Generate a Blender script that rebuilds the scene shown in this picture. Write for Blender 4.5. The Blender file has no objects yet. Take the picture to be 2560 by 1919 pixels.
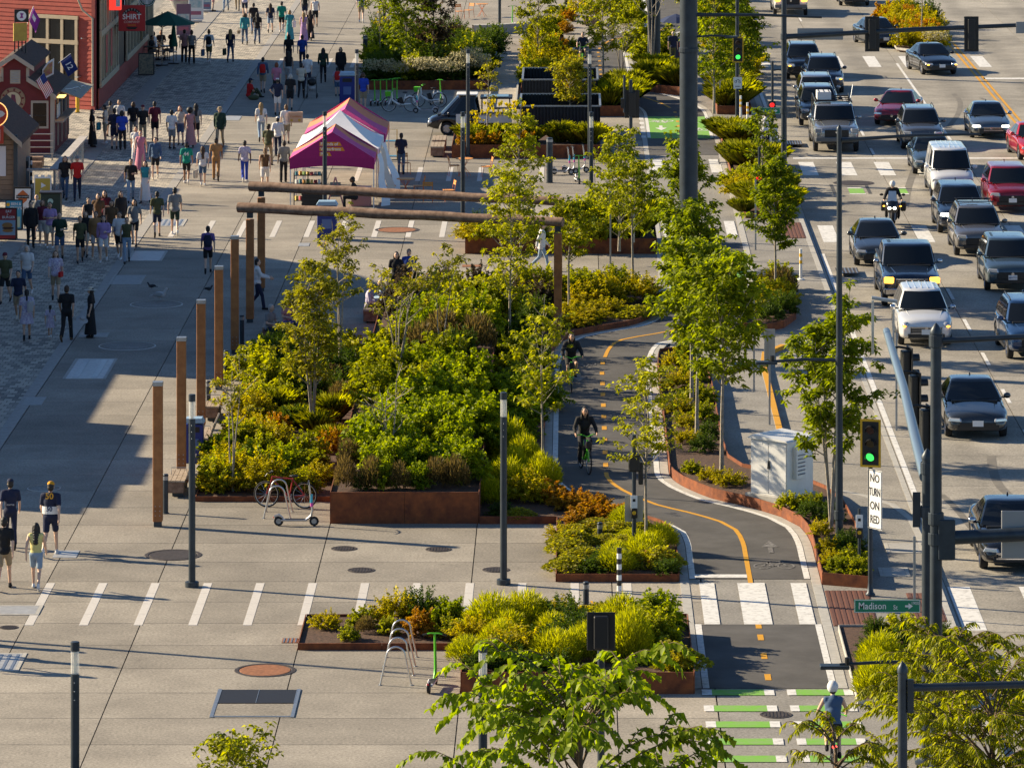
import bpy, bmesh, math, random
import numpy as np
from mathutils import Vector, Matrix
R = math.radians
sc = bpy.context.scene
C = sc.collection
# ------------------------------------------------------------------ camera, world, sun, exposure
CAM_H, FPX, XV, YH = 24.0, 12300.0, 1427.0, -1000.0      # eye height (m), focal length and vanishing point in photo pixels (2560 x 1919)
cam = bpy.data.objects.new('camera', bpy.data.cameras.new('camera'))
C.objects.link(cam); sc.camera = cam
cam.location = (0, 0, CAM_H); cam.rotation_euler = (R(90), 0, 0)
cam.data.sensor_width = 36.0; cam.data.lens = 36.0 * FPX / 2560.0
cam.data.shift_x = (1280.0 - XV) / 2560.0; cam.data.shift_y = -(959.5 - YH) / 2560.0
cam.data.clip_start = 1.0; cam.data.clip_end = 4000.0
SUN_EL, SUN_AZ = 24.5, 160.0          # the sun stands left of the street and a little beyond: shadows run to the right and towards the viewer
w = bpy.data.worlds.new('World'); sc.world = w; w.use_nodes = True
nt = w.node_tree; bg = nt.nodes['Background']
sky = nt.nodes.new('ShaderNodeTexSky'); sky.sky_type = 'NISHITA'; sky.sun_disc = False
sky.sun_elevation = R(SUN_EL); sky.sun_rotation = R(90 - SUN_AZ); sky.altitude = 900; sky.air_density = 1.0; sky.dust_density = 0.1; sky.ozone_density = 4.0
nt.links.new(sky.outputs[0], bg.inputs[0]); bg.inputs[1].default_value = 0.068
sun = bpy.data.objects.new('sun', bpy.data.lights.new('sun', 'SUN')); C.objects.link(sun)
sun.data.energy = 5.0; sun.data.angle = R(0.53); sun.data.color = (1.0, 0.835, 0.585)
sd = Vector((math.cos(R(SUN_AZ)) * math.cos(R(SUN_EL)), math.sin(R(SUN_AZ)) * math.cos(R(SUN_EL)), math.sin(R(SUN_EL))))
sun.rotation_euler = sd.to_track_quat('Z', 'Y').to_euler()
sun.location = (-60, 150, 60)
vs = sc.view_settings; vs.view_transform = 'Standard'; vs.look = 'None'; vs.gamma = 1.0; vs.use_curve_mapping = False; vs.exposure = 1.06
sc.cycles.max_bounces = 6; sc.cycles.transparent_max_bounces = 8
sc.cycles.caustics_reflective = False; sc.cycles.caustics_refractive = False
# ------------------------------------------------------------------ helpers
TMP = bpy.data.scenes.new('workbench'); rnd = random.Random(7); nr = np.random.default_rng(7)
def gp(x, y, z=0.0):                   # photo pixel -> point on the level z
    d = FPX * (CAM_H - z) / (y - YH); return Vector(((x - XV) * d / FPX, d, z))
def at(x, y, Y):                       # photo pixel -> point at depth Y
    return Vector(((x - XV) * Y / FPX, Y, CAM_H - (y - YH) * Y / FPX))
def hpx(yt, Y): return CAM_H - (yt - YH) * Y / FPX
MATS = {}
def mat(name, col, rough=0.7, metal=0.0, var=0.0, scale=6.0, bump=0.0, bscale=None, rv=0.0, emit=None, es=0.0, spec=0.5, alpha=1.0, trans=0.0, coat=0.0, detail=4.0, col2=None, lo=0.35, hi=0.65):
    if name in MATS: return MATS[name]
    m = bpy.data.materials.new(name); m.use_nodes = True; t = m.node_tree; b = t.nodes['Principled BSDF']
    b.inputs['Base Color'].default_value = (*col, 1); b.inputs['Roughness'].default_value = rough; b.inputs['Metallic'].default_value = metal
    b.inputs['Specular IOR Level'].default_value = spec; b.inputs['Coat Weight'].default_value = coat; b.inputs['Coat Roughness'].default_value = 0.06
    if emit: b.inputs['Emission Color'].default_value = (*emit, 1); b.inputs['Emission Strength'].default_value = es
    if alpha < 1: b.inputs['Alpha'].default_value = alpha
    if trans: b.inputs['Transmission Weight'].default_value = trans
    tc = None
    if var or bump or col2:
        tc = t.nodes.new('ShaderNodeTexCoord')
        vec = t.nodes.new('ShaderNodeNewGeometry').outputs['Position'] if rv else tc.outputs['Object']
    src = None
    if var or col2:
        n = t.nodes.new('ShaderNodeTexNoise'); n.inputs['Scale'].default_value = scale; n.inputs['Detail'].default_value = detail; n.inputs['Roughness'].default_value = 0.65
        t.links.new(vec, n.inputs['Vector'])
        r = t.nodes.new('ShaderNodeValToRGB'); r.color_ramp.elements[0].position = lo; r.color_ramp.elements[1].position = hi
        c2 = col2 if col2 else tuple(min(1, c * (1 + var)) for c in col); c1 = col if col2 else tuple(c * (1 - var) for c in col)
        r.color_ramp.elements[0].color = (*c1, 1); r.color_ramp.elements[1].color = (*c2, 1)
        t.links.new(n.outputs['Fac'], r.inputs['Fac']); src = r.outputs['Color']
        t.links.new(src, b.inputs['Base Color'])
    if rv:
        oi = t.nodes.new('ShaderNodeObjectInfo'); mr = t.nodes.new('ShaderNodeMapRange'); mr.inputs['To Min'].default_value = 1 - rv; mr.inputs['To Max'].default_value = 1 + rv
        t.links.new(oi.outputs['Random'], mr.inputs['Value'])
        mx = t.nodes.new('ShaderNodeMix'); mx.data_type = 'RGBA'; mx.blend_type = 'MULTIPLY'; mx.inputs['Factor'].default_value = 1.0
        if src: t.links.new(src, mx.inputs[6])
        else: mx.inputs[6].default_value = (*col, 1)
        cb = t.nodes.new('ShaderNodeCombineColor')
        for i in range(3): t.links.new(mr.outputs[0], cb.inputs[i])
        t.links.new(cb.outputs[0], mx.inputs[7]); t.links.new(mx.outputs[2], b.inputs['Base Color'])
    if bump:
        n2 = t.nodes.new('ShaderNodeTexNoise'); n2.inputs['Scale'].default_value = bscale or scale * 4; n2.inputs['Detail'].default_value = 3
        t.links.new(vec, n2.inputs['Vector'])
        bp = t.nodes.new('ShaderNodeBump'); bp.inputs['Strength'].default_value = bump; bp.inputs['Distance'].default_value = 0.02
        t.links.new(n2.outputs['Fac'], bp.inputs['Height']); t.links.new(bp.outputs['Normal'], b.inputs['Normal'])
    MATS[name] = m; return m
class MB:                              # collects shapes, builds ONE mesh object
    def __init__(s): s.v = []; s.f = []; s.m = []
    def add(s, vs_, fs_, mi=0):
        o = len(s.v); s.v += [tuple(p) for p in vs_]; s.f += [tuple(i + o for i in q) for q in fs_]; s.m += [mi] * len(fs_); return s
    def box(s, c, d, rz=0.0, mi=0, top=1.0, ry=0.0, rx=0.0):
        x, y, z = d[0] / 2, d[1] / 2, d[2] / 2; t = top
        P = [(-x, -y, -z), (x, -y, -z), (x, y, -z), (-x, y, -z), (-x * t, -y * t, z), (x * t, -y * t, z), (x * t, y * t, z), (-x * t, y * t, z)]
        if rz or ry or rx:
            M = Matrix.Rotation(rz, 3, 'Z') @ Matrix.Rotation(ry, 3, 'Y') @ Matrix.Rotation(rx, 3, 'X'); P = [M @ Vector(p) for p in P]
        return s.add([(p[0] + c[0], p[1] + c[1], p[2] + c[2]) for p in P], [(3, 2, 1, 0), (4, 5, 6, 7), (0, 1, 5, 4), (1, 2, 6, 5), (2, 3, 7, 6), (3, 0, 4, 7)], mi)
    def tube(s, pts, rad, n=8, mi=0, cap=True, flat=1.0):
        pts = [Vector(p) for p in pts]; k = len(pts)
        rad = [rad] * k if not hasattr(rad, '__len__') else rad
        o = len(s.v); up = None
        for i, p in enumerate(pts):
            d = (pts[min(i + 1, k - 1)] - pts[max(i - 1, 0)])
            d = d.normalized() if d.length > 1e-9 else Vector((0, 0, 1))
            if up is None:
                up = Vector((0, 1, 0)) if abs(d.y) < 0.9 else Vector((1, 0, 0))
            a = d.cross(up)
            a = a.normalized() if a.length > 1e-6 else d.orthogonal().normalized()
            b = a.cross(d).normalized(); up = b
            for j in range(n):
                t = 2 * math.pi * j / n
                s.v.append(tuple(p + a * (math.cos(t) * rad[i]) + b * (math.sin(t) * rad[i] * flat)))
        fs = []
        for i in range(k - 1):
            for j in range(n):
                fs.append((o + i * n + j, o + i * n + (j + 1) % n, o + (i + 1) * n + (j + 1) % n, o + (i + 1) * n + j))
        if cap: fs += [tuple(o + j for j in range(n))[::-1], tuple(o + (k - 1) * n + j for j in range(n))]
        s.f += fs; s.m += [mi] * len(fs); return s
    def loft(s, secs, n=12, mi=0, cap=True, p=2.0):         # secs: (centre, rx, ry[, rotz]) stacked ellipses in xy
        o = len(s.v)
        for q in secs:
            c, rx, ry = q[0], q[1], q[2]
            for j in range(n):
                t = 2 * math.pi * j / n; ct, st = math.cos(t), math.sin(t)
                x = math.copysign(abs(ct) ** (2 / p), ct) * rx; y = math.copysign(abs(st) ** (2 / p), st) * ry
                s.v.append((c[0] + x, c[1] + y, c[2]))
        k = len(secs); fs = []
        for i in range(k - 1):
            for j in range(n): fs.append((o + i * n + j, o + i * n + (j + 1) % n, o + (i + 1) * n + (j + 1) % n, o + (i + 1) * n + j))
        if cap: fs += [tuple(o + j for j in range(n))[::-1], tuple(o + (k - 1) * n + j for j in range(n))]
        s.f += fs; s.m += [mi] * len(fs); return s
    def lathe(s, prof, n=20, c=(0, 0, 0), axis='Z', mi=0, cap=False):    # prof: (r, h)
        o = len(s.v); k = len(prof)
        for r, h in prof:
            for j in range(n):
                t = 2 * math.pi * j / n; a, b = r * math.cos(t), r * math.sin(t)
                p = (a, b, h) if axis == 'Z' else ((h, a, b) if axis == 'X' else (a, h, b))
                s.v.append((p[0] + c[0], p[1] + c[1], p[2] + c[2]))
        fs = []
        for i in range(k - 1):
            for j in range(n): fs.append((o + i * n + j, o + i * n + (j + 1) % n, o + (i + 1) * n + (j + 1) % n, o + (i + 1) * n + j))
        if cap: fs += [tuple(o + j for j in range(n))[::-1], tuple(o + (k - 1) * n + j for j in range(n))]
        s.f += fs; s.m += [mi] * len(fs); return s
    def ell(s, c, r, n=10, k=7, mi=0, rz=0.0):
        prof = [(math.sin(math.pi * i / k), -math.cos(math.pi * i / k)) for i in range(k + 1)]
        o = len(s.v); s.lathe([(max(a, 1e-3), h) for a, h in prof], n, mi=mi)
        cz, sz = math.cos(rz), math.sin(rz)
        for i in range(o, len(s.v)):
            p = s.v[i]; x, y = p[0] * r[0], p[1] * r[1]
            s.v[i] = (x * cz - y * sz + c[0], x * sz + y * cz + c[1], p[2] * r[2] + c[2])
        return s
    def cap(s, p0, p1, r0, r1, n=9, mi=0, flat=1.0):       # capsule limb
        p0, p1 = Vector(p0), Vector(p1); d = p1 - p0; L = d.length; u = d / L if L > 1e-6 else Vector((0, 0, 1))
        pts, rad = [], []
        for a in (-90, -50, -20): pts.append(p0 + u * (r0 * math.sin(R(a)))); rad.append(max(1e-3, r0 * math.cos(R(a))))
        for a in (20, 50, 90): pts.append(p1 + u * (r1 * math.sin(R(a)))); rad.append(max(1e-3, r1 * math.cos(R(a))))
        return s.tube(pts, rad, n, mi, True, flat)
    def prism(s, poly, z0, z1, mi=0):
        n = len(poly); P = [(*p[:2], z0) for p in poly] + [(*p[:2], z1) for p in poly]
        return s.add(P, [tuple(range(n))[::-1], tuple(range(n, 2 * n))] + [(i, (i + 1) % n, n + (i + 1) % n, n + i) for i in range(n)], mi)
    def xprism(s, poly, x0, x1, mi=0):                       # poly in (y, z) pushed along x
        n = len(poly); P = [(x0, *p) for p in poly] + [(x1, *p) for p in poly]
        return s.add(P, [tuple(range(n)), tuple(range(n, 2 * n))[::-1]] + [(n + i, n + (i + 1) % n, (i + 1) % n, i) for i in range(n)], mi)
    def yprism(s, poly, y0, y1, mi=0):                       # poly in (x, z)
        n = len(poly); P = [(p[0], y0, p[1]) for p in poly] + [(p[0], y1, p[1]) for p in poly]
        return s.add(P, [tuple(range(n)), tuple(range(n, 2 * n))[::-1]] + [(n + i, n + (i + 1) % n, (i + 1) % n, i) for i in range(n)], mi)
    def mesh(s, name, mats, smooth=None, bevel=0.0, fix=False):
        me = bpy.data.meshes.new(name); me.from_pydata(s.v, [], s.f)
        mats = mats if isinstance(mats, (list, tuple)) else [mats]
        for m in mats: me.materials.append(m)
        if len(mats) > 1: me.polygons.foreach_set('material_index', s.m)
        if bevel or fix:
            b = bmesh.new(); b.from_mesh(me)
            if fix: bmesh.ops.recalc_face_normals(b, faces=b.faces)
            if bevel: bmesh.ops.bevel(b, geom=[e for e in b.edges if len(e.link_faces) == 2 and e.calc_face_angle(0) > 0.5], offset=bevel, segments=1, affect='EDGES', clamp_overlap=True)
            b.to_mesh(me); b.free()
        if smooth is not None:
            me.shade_smooth()
            me.set_sharp_from_angle(angle=R(smooth))
        me.update(); return me
    def build(s, name, mats, parent=None, smooth=None, bevel=0.0, fix=False, **k):
        return put(name, s.mesh(name, mats, smooth, bevel, fix), parent, **k)
def put(name, me, parent=None, loc=None, rz=0.0, scale=None, **props):
    o = bpy.data.objects.new(name, me); C.objects.link(o)
    if parent: o.parent = parent
    if loc is not None: o.location = loc
    if rz: o.rotation_euler = (0, 0, rz)
    if scale is not None: o.scale = (scale,) * 3 if not hasattr(scale, '__len__') else scale
    for k, v in props.items():
        if v: o[k] = v
    return o
def thing(name, label, cat, loc=(0, 0, 0), rz=0.0, group=None, scale=None):
    return put(name, None, None, loc, rz, scale, label=label, category=cat, group=group)
def copy_tree(o, parent=None):
    c = o.copy(); C.objects.link(c)
    if parent: c.parent = parent
    for ch in list(o.children): copy_tree(ch, c)
    return c
def dup(o, loc, rz=0.0, label=None, group=None, scale=None):
    c = copy_tree(o); c.location = loc; c.rotation_euler = (0, 0, rz)
    if label: c['label'] = label
    if group: c['group'] = group
    if scale is not None: c.scale = (scale,) * 3
    return c
def tmp_dg():
    with bpy.context.temp_override(scene=TMP, view_layer=TMP.view_layers[0]):
        dg = bpy.context.evaluated_depsgraph_get(); dg.update(); return dg
def text_mesh(txt, size, m, depth=0.004, sx=1.0, align='CENTER', bold=0.0):
    cu = bpy.data.curves.new('t', 'FONT'); cu.body = txt; cu.size = size; cu.align_x = align; cu.align_y = 'CENTER'; cu.extrude = depth; cu.offset = bold * size; cu.resolution_u = 3
    o = bpy.data.objects.new('t', cu); TMP.collection.objects.link(o); dg = tmp_dg()
    me = bpy.data.meshes.new_from_object(o.evaluated_get(dg)); bpy.data.objects.remove(o); bpy.data.curves.remove(cu)
    me.materials.clear(); me.materials.append(m)
    if sx != 1: me.transform(Matrix.Diagonal((sx, 1, 1, 1)))
    return me
def letters(txt, size, m, parent, loc, rot=(R(90), 0, 0), sx=1.0, bold=0.0, align='CENTER', name='lettering'):
    o = put(name, text_mesh(txt, size, m, 0.003, sx, align, bold), parent, loc); o.rotation_euler = rot; return o
def spline(pts, step=0.6):                                # Catmull-Rom through 2-D points
    P = [Vector(p) for p in pts]; out = []
    for i in range(len(P) - 1):
        a, b, c, d = P[max(i - 1, 0)], P[i], P[i + 1], P[min(i + 2, len(P) - 1)]
        n = max(1, int((c - b).length / step))
        for k in range(n):
            t = k / n
            out.append(0.5 * ((2 * b) + (c - a) * t + (2 * a - 5 * b + 4 * c - d) * t * t + (3 * b - a - 3 * c + d) * t ** 3))
    return out + [P[-1]]
def ribbon(line, o0, o1, z, name, m, parent=None, keep=None, thick=0.0):     # strip between two offsets of a line
    L = []; n = len(line)
    for i in range(n):
        d = (line[min(i + 1, n - 1)] - line[max(i - 1, 0)]).normalized(); q = Vector((d.y, -d.x))
        L.append((line[i] + q * o0, line[i] + q * o1))
    b = MB()
    for i in range(n - 1):
        if keep and not keep(line[i].y): continue
        a, c = L[i], L[i + 1]
        b.add([(*a[0], z), (*a[1], z), (*c[1], z), (*c[0], z)], [(0, 1, 2, 3)])
        if thick:
            b.add([(*a[0], z), (*c[0], z), (*c[0], z - thick), (*a[0], z - thick), (*a[1], z), (*c[1], z), (*c[1], z - thick), (*a[1], z - thick)], [(0, 1, 2, 3), (7, 6, 5, 4)])
    return b.build(name, m, parent)
# ------------------------------------------------------------------ shared materials
M_steel = mat('dark_blue_grey_metal', (0.030, 0.042, 0.055), 0.45, 0.3, var=0.2, scale=3)
M_black = mat('black_plastic', (0.010, 0.010, 0.011), 0.45)
M_rubber = mat('black_rubber', (0.014, 0.014, 0.015), 0.85)
M_alu = mat('brushed_aluminium', (0.55, 0.55, 0.56), 0.32, 0.9, var=0.1, scale=20)
M_galv = mat('galvanised_steel', (0.34, 0.36, 0.38), 0.42, 0.75, var=0.12, scale=9)
M_white = mat('white_paint', (0.78, 0.78, 0.76), 0.5, var=0.04)
M_corten = mat('weathering_steel', (0.085, 0.022, 0.010), 0.85, 0.0, scale=3.5, col2=(0.29, 0.085, 0.022), bump=0.25, bscale=40, lo=0.3, hi=0.72, detail=8)
M_soil = mat('bark_mulch', (0.035, 0.018, 0.011), 0.95, scale=14, col2=(0.125, 0.066, 0.04), bump=0.8, bscale=18, detail=8)
M_glass = mat('dark_window_glass', (0.008, 0.010, 0.012), 0.05, 0.0, spec=0.5)
M_clear = mat('clear_lamp_glass', (0.80, 0.82, 0.80), 0.15, 0.0, alpha=0.38)
M_wood = mat('weathered_log_wood', (0.165, 0.095, 0.058), 0.85, scale=5, col2=(0.34, 0.22, 0.15), bump=0.3, bscale=30, detail=6)
M_timber = mat('oiled_cedar_timber', (0.27, 0.10, 0.030), 0.7, scale=3, col2=(0.42, 0.175, 0.055), bump=0.15, bscale=24, detail=6)
M_bench = mat('grey_bench_wood', (0.25, 0.19, 0.13), 0.85, scale=6, col2=(0.42, 0.34, 0.26), bump=0.2, detail=6)
M_green = mat('lime_green_paint', (0.11, 0.52, 0.02), 0.4)
M_yel = mat('signal_yellow', (0.75, 0.42, 0.01), 0.5)
M_red = mat('red_paint', (0.42, 0.012, 0.014), 0.45)
M_blue = mat('blue_plastic', (0.008, 0.025, 0.20), 0.5)
M_conc = mat('light_concrete', (0.40, 0.385, 0.35), 0.9, var=0.12, scale=4, bump=0.2, bscale=60)
# ------------------------------------------------------------------ ground, paving, road
def aggregate(name, c, rv=0.05, lane=False):
    m = mat(name, c, 0.92, var=0.17, scale=0.55, bump=0.25, bscale=70, rv=rv, detail=9)
    t = m.node_tree                                        # exposed-aggregate speckle on top of the broad stains
    b = t.nodes['Principled BSDF']; lk = b.inputs['Base Color'].links[0]; src = lk.from_socket
    tc = [n for n in t.nodes if n.type == 'TEX_COORD'][0]; geo = t.nodes.new('ShaderNodeNewGeometry')
    sp = t.nodes.new('ShaderNodeTexNoise'); sp.inputs['Scale'].default_value = 15; sp.inputs['Detail'].default_value = 4; sp.inputs['Roughness'].default_value = .8
    mr = t.nodes.new('ShaderNodeMapRange'); mr.inputs['From Min'].default_value = 0.3; mr.inputs['From Max'].default_value = 0.7; mr.inputs['To Min'].default_value = 0.55; mr.inputs['To Max'].default_value = 1.45
    t.links.new(geo.outputs['Position'], sp.inputs['Vector']); t.links.new(sp.outputs['Fac'], mr.inputs['Value']); fac = mr.outputs[0]
    def mul(a, b_):
        q = t.nodes.new('ShaderNodeMath'); q.operation = 'MULTIPLY'; t.links.new(a, q.inputs[0]); t.links.new(b_, q.inputs[1]); return q.outputs[0]
    for sc_, a0, a1, lo_, hi_ in ((0.09, .84, 1.1, .35, .65), (2.6, .72, 1.0, .26, .34)):      # broad tone drift, then scattered dark spots
        st = t.nodes.new('ShaderNodeTexNoise'); st.inputs['Scale'].default_value = sc_; st.inputs['Detail'].default_value = 5; t.links.new(geo.outputs['Position'], st.inputs['Vector'])
        m2 = t.nodes.new('ShaderNodeMapRange'); m2.inputs['From Min'].default_value = lo_; m2.inputs['From Max'].default_value = hi_; m2.inputs['To Min'].default_value = a0; m2.inputs['To Max'].default_value = a1
        t.links.new(st.outputs['Fac'], m2.inputs['Value']); fac = mul(fac, m2.outputs[0])
    if lane:                                                # oil drip band down the middle of each lane
        sx = t.nodes.new('ShaderNodeSeparateXYZ'); t.links.new(tc.outputs['Object'], sx.inputs[0]); ab = t.nodes.new('ShaderNodeMath'); ab.operation = 'ABSOLUTE'; t.links.new(sx.outputs[0], ab.inputs[0])
        m3 = t.nodes.new('ShaderNodeMapRange'); m3.interpolation_type = 'SMOOTHSTEP'; m3.inputs['From Min'].default_value = .1; m3.inputs['From Max'].default_value = .9; m3.inputs['To Min'].default_value = .80; m3.inputs['To Max'].default_value = 1.0
        t.links.new(ab.outputs[0], m3.inputs['Value']); fac = mul(fac, m3.outputs[0])
    mx = t.nodes.new('ShaderNodeMix'); mx.data_type = 'RGBA'; mx.blend_type = 'MULTIPLY'; mx.inputs['Factor'].default_value = 1
    cb = t.nodes.new('ShaderNodeCombineColor')
    for i in range(3): t.links.new(fac, cb.inputs[i])
    t.links.new(src, mx.inputs[6]); t.links.new(cb.outputs[0], mx.inputs[7]); t.links.new(mx.outputs[2], b.inputs['Base Color']); return m
M_slab = aggregate('exposed_aggregate_slab', (0.272, 0.243, 0.20), 0.14)
M_road = aggregate('concrete_road', (0.30, 0.275, 0.233), 0.12, True)
M_walk = aggregate('grey_sidewalk_concrete', (0.245, 0.23, 0.205), 0.0)
M_asph = mat('asphalt', (0.080, 0.076, 0.073), 0.92, var=0.24, scale=0.8, bump=0.3, bscale=90, detail=9)
M_joint = mat('dark_joint', (0.06, 0.055, 0.05), 0.95)
M_paint = mat('white_road_paint', (0.70, 0.69, 0.66), 0.75, scale=6, col2=(0.34, 0.33, 0.31), lo=0.48, hi=0.74, detail=9)
M_ypaint = mat('yellow_road_paint', (0.62, 0.30, 0.012), 0.75, scale=7, col2=(0.46, 0.23, 0.02), lo=0.5, hi=0.8, detail=9)
M_gpaint = mat('green_road_paint', (0.17, 0.43, 0.04), 0.8, scale=4, col2=(0.24, 0.34, 0.14), lo=0.42, hi=0.75, detail=9)
M_stripe = mat('pale_granite_paver', (0.56, 0.53, 0.49), 0.8, var=0.08, scale=12, rv=0.05)
M_pave = bpy.data.materials.new('promenade_paver'); M_pave.use_nodes = True
_t = M_pave.node_tree; _b = _t.nodes['Principled BSDF']; _b.inputs['Roughness'].default_value = 0.9
_tc = _t.nodes.new('ShaderNodeTexCoord'); _br = _t.nodes.new('ShaderNodeTexBrick'); _br.offset = 0.5; _br.squash = 1.0
_br.inputs['Color1'].default_value = (0.50, 0.44, 0.35, 1); _br.inputs['Color2'].default_value = (0.10, 0.098, 0.095, 1); _br.inputs['Mortar'].default_value = (0.10, 0.095, 0.085, 1)
_br.inputs['Scale'].default_value = 1.0; _br.inputs['Mortar Size'].default_value = 0.012; _br.inputs['Bias'].default_value = -0.2; _br.inputs['Brick Width'].default_value = 0.26; _br.inputs['Row Height'].default_value = 0.36
_wn = _t.nodes.new('ShaderNodeTexNoise'); _wn.inputs['Scale'].default_value = 0.22; _mx = _t.nodes.new('ShaderNodeMix'); _mx.data_type = 'RGBA'
_mr = _t.nodes.new('ShaderNodeMapRange'); _mr.inputs['From Min'].default_value = 0.40; _mr.inputs['From Max'].default_value = 0.56; _mr.inputs['To Min'].default_value = 0.7; _mr.inputs['To Max'].default_value = 1.0
_t.links.new(_tc.outputs['Object'], _br.inputs['Vector']); _t.links.new(_tc.outputs['Object'], _wn.inputs['Vector']); _t.links.new(_wn.outputs['Fac'], _mr.inputs['Value'])
_mx.inputs[6].default_value = (0.40, 0.36, 0.30, 1); _t.links.new(_mr.outputs[0], _mx.inputs[0]); _t.links.new(_br.outputs['Color'], _mx.inputs[7]); _t.links.new(_mx.outputs[2], _b.inputs['Base Color'])
RZ = -0.12                                                    # road level, a kerb step below the pavements
MB().box((0, 300, -0.75), (2400, 2400, 1.0)).build('ground', M_walk, kind='structure')
plaza = MB().box((-6.65, 240, -0.135), (19.7, 320, 0.21)).build('plaza', M_joint, kind='structure')
MB().box((-20.4, 240, -0.115), (7.8, 320, 0.21)).build('promenade', M_pave, kind='structure').location.z = -0.006
MB().box((-16.32, 240, -0.035), (0.36, 320, 0.086)).build('border_band', mat('border_granite', (0.34, 0.32, 0.29), 0.85, var=0.12, scale=5), kind='structure')
MB().box((-20.75, 240, -0.035), (0.7, 320, 0.08)).build('border_band', mat('smooth_band', (0.30, 0.28, 0.25), 0.85, var=0.1, scale=3), kind='structure')
side = [(3.2, 80), (9.0, 80), (9.0, 126.4), (8.95, 128.6), (8.6, 130.6), (7.9, 132.0), (7.1, 132.9), (6.45, 134.2), (6.15, 136.5), (6.1, 139), (6.1, 154.5), (6.25, 157), (6.9, 158.6), (7.7, 159.4), (8.5, 160.8), (8.9, 162.6), (9.0, 165), (9.0, 400), (3.2, 400)]
MB().prism(side, -0.24, 0.0).build('sidewalk', M_walk, kind='structure', fix=True)
kerbl = [Vector(p) for p in side[1:-1]]
kb = ribbon(kerbl, -0.16, 0.02, 0.004, 'kerb', M_conc, thick=0.2); kb['kind'] = 'structure'
yk = ribbon([Vector(p) for p in side[8:13]], -0.15, 0.03, 0.009, 'yellow_kerb_paint', M_ypaint, kb, thick=0.13)
road = MB().box((28, 240, -0.29), (38, 330, 0.30)).build('road', M_joint, kind='structure')
# bay apron, then road slabs one by one
xs = [9.16, 13.1, 16.95, 20.75, 24.6, 28.45, 32.3]; n_slab = 0; cache = {}
def slab(parent, x0, x1, y0, y1, ztop, m, g=0.013):
    k = (round(x1 - x0, 3), round(y1 - y0, 3), m.name)
    if k not in cache:
        dx, dy = (x1 - x0) / 2 - g, (y1 - y0) / 2 - g
        cache[k] = MB().box((0, 0, -0.03), (2 * dx, 2 * dy, 0.06)).mesh('slab', m)
    return put('slab', cache[k], parent, ((x0 + x1) / 2, (y0 + y1) / 2, ztop))
y = 96.0
while y < 330:
    for i in range(4 if y < 225 else 6): slab(road, xs[i], xs[i + 1], y, y + 4.75, RZ, M_road)
    y += 4.75
MB().box((7.6, 145, -0.155), (3.1, 32, 0.06)).build('slab', M_road, road)
gut = MB().box((9.08, 240, -0.146), (0.15, 330, 0.06)).build('gutter', M_conc, kind='structure')
# plaza slabs
cols = [-16.12, -12.8, -10.09, -6.25, -2.43, 1.0, 3.18]
rows = [103.2 - 2.45 * 2 + 2.45 * i for i in range(84)]
far = MB(); cnt = 0
def in_bed(x0, x1, y0, y1):
    return (x0 > -10.2 and x1 < -2.3 and y0 > 131 and y1 < 157) or (x0 > -6.4 and x1 < -2.3 and y0 > 128 and y1 < 164) or (x0 > -2.5 and y0 > 128 and y1 < 170)
for r_, y0 in enumerate(rows):
    for i in range(6):
        x0, x1, y1 = cols[i], cols[i + 1], y0 + 2.45
        if in_bed(x0, x1, y0, y1): continue
        if cnt < 300: slab(plaza, x0, x1, y0, y1, 0.0, M_slab); cnt += 1
        else: far.box(((x0 + x1) / 2, (y0 + y1) / 2, -0.03), (x1 - x0 - 0.026, y1 - y0 - 0.026, 0.06))
far.build('far_paving', M_slab, plaza, kind='stuff')
# pale stripes set in the paving at both ends of the block, and beyond
for Y0, Y1, xa, xb in ((115.2, 120.15, -12.8, 2.0), (185.3, 190.2, -15.2, 1.2), (203.2, 208.1, -9.0, -1.0), (252.5, 257.4, -15.2, -4.5)):
    x = xa; st = MB()
    grp = put('paving_stripes', None, plaza)
    me = MB()
    for q in range(4): me.box((0.105, (Y1 - Y0) * (q + 0.5) / 4, 0.0), (0.205, (Y1 - Y0) / 4 - 0.012, 0.012))
    me = me.mesh('stripe', M_stripe); 
    while x < xb:
        put('stripe', me, grp, (x, Y0, 0.0)); x += 1.279
    grp.empty_display_size = 0.1
# bike path
CL = spline([(4.39, 85), (4.39, 95), (4.39, 105), (4.39, 112), (4.39, 117), (4.39, 121.2), (4.39, 123.5), (4.38, 125.3), (4.25, 127), (3.9, 128.1), (3.1, 129.4), (2.28, 130.5), (1.59, 132.1), (1.22, 133.3), (.99, 134.7), (.97, 137), (.97, 141), (.97, 146), (.97, 151), (.98, 154), (1.08, 155.9), (1.27, 158), (1.66, 159.6), (2.77, 160.9), (3.7, 162.2), (4.4, 164.5), (4.7, 168), (4.82, 173), (4.87, 180), (4.9, 190), (4.9, 200), (4.9, 212), (4.9, 221), (4.9, 227), (4.82, 231), (4.4, 234), (3.6, 237), (2.3, 241), (1.6, 246), (1.5, 255), (1.5, 262), (2.2, 268), (4, 272), (5.5, 276), (5.8, 282), (5.8, 292), (5.8, 310), (5.8, 340)])
def off(line, o):
    n = len(line); L = []
    for i in range(n):
        d = (line[min(i + 1, n - 1)] - line[max(i - 1, 0)]).normalized(); L.append(line[i] + Vector((d.y, -d.x)) * o)
    return L
path = ribbon(CL, -1.5, 1.5, 0.010, 'cycle_path', M_asph, keep=lambda y: 108.2 < y < 115.0 or 120.0 < y < 183.5 or y > 212.5); path['kind'] = 'structure'
for o0, o1 in ((-1.72, -1.5), (1.5, 1.72)):
    g_ = ribbon(CL, o0, o1, 0.014, 'path_gutter', M_conc, thick=0.02, keep=lambda y: y > 108.2); g_['kind'] = 'structure'
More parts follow.
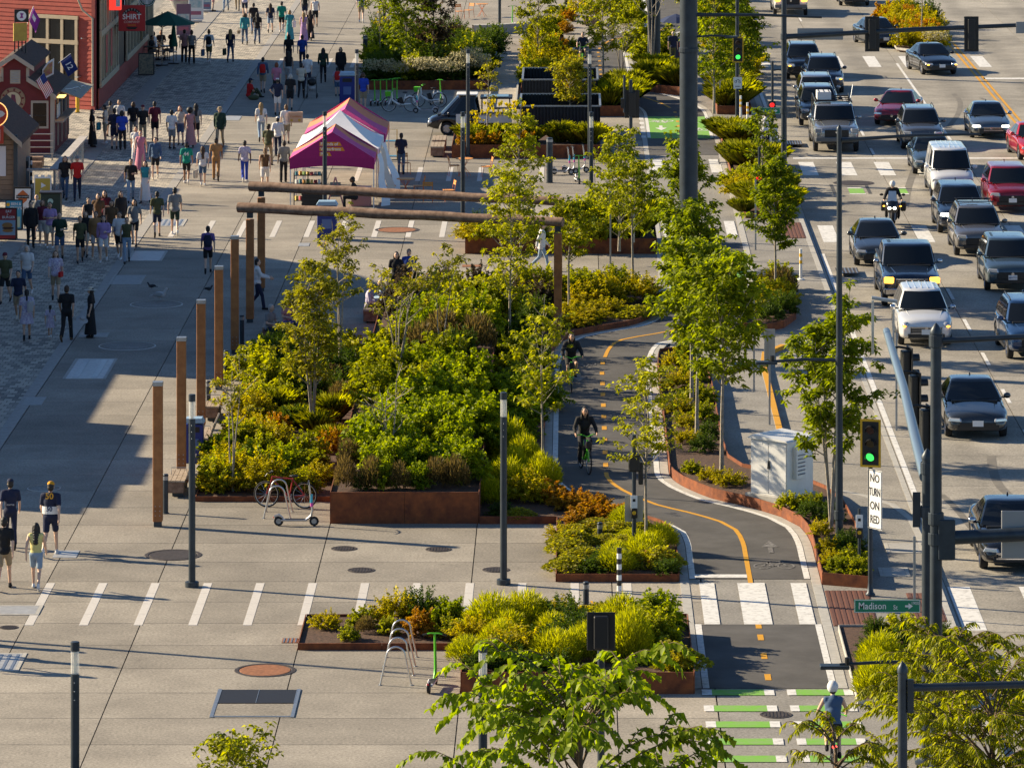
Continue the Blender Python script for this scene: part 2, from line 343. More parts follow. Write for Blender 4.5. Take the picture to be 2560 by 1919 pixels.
nocross = lambda y: not (y < 108.2 or 114.9 < y < 120.4 or 177 < y < 205 or 209 < y < 219)
mk = put('path_markings', None, None, kind='structure')
ribbon(CL, -1.48, -1.33, 0.016, 'edge_line', M_paint, mk, keep=nocross)
ribbon(CL, 1.33, 1.48, 0.016, 'edge_line', M_paint, mk, keep=nocross)
solid = lambda y: 118.8 < y < 135.2 or 155.5 < y < 162.5 or 232 < y < 244 or 264 < y < 277
ribbon(CL, -0.06, 0.06, 0.016, 'centre_line', M_ypaint, mk, keep=solid)
def rect(x0, x1, y0, y1, z, m, name, parent):
    return MB().add([(x0, y0, z), (x1, y0, z), (x1, y1, z), (x0, y1, z)], [(0, 1, 2, 3)]).build(name, m, parent)
def clx(y): return min(CL, key=lambda p: abs(p.y - y)).x
for y in [136.2 + 2.02 * i for i in range(10)] + [109.3, 111.5, 113.5, 115.2 - 0.4] + [164.5 + 2.1 * i for i in range(5)] + [208.0 + 2.0 * i for i in range(12)] + [246 + 2.4 * i for i in range(8)]:
    x = clx(y); rect(x - 0.07, x + 0.07, y, y + 0.62, 0.017, M_ypaint, 'centre_dash', mk)
for x0, x1 in ((3.13, 3.5), (4.06, 4.73), (5.36, 5.74)): rect(x0, x1, 115.25, 120.1, 0.018, M_paint, 'crossing_bar', mk)
for x0, x1 in ((3.5, 3.9), (4.6, 5.2), (5.9, 6.3)): rect(x0, x1, 185.2, 190.0, 0.018, M_paint, 'crossing_bar', mk); rect(x0, x1, 206.0, 211.0, 0.018, M_paint, 'crossing_bar', mk)
rect(3.0, 4.33, 120.75, 121.15, 0.018, M_paint, 'stop_line', mk)
for y in (1731, 1771, 1811, 1854, 1897):                       # green crossing blocks
    Y = gp(0, y).y
    rect(3.1, 4.25, Y - 0.28, Y + 0.28, 0.014, M_gpaint, 'green_block', mk); rect(4.25, 4.47, Y - 0.28, Y + 0.28, 0.016, M_paint, 'white_block', mk)
    rect(4.75, 4.95, Y - 0.28, Y + 0.28, 0.016, M_paint, 'white_block', mk); rect(4.95, 6.0, Y - 0.28, Y + 0.28, 0.014, M_gpaint, 'green_block', mk)
    rect(2.88, 3.1, Y - 0.28, Y + 0.28, 0.016, M_paint, 'white_block', mk); rect(6.0, 6.2, Y - 0.28, Y + 0.28, 0.016, M_paint, 'white_block', mk)
rect(3.42, 6.38, 219.2, 228.4, 0.013, M_gpaint, 'green_field', mk)
rect(3.42, 6.38, 171.0, 181.0, 0.013, M_gpaint, 'green_field', mk)
for i in range(5): rect(3.15, 3.35, 219.4 + 1.9 * i, 220.3 + 1.9 * i, 0.017, M_paint, 'edge_block', mk); rect(6.42, 6.62, 219.4 + 1.9 * i, 220.3 + 1.9 * i, 0.017, M_paint, 'edge_block', mk)
M_faded = mat('faded_white_paint', (0.075, 0.07, 0.068), 0.85, scale=5, col2=(0.30, 0.29, 0.28), lo=0.42, hi=0.7, detail=9)
def bike_mark(x, y, s, up, parent, z=0.018, m=M_paint):                    # bicycle symbol and arrow
    b = MB()
    for cx in (-0.42, 0.42):
        for k in range(14):
            a, c = 2 * math.pi * k / 14, 2 * math.pi * (k + 1) / 14
            b.add([(cx + math.cos(q) * r_ * 0.95, math.sin(q) * r_ * 1.5, 0) for q, r_ in ((a, .27), (a, .34), (c, .34), (c, .27))], [(0, 1, 2, 3)])
    for p, q in (((-.42, 0), (-.1, .85)), ((-.1, .85), (.3, .8)), ((.3, .8), (0, -.05)), ((0, -.05), (-.2, .75)), ((.42, 0), (.25, 1.05)), ((0, -.05), (-.42, 0))):
        d = (Vector(q) - Vector(p)).normalized() * 0.05; n_ = Vector((d.y, -d.x))
        b.add([(p[0] + n_.x, p[1] + n_.y, 0), (p[0] - n_.x, p[1] - n_.y, 0), (q[0] - n_.x, q[1] - n_.y, 0), (q[0] + n_.x, q[1] + n_.y, 0)], [(0, 1, 2, 3)])
    o = b.build('bicycle_symbol', m, parent, loc=(x, y, z), scale=(s, s * up, s))
    a = MB().add([(-.09, 0, 0), (.09, 0, 0), (.09, 1.1, 0), (-.09, 1.1, 0), (-.32, 1.1, 0), (.32, 1.1, 0), (0, 2.3, 0)], [(0, 1, 2, 3), (4, 5, 6)]).build('direction_arrow', m, parent, loc=(x, y + 2.4 * s * up, z), scale=(s, s * up, s))
bike_mark(4.1, 226.5, 0.85, -1, mk); bike_mark(5.6, 222.6, 0.85, 1, mk); bike_mark(5.05, 122.2, 0.7, 1, mk, m=M_faded); bike_mark(5.5, 173.5, 0.8, 1, mk)
bike_mark(0.25, 154.5, 0.75, -1, mk, m=M_faded)
# road markings
rm = put('road_markings', None, None, kind='structure'); z = RZ + 0.005
rect(9.2, 9.36, 126, 181.5, z, M_paint, 'edge_line', rm); rect(9.2, 9.36, 213, 330, z, M_paint, 'edge_line', rm)
for y in [104 + 7.3 * i for i in range(11)]: rect(13.13, 13.25, y, y + 2.6, z, M_paint, 'lane_dash', rm)
for y in [214.0 + 7.5 * i for i in range(14)]: rect(13.13, 13.25, y, y + 2.4, z, M_paint, 'lane_dash', rm)
rect(16.9, 17.03, 215, 256, z, M_paint, 'lane_line', rm)
for x in (20.45, 20.75): rect(x, x + 0.13, 213, 268, z, M_ypaint, 'double_yellow_line', rm)
rect(9.6, 20.4, 212.3, 212.8, z, M_paint, 'stop_line', rm)
rect(20.8, 24, 247.5, 248.3, z, M_paint, 'stop_line', rm)
for k in range(9): rect(9.75 + 1.62 * k, 10.4 + 1.62 * k, 206.2, 211.1, z, M_paint, 'crossing_bar', rm)
for k in range(8): rect(9.5 + 1.8 * k, 10.1 + 1.8 * k, 184.8, 189.7, z, M_paint, 'crossing_bar', rm)
for k in range(7): rect(9.7 + 1.9 * k, 10.35 + 1.9 * k, 254.0, 260.0, z, M_paint, 'crossing_bar', rm)
for k in range(3): rect(9.2 + 1.75 * k, 9.75 + 1.75 * k, 115.2, 120.3, z, M_paint, 'crossing_bar', rm)
for x in (11.35, 13.1, 16.8):
    rect(x, x + 0.62, 200.0, 201.6, z, M_gpaint, 'green_block', rm); rect(x - 0.02, x + 0.64, 199.7, 199.95, z, M_paint, 'white_block', rm)
    rect(x - 0.02, x + 0.64, 201.65, 201.9, z, M_paint, 'white_block', rm)
for x in (10.66, 12.1): rect(x, x + 0.14, 199.8, 203.0, z, mat('dark_patch', (0.06, 0.06, 0.062), 0.8), 'sealed_strip', rm)
M_skid = mat('tyre_mark', (0.13, 0.12, 0.105), 0.9, scale=2, col2=(0.20, 0.18, 0.15), detail=9)
for pts, wd in (([(2478, 1138), (2482, 1170), (2500, 1215), (2560, 1268)], .26), ([(2292, 410), (2272, 465), (2262, 520)], .3), ([(2384, 235), (2400, 255), (2395, 285), (2370, 320)], .25), ([(2452, 245), (2475, 258), (2488, 275)], .2), ([(2352, 1235), (2385, 1265), (2430, 1320)], .2)):
    L = spline([gp(a, c, RZ).xy for a, c in pts], .5); L.sort(key=lambda v: 0); ribbon(L, -wd / 2, wd / 2, RZ + .003, 'tyre_mark', M_skid, rm)
# tactile pads
M_tac = mat('brown_tactile_paving', (0.155, 0.058, 0.036), 0.85, var=0.15, scale=3)
def tactile(x0, x1, y0, y1, label):
    t = thing('tactile_paving', label, 'tactile paving', (x0, y0, 0.0))
    MB().box(((x1 - x0) / 2, (y1 - y0) / 2, 0.006), (x1 - x0, y1 - y0, 0.012)).build('plate', M_tac, t)
    n = int((x1 - x0) / 0.13)
    me = MB().box((0, (y1 - y0) / 2, 0), (0.07, y1 - y0 - 0.06, 0.012)).mesh('rib', mat('tactile_rib', (0.105, 0.038, 0.025), 0.85))
    for k in range(n): put('rib', me, t, ((k + 0.5) * (x1 - x0) / n, 0, 0.016))
tactile(6.15, 7.2, 115.1, 119.2, 'ribbed brown tactile pad beside the cycle path crossing under the street name blade')
tactile(8.1, 8.85, 115.6, 118.9, 'ribbed brown tactile pad at the road kerb beside the tall mast arm pole')
tactile(8.0, 8.85, 185.0, 189.6, 'ribbed brown tactile pad at the road kerb behind the striped delineator post')
# covers in the ground
M_iron = mat('cast_iron', (0.055, 0.045, 0.042), 0.7, 0.3, var=0.3, scale=10)
def manhole(x, y, r, m, label, grate=False, ring=False, group=None):
    p = gp(x, y) if x < 1950 else gp(x, y, RZ)
    t = thing('manhole_cover', label, 'manhole cover', (p.x, p.y, p.z), group=group)
    MB().lathe([(0.001, 0.012), (r * 0.82, 0.012), (r * 0.84, 0.006)], 28).build('lid', m, t)
    MB().lathe([(r * (0.86 if not ring else .96), 0.008), (r * (0.88 if not ring else .965), 0.014), (r, 0.012), (r * 1.01, 0.0)], 28).build('frame', M_iron if not ring else M_stripe, t)
    if grate:
        for k in range(-3, 4):
            h = math.sqrt(max(0.02, (r * 0.78) ** 2 - (k * r * 0.22) ** 2))
            MB().box((k * r * 0.22, 0, 0.016), (r * 0.09, 2 * h, 0.008)).build('rib', M_iron, t)
    return t
M_bronze = mat('rusty_cover', (0.30, 0.125, 0.055), 0.75, 0.2, var=0.25, scale=9)
manhole(433, 1387, 0.72, M_iron, 'large round dark iron cover on the paving beside the lamp post with a square base')
manhole(860, 1371, 0.33, M_iron, 'small round drain grate in the paving below the rusted planter front', True, group='drain grates below the rusted planter')
manhole(1096, 1373, 0.33, M_iron, 'small round drain grate in the paving below the rusted planter front', True, group='drain grates below the rusted planter')
manhole(903, 1425, 0.34, M_iron, 'round drain grate one slab further from the rusted planter than the pair of grates', True)
manhole(1240, 1424, 0.34, M_iron, 'round drain grate at the foot of the lamp post beside the zebra stripes', True)
manhole(663, 1675, 0.69, M_bronze, 'rusty orange round cover beside the long floor grate')
manhole(391, 761, 0.9, M_walk, 'round cover outline with pale ring in the shade near the pigeons', ring=True)
manhole(318, 865, 0.92, M_walk, 'round cover outline with pale ring in the shade below the woman in the sun hat', ring=True)
manhole(110, 1220, 0.45, M_walk, 'round cover outline with pale ring beside the man with the yellow cap', ring=True)
manhole(993, 575, 0.85, M_bronze, 'reddish round cover between the pale stripes below the log beams')
manhole(2134, 458, 0.85, M_iron, 'round iron cover in the road between two dark strips')
manhole(1940, 1786, 0.35, M_iron, 'small iron cover on the cycle path between the green blocks', True)
manhole(22, 1568, 0.22, M_iron, 'tiny round drain grate at the edge of the paving stripes', True)
M_plate = mat('pale_steel_plate', (0.46, 0.46, 0.45), 0.5, 0.4, var=0.12, scale=5)
M_vault = mat('vault_lid', (0.36, 0.35, 0.33), 0.8, var=0.1, scale=6)
def hatch(x, y, wx, wy, label, m=M_plate, frame=True, bars=0, group=None, rz=0):
    p = gp(x, y) if x < 2300 else gp(x, y, RZ)
    t = thing('access_cover', label, 'access cover', (p.x, p.y, p.z), rz, group)
    MB().box((0, 0, 0.006), (wx, wy, 0.012)).build('lid', m, t)
    if frame:
        f = MB()
        for sx in (-1, 1): f.box((sx * (wx / 2 + 0.05), 0, 0.008), (0.09, wy + 0.2, 0.016))
        for sy in (-1, 1): f.box((0, sy * (wy / 2 + 0.05), 0.007), (wx, 0.09, 0.014))
        f.build('frame', M_conc, t)
    for k in range(bars): MB().box((-wx / 2 + (k + 0.5) * wx / bars, 0, 0.016), (wx / bars * 0.35, wy * 0.92, 0.008)).build('bar', M_galv, t)
hatch(226, 922, 1.15, 3.9, 'wide pale steel access cover in the shade with bright edge rails', bars=2)
hatch(368, 640, 1.1, 2.6, 'pale access plate in the shade behind the strolling couple')
hatch(318, 700, 0.95, 2.2, 'dull access plate in the shade beside the pigeon', M_vault)
hatch(235, 838, 0.75, 0.8, 'small framed cover below the woman in the sun hat', M_vault)
hatch(85, 1003, 0.6, 1.5, 'dim square cover near the pale border band in the shade', M_vault, False)
hatch(425, 557, 1.0, 2.0, 'pale slatted cover at the feet of the two men in shorts', bars=5)
hatch(760, 612, 0.4, 0.9, 'narrow pale cover plate beside the log post', M_plate, False)
hatch(40, 1525, 1.0, 0.9, 'pale cover at the end of the paving stripes', M_plate)
hatch(5, 1655, 0.75, 1.7, 'tactile pale cover strip below the lone lamp post shadow', M_plate, bars=4)
hatch(165, 1385, 0.6, 0.9, 'small pale cover beside the feet of the man with the yellow cap', M_plate, False)
hatch(2260, 1370, 0.75, 1.1, 'large concrete utility lid on the sidewalk beside the sign post', M_vault)
hatch(2235, 1430, 0.55, 0.9, 'smaller concrete utility lid on the sidewalk below the larger lid', M_vault)
hatch(2118, 677, 0.8, 1.5, 'dark double storm drain grate at the road kerb beside the dark blue pickup', M_iron, False, bars=6)
hatch(1985, 357, 0.7, 1.6, 'dark storm drain grate at the kerb below the signal pole', M_iron, False, bars=6)
hatch(577, 296, 0.9, 1.9, 'bright steel access plate behind the man in the hat', M_plate, False)
hatch(1180, 665, 0.7, 0.55, 'small reddish frame cover in front of the rusted planter', M_bronze, False)
hatch(725, 1601, 0.36, 0.5, 'little rusty drain cover at the corner of the low bed', M_bronze, False, bars=4)
t = thing('floor_grate', 'long black floor grate with a pale panel beside the rusty round cover', 'floor grate', gp(640, 1755).xyz)
MB().box((0, 0.55, 0.008), (1.66, 1.3, 0.016)).build('grating', mat('grate_black', (0.018, 0.018, 0.022), 0.6, 0.3), t)
MB().box((0, -0.75, 0.006), (1.66, 1.15, 0.012)).build('panel', M_slab, t)
f = MB()
for sx in (-1, 1): f.box((sx * 0.87, -0.1, 0.01), (0.08, 2.7, 0.02))
f.box((0, -1.38, 0.009), (1.66, 0.06, 0.018)); f.build('frame', M_galv, t)
for k in range(3): MB().box((-0.83 + 0.83 * k, 0.55, 0.018), (0.012, 1.3, 0.01)).build('divider', M_galv, t)
# ------------------------------------------------------------------ planters and planting beds
def planter(label, poly, h, soil=None, name='steel_planter', plen=2.4, m=None):
    t = thing(name, label, 'planter'); m = m or M_corten; n = len(poly); P = [Vector(p[:2]) for p in poly] + [Vector(poly[0][:2])]
    run = [P[0]]; acc = 0
    def flush(run):
        b = MB(); k = len(run)
        for i in range(k - 1):
            a, c = run[i], run[i + 1]; d = (c - a).normalized(); q = Vector((d.y, -d.x)) * 0.022
            b.add([(*(a), 0), (*(c), 0), (*(c + q), 0), (*(a + q), 0), (*(a), h), (*(c), h), (*(c + q), h), (*(a + q), h)], [(0, 1, 5, 4), (2, 3, 7, 6), (4, 5, 6, 7), (0, 4, 7, 3), (1, 2, 6, 5)])
        b.build('panel', m, t, fix=True)
    for i in range(n):
        a, c = P[i], P[i + 1]; L = (c - a).length; k = max(1, round(L / plen)) if L > plen * 1.3 else 1
        if k > 1 or L > 0.8:
            if len(run) > 1: flush(run)
            for j in range(k):
                g = (c - a).normalized() * 0.006; flush([a + (c - a) * (j / k) + g, a + (c - a) * ((j + 1) / k) - g])
            run = [c]; acc = 0
        else:
            run.append(c); acc += L
            if acc > plen: flush(run); run = [c]; acc = 0
    if len(run) > 1: flush(run)
    s = soil if soil is not None else h - 0.07
    MB().prism(poly, -0.05, s).build('soil', M_soil, t)
    return t
def rectp(x0, x1, y0, y1): return [(x0, y0), (x1, y0), (x1, y1), (x0, y1)]
planter('long knee-high rusted steel planter full of bright green shrubs behind the kick scooter', rectp(-6.24, -2.40, 127.9, 166), 0.82)
planter('low rusted steel bed edging round the shrubs beside the timber bench', rectp(-9.98, -6.27, 131.0, 157.8), 0.14, 0.09)
Ledge = [p for p in off(CL, -1.74) if 120.5 < p.y < 168 and p.x < 2.9]
east = [(-0.35, 127.85), (-0.35, 120.3), (2.62, 120.3)] + [(p.x, p.y) for p in Ledge] + [(2.95, 171.5), (-2.36, 171.5), (-2.36, 127.85)]
planter('winding rusted steel bed edging along the inner side of the curved cycle path', east, 0.2, 0.12)
Redge = [p for p in off(CL, 1.76) if 119.6 < p.y < 156.2]
isl = [(7.25, 119.5), (7.32, 122), (7.3, 127), (7.15, 130), (6.8, 131.8), (6.3, 133.1), (5.5, 134.2), (4.7, 135.1), (4.35, 136.6), (4.27, 140), (4.27, 150), (4.1, 154), (3.5, 156.3)] + [(p.x, p.y) for p in reversed(Redge)]
planter('curving orange rusted steel island bed holding the metal utility cabinet', isl, 0.3, 0.2)
R2 = [p for p in off(CL, 1.76) if 161.6 < p.y < 172.2]
planter('rounded rusted steel bed under the single street tree beside the striped delineator', [(R2[0].x, R2[0].y), (6.2, 161.2), (7.0, 162.2), (7.5, 164.2), (7.62, 167), (7.55, 171), (7.2, 172.2)] + [(p.x, p.y) for p in reversed(R2)], 0.25, 0.16)
planter('low dark rusted steel bed with small shrubs and mulch behind the hoop bike racks', rectp(-6.22, -2.42, 112.5, 115.7), 0.16, 0.1)
planter('deep rusted steel planter of feathery shrubs beside the green crossing blocks', rectp(-2.40, 2.70, 108.0, 114.2), 0.48, 0.40)
planter('rusted steel planter across the plaza beneath the ends of the log beams', rectp(-3.86, 3.14, 180.6, 185.0), 0.57)
planter('rusted steel planter of red hot poker flowers beside the small electric truck', rectp(-5.1, 1.25, 211.5, 216.2), 0.57)
planter('rusted steel planter of tall grass at the green cycle marking', rectp(1.35, 3.1, 228.6, 238.0), 0.5)
planter('rusted steel island of tall grass where the cycle path bends', [(3.6, 240.5), (4.4, 239), (5.4, 238.2), (5.6, 240), (5.0, 247), (4.0, 250), (3.5, 246)], 0.42)
planter('rusted steel bed of tall grass beside the bike signal pole', rectp(6.85, 8.4, 229.5, 241), 0.4)
planter('rusted steel planter of dark trees behind the parked rental bikes', rectp(-10.4, -4.1, 241.0, 262), 0.45)
planter('rusted steel bed beside the timber deck and black corrugated boxes', rectp(-2.4, -0.4, 239, 268), 0.3)
planter('corner bed of arching grass at the wide street crossing', [(6.7, 205), (8.3, 205), (8.6, 208), (8.6, 221), (6.7, 221)], 0.2, 0.12)
planter('corner bed of mixed shrubs at the pale crossing bars', [(6.8, 191), (8.6, 191), (8.7, 194), (8.7, 203), (6.8, 203)], 0.2, 0.12)
planter('concrete edged road median bed of golden shrubs', [(17.4, 262.5), (18.5, 261.0), (19.8, 262.0), (20.2, 266), (20.2, 284), (17.4, 284)], 0.12, 0.08, 'median_bed', m=M_conc)
planter('concrete kerbed tree bed beside the tall street pole and mulch', [(6.25, 106.8), (8.75, 106.8), (8.75, 114.6), (6.25, 114.6)], 0.14, 0.09, 'kerbed_bed', m=M_conc)
# ------------------------------------------------------------------ foliage
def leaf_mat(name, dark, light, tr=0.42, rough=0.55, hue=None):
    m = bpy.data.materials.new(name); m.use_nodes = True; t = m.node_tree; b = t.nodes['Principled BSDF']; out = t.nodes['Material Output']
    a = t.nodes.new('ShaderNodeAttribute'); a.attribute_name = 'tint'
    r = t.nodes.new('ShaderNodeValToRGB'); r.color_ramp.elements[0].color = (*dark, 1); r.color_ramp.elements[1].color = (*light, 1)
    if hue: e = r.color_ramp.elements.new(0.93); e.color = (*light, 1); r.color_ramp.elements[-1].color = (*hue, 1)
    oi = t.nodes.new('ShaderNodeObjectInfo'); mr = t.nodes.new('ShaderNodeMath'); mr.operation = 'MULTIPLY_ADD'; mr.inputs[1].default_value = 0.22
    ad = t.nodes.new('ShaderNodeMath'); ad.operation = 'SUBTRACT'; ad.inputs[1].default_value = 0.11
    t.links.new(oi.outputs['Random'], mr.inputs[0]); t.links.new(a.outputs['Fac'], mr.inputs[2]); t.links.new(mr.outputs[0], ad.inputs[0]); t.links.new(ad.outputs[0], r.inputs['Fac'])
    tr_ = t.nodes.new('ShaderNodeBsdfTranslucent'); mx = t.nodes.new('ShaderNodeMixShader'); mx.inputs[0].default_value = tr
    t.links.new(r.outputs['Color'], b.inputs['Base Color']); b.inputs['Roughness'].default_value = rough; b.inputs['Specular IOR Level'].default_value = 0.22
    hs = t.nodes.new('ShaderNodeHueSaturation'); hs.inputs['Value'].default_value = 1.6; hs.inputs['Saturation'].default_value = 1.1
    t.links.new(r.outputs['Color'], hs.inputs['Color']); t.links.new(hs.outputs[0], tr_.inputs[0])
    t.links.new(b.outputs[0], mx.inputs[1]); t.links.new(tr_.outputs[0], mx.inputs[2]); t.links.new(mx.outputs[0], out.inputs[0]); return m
def nrm(a): return a / np.maximum(np.linalg.norm(a, axis=1, keepdims=True), 1e-9)
def leafmesh(name, P, D, L, W, m, tint, bend=0.15, fold=0.12):
    n = len(P); D = nrm(D); rv_ = nr.normal(size=(n, 3)); S = nrm(np.cross(D, rv_ * 0.45 + np.array([0, 0, 1.0]))); U = np.cross(S, D)
    L = np.broadcast_to(L, n)[:, None]; W = np.broadcast_to(W, n)[:, None]
    mid = P + D * L * 0.45; tip = P + D * L; tip = tip - np.array([0, 0, 1.0]) * L * bend
    V = np.stack([P, mid + S * W * 0.5 + U * W * fold, tip, mid - S * W * 0.5 + U * W * fold], 1).reshape(-1, 3)
    me = bpy.data.meshes.new(name); me.vertices.add(4 * n); me.vertices.foreach_set('co', V.astype(np.float32).ravel())
    idx = (np.arange(n)[:, None] * 4 + np.array([0, 1, 2, 0, 2, 3])).ravel().astype(np.int32)
    me.loops.add(6 * n); me.loops.foreach_set('vertex_index', idx); me.polygons.add(2 * n)
    me.polygons.foreach_set('loop_start', np.arange(0, 6 * n, 3, dtype=np.int32))
    me.polygons.foreach_set('loop_total', np.full(2 * n, 3, dtype=np.int32))
    a = me.attributes.new('tint', 'FLOAT', 'FACE'); a.data.foreach_set('value', np.repeat(np.clip(tint, 0, 1), 2).astype(np.float32))
    me.materials.append(m); me.update(calc_edges=True); return me
def rdir(n, zlo=-1, zhi=1):
    z = nr.uniform(zlo, zhi, n); a = nr.uniform(0, 2 * math.pi, n); r = np.sqrt(np.maximum(0, 1 - z * z)); return np.stack([r * np.cos(a), r * np.sin(a), z], 1)
LM = dict(
    lime=leaf_mat('lime_leaf', (0.10, 0.14, 0.008), (0.50, 0.48, 0.030), .5),
    olive=leaf_mat('olive_leaf', (0.11, 0.125, 0.012), (0.46, 0.42, 0.045), .5, hue=(0.46, 0.26, 0.03)),
    maple=leaf_mat('maple_leaf', (0.065, 0.105, 0.008), (0.34, 0.38, 0.024), .5),
    linden=leaf_mat('linden_leaf', (0.07, 0.125, 0.006), (0.36, 0.43, 0.018), .5), zelkova=leaf_mat('zelkova_leaf', (0.09, 0.12, 0.006), (0.46, 0.45, 0.018), .5),
    bright=leaf_mat('bright_leaf', (0.075, 0.13, 0.006), (0.40, 0.44, 0.022), .5),
    dark=leaf_mat('dark_leaf', (0.025, 0.055, 0.008), (0.12, 0.17, 0.018)),
    purple=leaf_mat('purple_leaf', (0.020, 0.016, 0.014), (0.10, 0.075, 0.040)),
    yellow=leaf_mat('yellow_leaf', (0.16, 0.165, 0.010), (0.58, 0.47, 0.018), .5),
    orange=leaf_mat('orange_leaf', (0.22, 0.15, 0.014), (0.60, 0.28, 0.022), .45),
    brown=leaf_mat('brown_leaf', (0.055, 0.045, 0.016), (0.19, 0.135, 0.045)),
    feather=leaf_mat('feather_leaf', (0.14, 0.17, 0.008), (0.52, 0.50, 0.020), .5),
    grass=leaf_mat('grass_blade', (0.13, 0.16, 0.010), (0.52, 0.50, 0.034), .5),
    straw=leaf_mat('pale_straw', (0.25, 0.22, 0.10), (0.50, 0.46, 0.30)))
M_bark = mat('pale_grey_bark', (0.20, 0.17, 0.13), 0.9, scale=8, col2=(0.36, 0.32, 0.26), bump=0.2)
M_twig = mat('brown_twig', (0.13, 0.085, 0.05), 0.9)
def shrub_mesh(kind, v):
    if kind in ('lime', 'bright', 'dark', 'yellow', 'orange', 'purple'):     # leafy mounds, unit radius 1, height about 1
        s = dict(lime=0.165, bright=0.16, dark=0.10, yellow=0.13, orange=0.17, purple=0.15)[kind]; ns = dict(lime=85, bright=90, dark=120, yellow=95, orange=60, purple=70)[kind]; kl = 36
        tip = rdir(ns, 0.05, 1) * nr.uniform(0.62, 1.08, (ns, 1)) * np.array([nr.uniform(.85, 1.2), nr.uniform(.85, 1.2), 1]); root = tip * np.array([.35, .35, 0]) + nr.normal(0, .06, (ns, 3)) * np.array([1, 1, 0])
        u = np.tile(np.linspace(.3, 1.0, kl), ns); i = np.repeat(np.arange(ns), kl); P = root[i] * (1 - u)[:, None] + tip[i] * u[:, None]; P[:, 2] += np.sin(u * 3.1) * .1; n = len(P)
        D = rdir(n, -.5, .6) + nrm(tip)[i] * .45 + np.array([0, 0, .1]); P = P + rdir(n) * .03; P[:, 2] = np.maximum(P[:, 2], .02)
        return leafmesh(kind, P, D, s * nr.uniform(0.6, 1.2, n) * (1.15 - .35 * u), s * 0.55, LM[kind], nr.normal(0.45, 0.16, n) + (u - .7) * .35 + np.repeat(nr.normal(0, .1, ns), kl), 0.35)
    if kind in ('feather', 'brown'):                        # fine upright sprays
        n = 2600 if kind == 'feather' else 1000; a = nr.uniform(0, 6.283, n); r = np.sqrt(nr.uniform(0, 1, n)); top = 1 - 0.55 * r ** 2; z = top * nr.uniform(0.15, 0.95, n)
        P = np.stack([r * np.cos(a) * 0.75, r * np.sin(a) * 0.75, z], 1); D = np.stack([np.cos(a) * r * 0.8, np.sin(a) * r * 0.8, np.full(n, 1.0)], 1) + rdir(n) * 0.5
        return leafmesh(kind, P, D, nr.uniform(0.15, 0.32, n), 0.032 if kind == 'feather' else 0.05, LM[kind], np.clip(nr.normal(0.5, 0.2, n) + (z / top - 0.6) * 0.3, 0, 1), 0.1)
    if kind == 'grass':
        n = 1400; a = nr.uniform(0, 6.283, n); r = nr.uniform(0.0, 0.25, n); P = np.stack([r * np.cos(a), r * np.sin(a), np.zeros(n)], 1)
        a2 = a + nr.normal(0, 0.4, n); s = nr.uniform(0.1, 0.75, n); D = np.stack([np.cos(a2) * s, np.sin(a2) * s, np.ones(n)], 1)
        return leafmesh(kind, P, D, nr.uniform(0.6, 1.35, n), 0.024, LM[kind], nr.normal(0.5, 0.25, n), 0.38, 0.05)
    if kind == 'carpet':                                   # low spreading ground cover
        n = 1500; a = nr.uniform(0, 6.283, n); r = np.sqrt(nr.uniform(0, 1, n)); z = (1 - r ** 2) * 0.6 * nr.uniform(0.4, 1, n) + 0.05 * nr.uniform(0, 1, n)
        P = np.stack([r * np.cos(a), r * np.sin(a), z], 1); D = rdir(n, 0, 0.8); D[:, :2] += P[:, :2] * 0.5
        return leafmesh(kind, P, D, 0.16 * nr.uniform(0.7, 1.3, n), 0.10, LM['olive'], nr.normal(0.5, 0.25, n), 0.2)
    if kind == 'poker':                                    # flower spikes over grass
        n = 26; P = np.stack([nr.uniform(-.6, .6, n), nr.uniform(-.6, .6, n), nr.uniform(0.75, 1.25, n)], 1); i = np.repeat(np.arange(n), 10)
        return leafmesh(kind, P[i] + rdir(260) * 0.03, np.tile([0, 0, 1.0], (260, 1)) + rdir(260) * 0.5, 0.16, 0.06, LM['yellow'], nr.uniform(0.6, 1, 260))
    n = 700; P = np.stack([nr.uniform(-1, 1, n), nr.uniform(-1, 1, n), nr.uniform(0.5, 1, n)], 1); P = P[np.hypot(P[:, 0], P[:, 1]) < 1]; n = len(P)
    return leafmesh(kind, P, rdir(n, 0, 1), 0.12, 0.10, LM['straw'], nr.uniform(0.3, 1, n))
SH = {}
def shrub_data(kind, v):
    if (kind, v) not in SH: SH[kind, v] = shrub_mesh(kind, v)
    return SH[kind, v]
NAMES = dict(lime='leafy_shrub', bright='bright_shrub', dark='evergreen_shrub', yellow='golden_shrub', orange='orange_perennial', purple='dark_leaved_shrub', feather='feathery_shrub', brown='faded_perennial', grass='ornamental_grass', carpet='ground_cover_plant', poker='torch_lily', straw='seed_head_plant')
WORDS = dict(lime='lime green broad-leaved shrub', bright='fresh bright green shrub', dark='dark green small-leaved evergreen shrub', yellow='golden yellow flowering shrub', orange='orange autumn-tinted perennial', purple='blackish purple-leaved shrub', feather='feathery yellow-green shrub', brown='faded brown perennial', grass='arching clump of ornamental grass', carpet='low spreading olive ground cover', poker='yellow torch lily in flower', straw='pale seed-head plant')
CATS = dict(grass='grass', carpet='ground cover', poker='flower')
n_veg = 0
W1, W2, W3, W7 = 'in the long knee-high planter', 'in the low edged bed', 'in the winding path bed', 'in the deep planter'
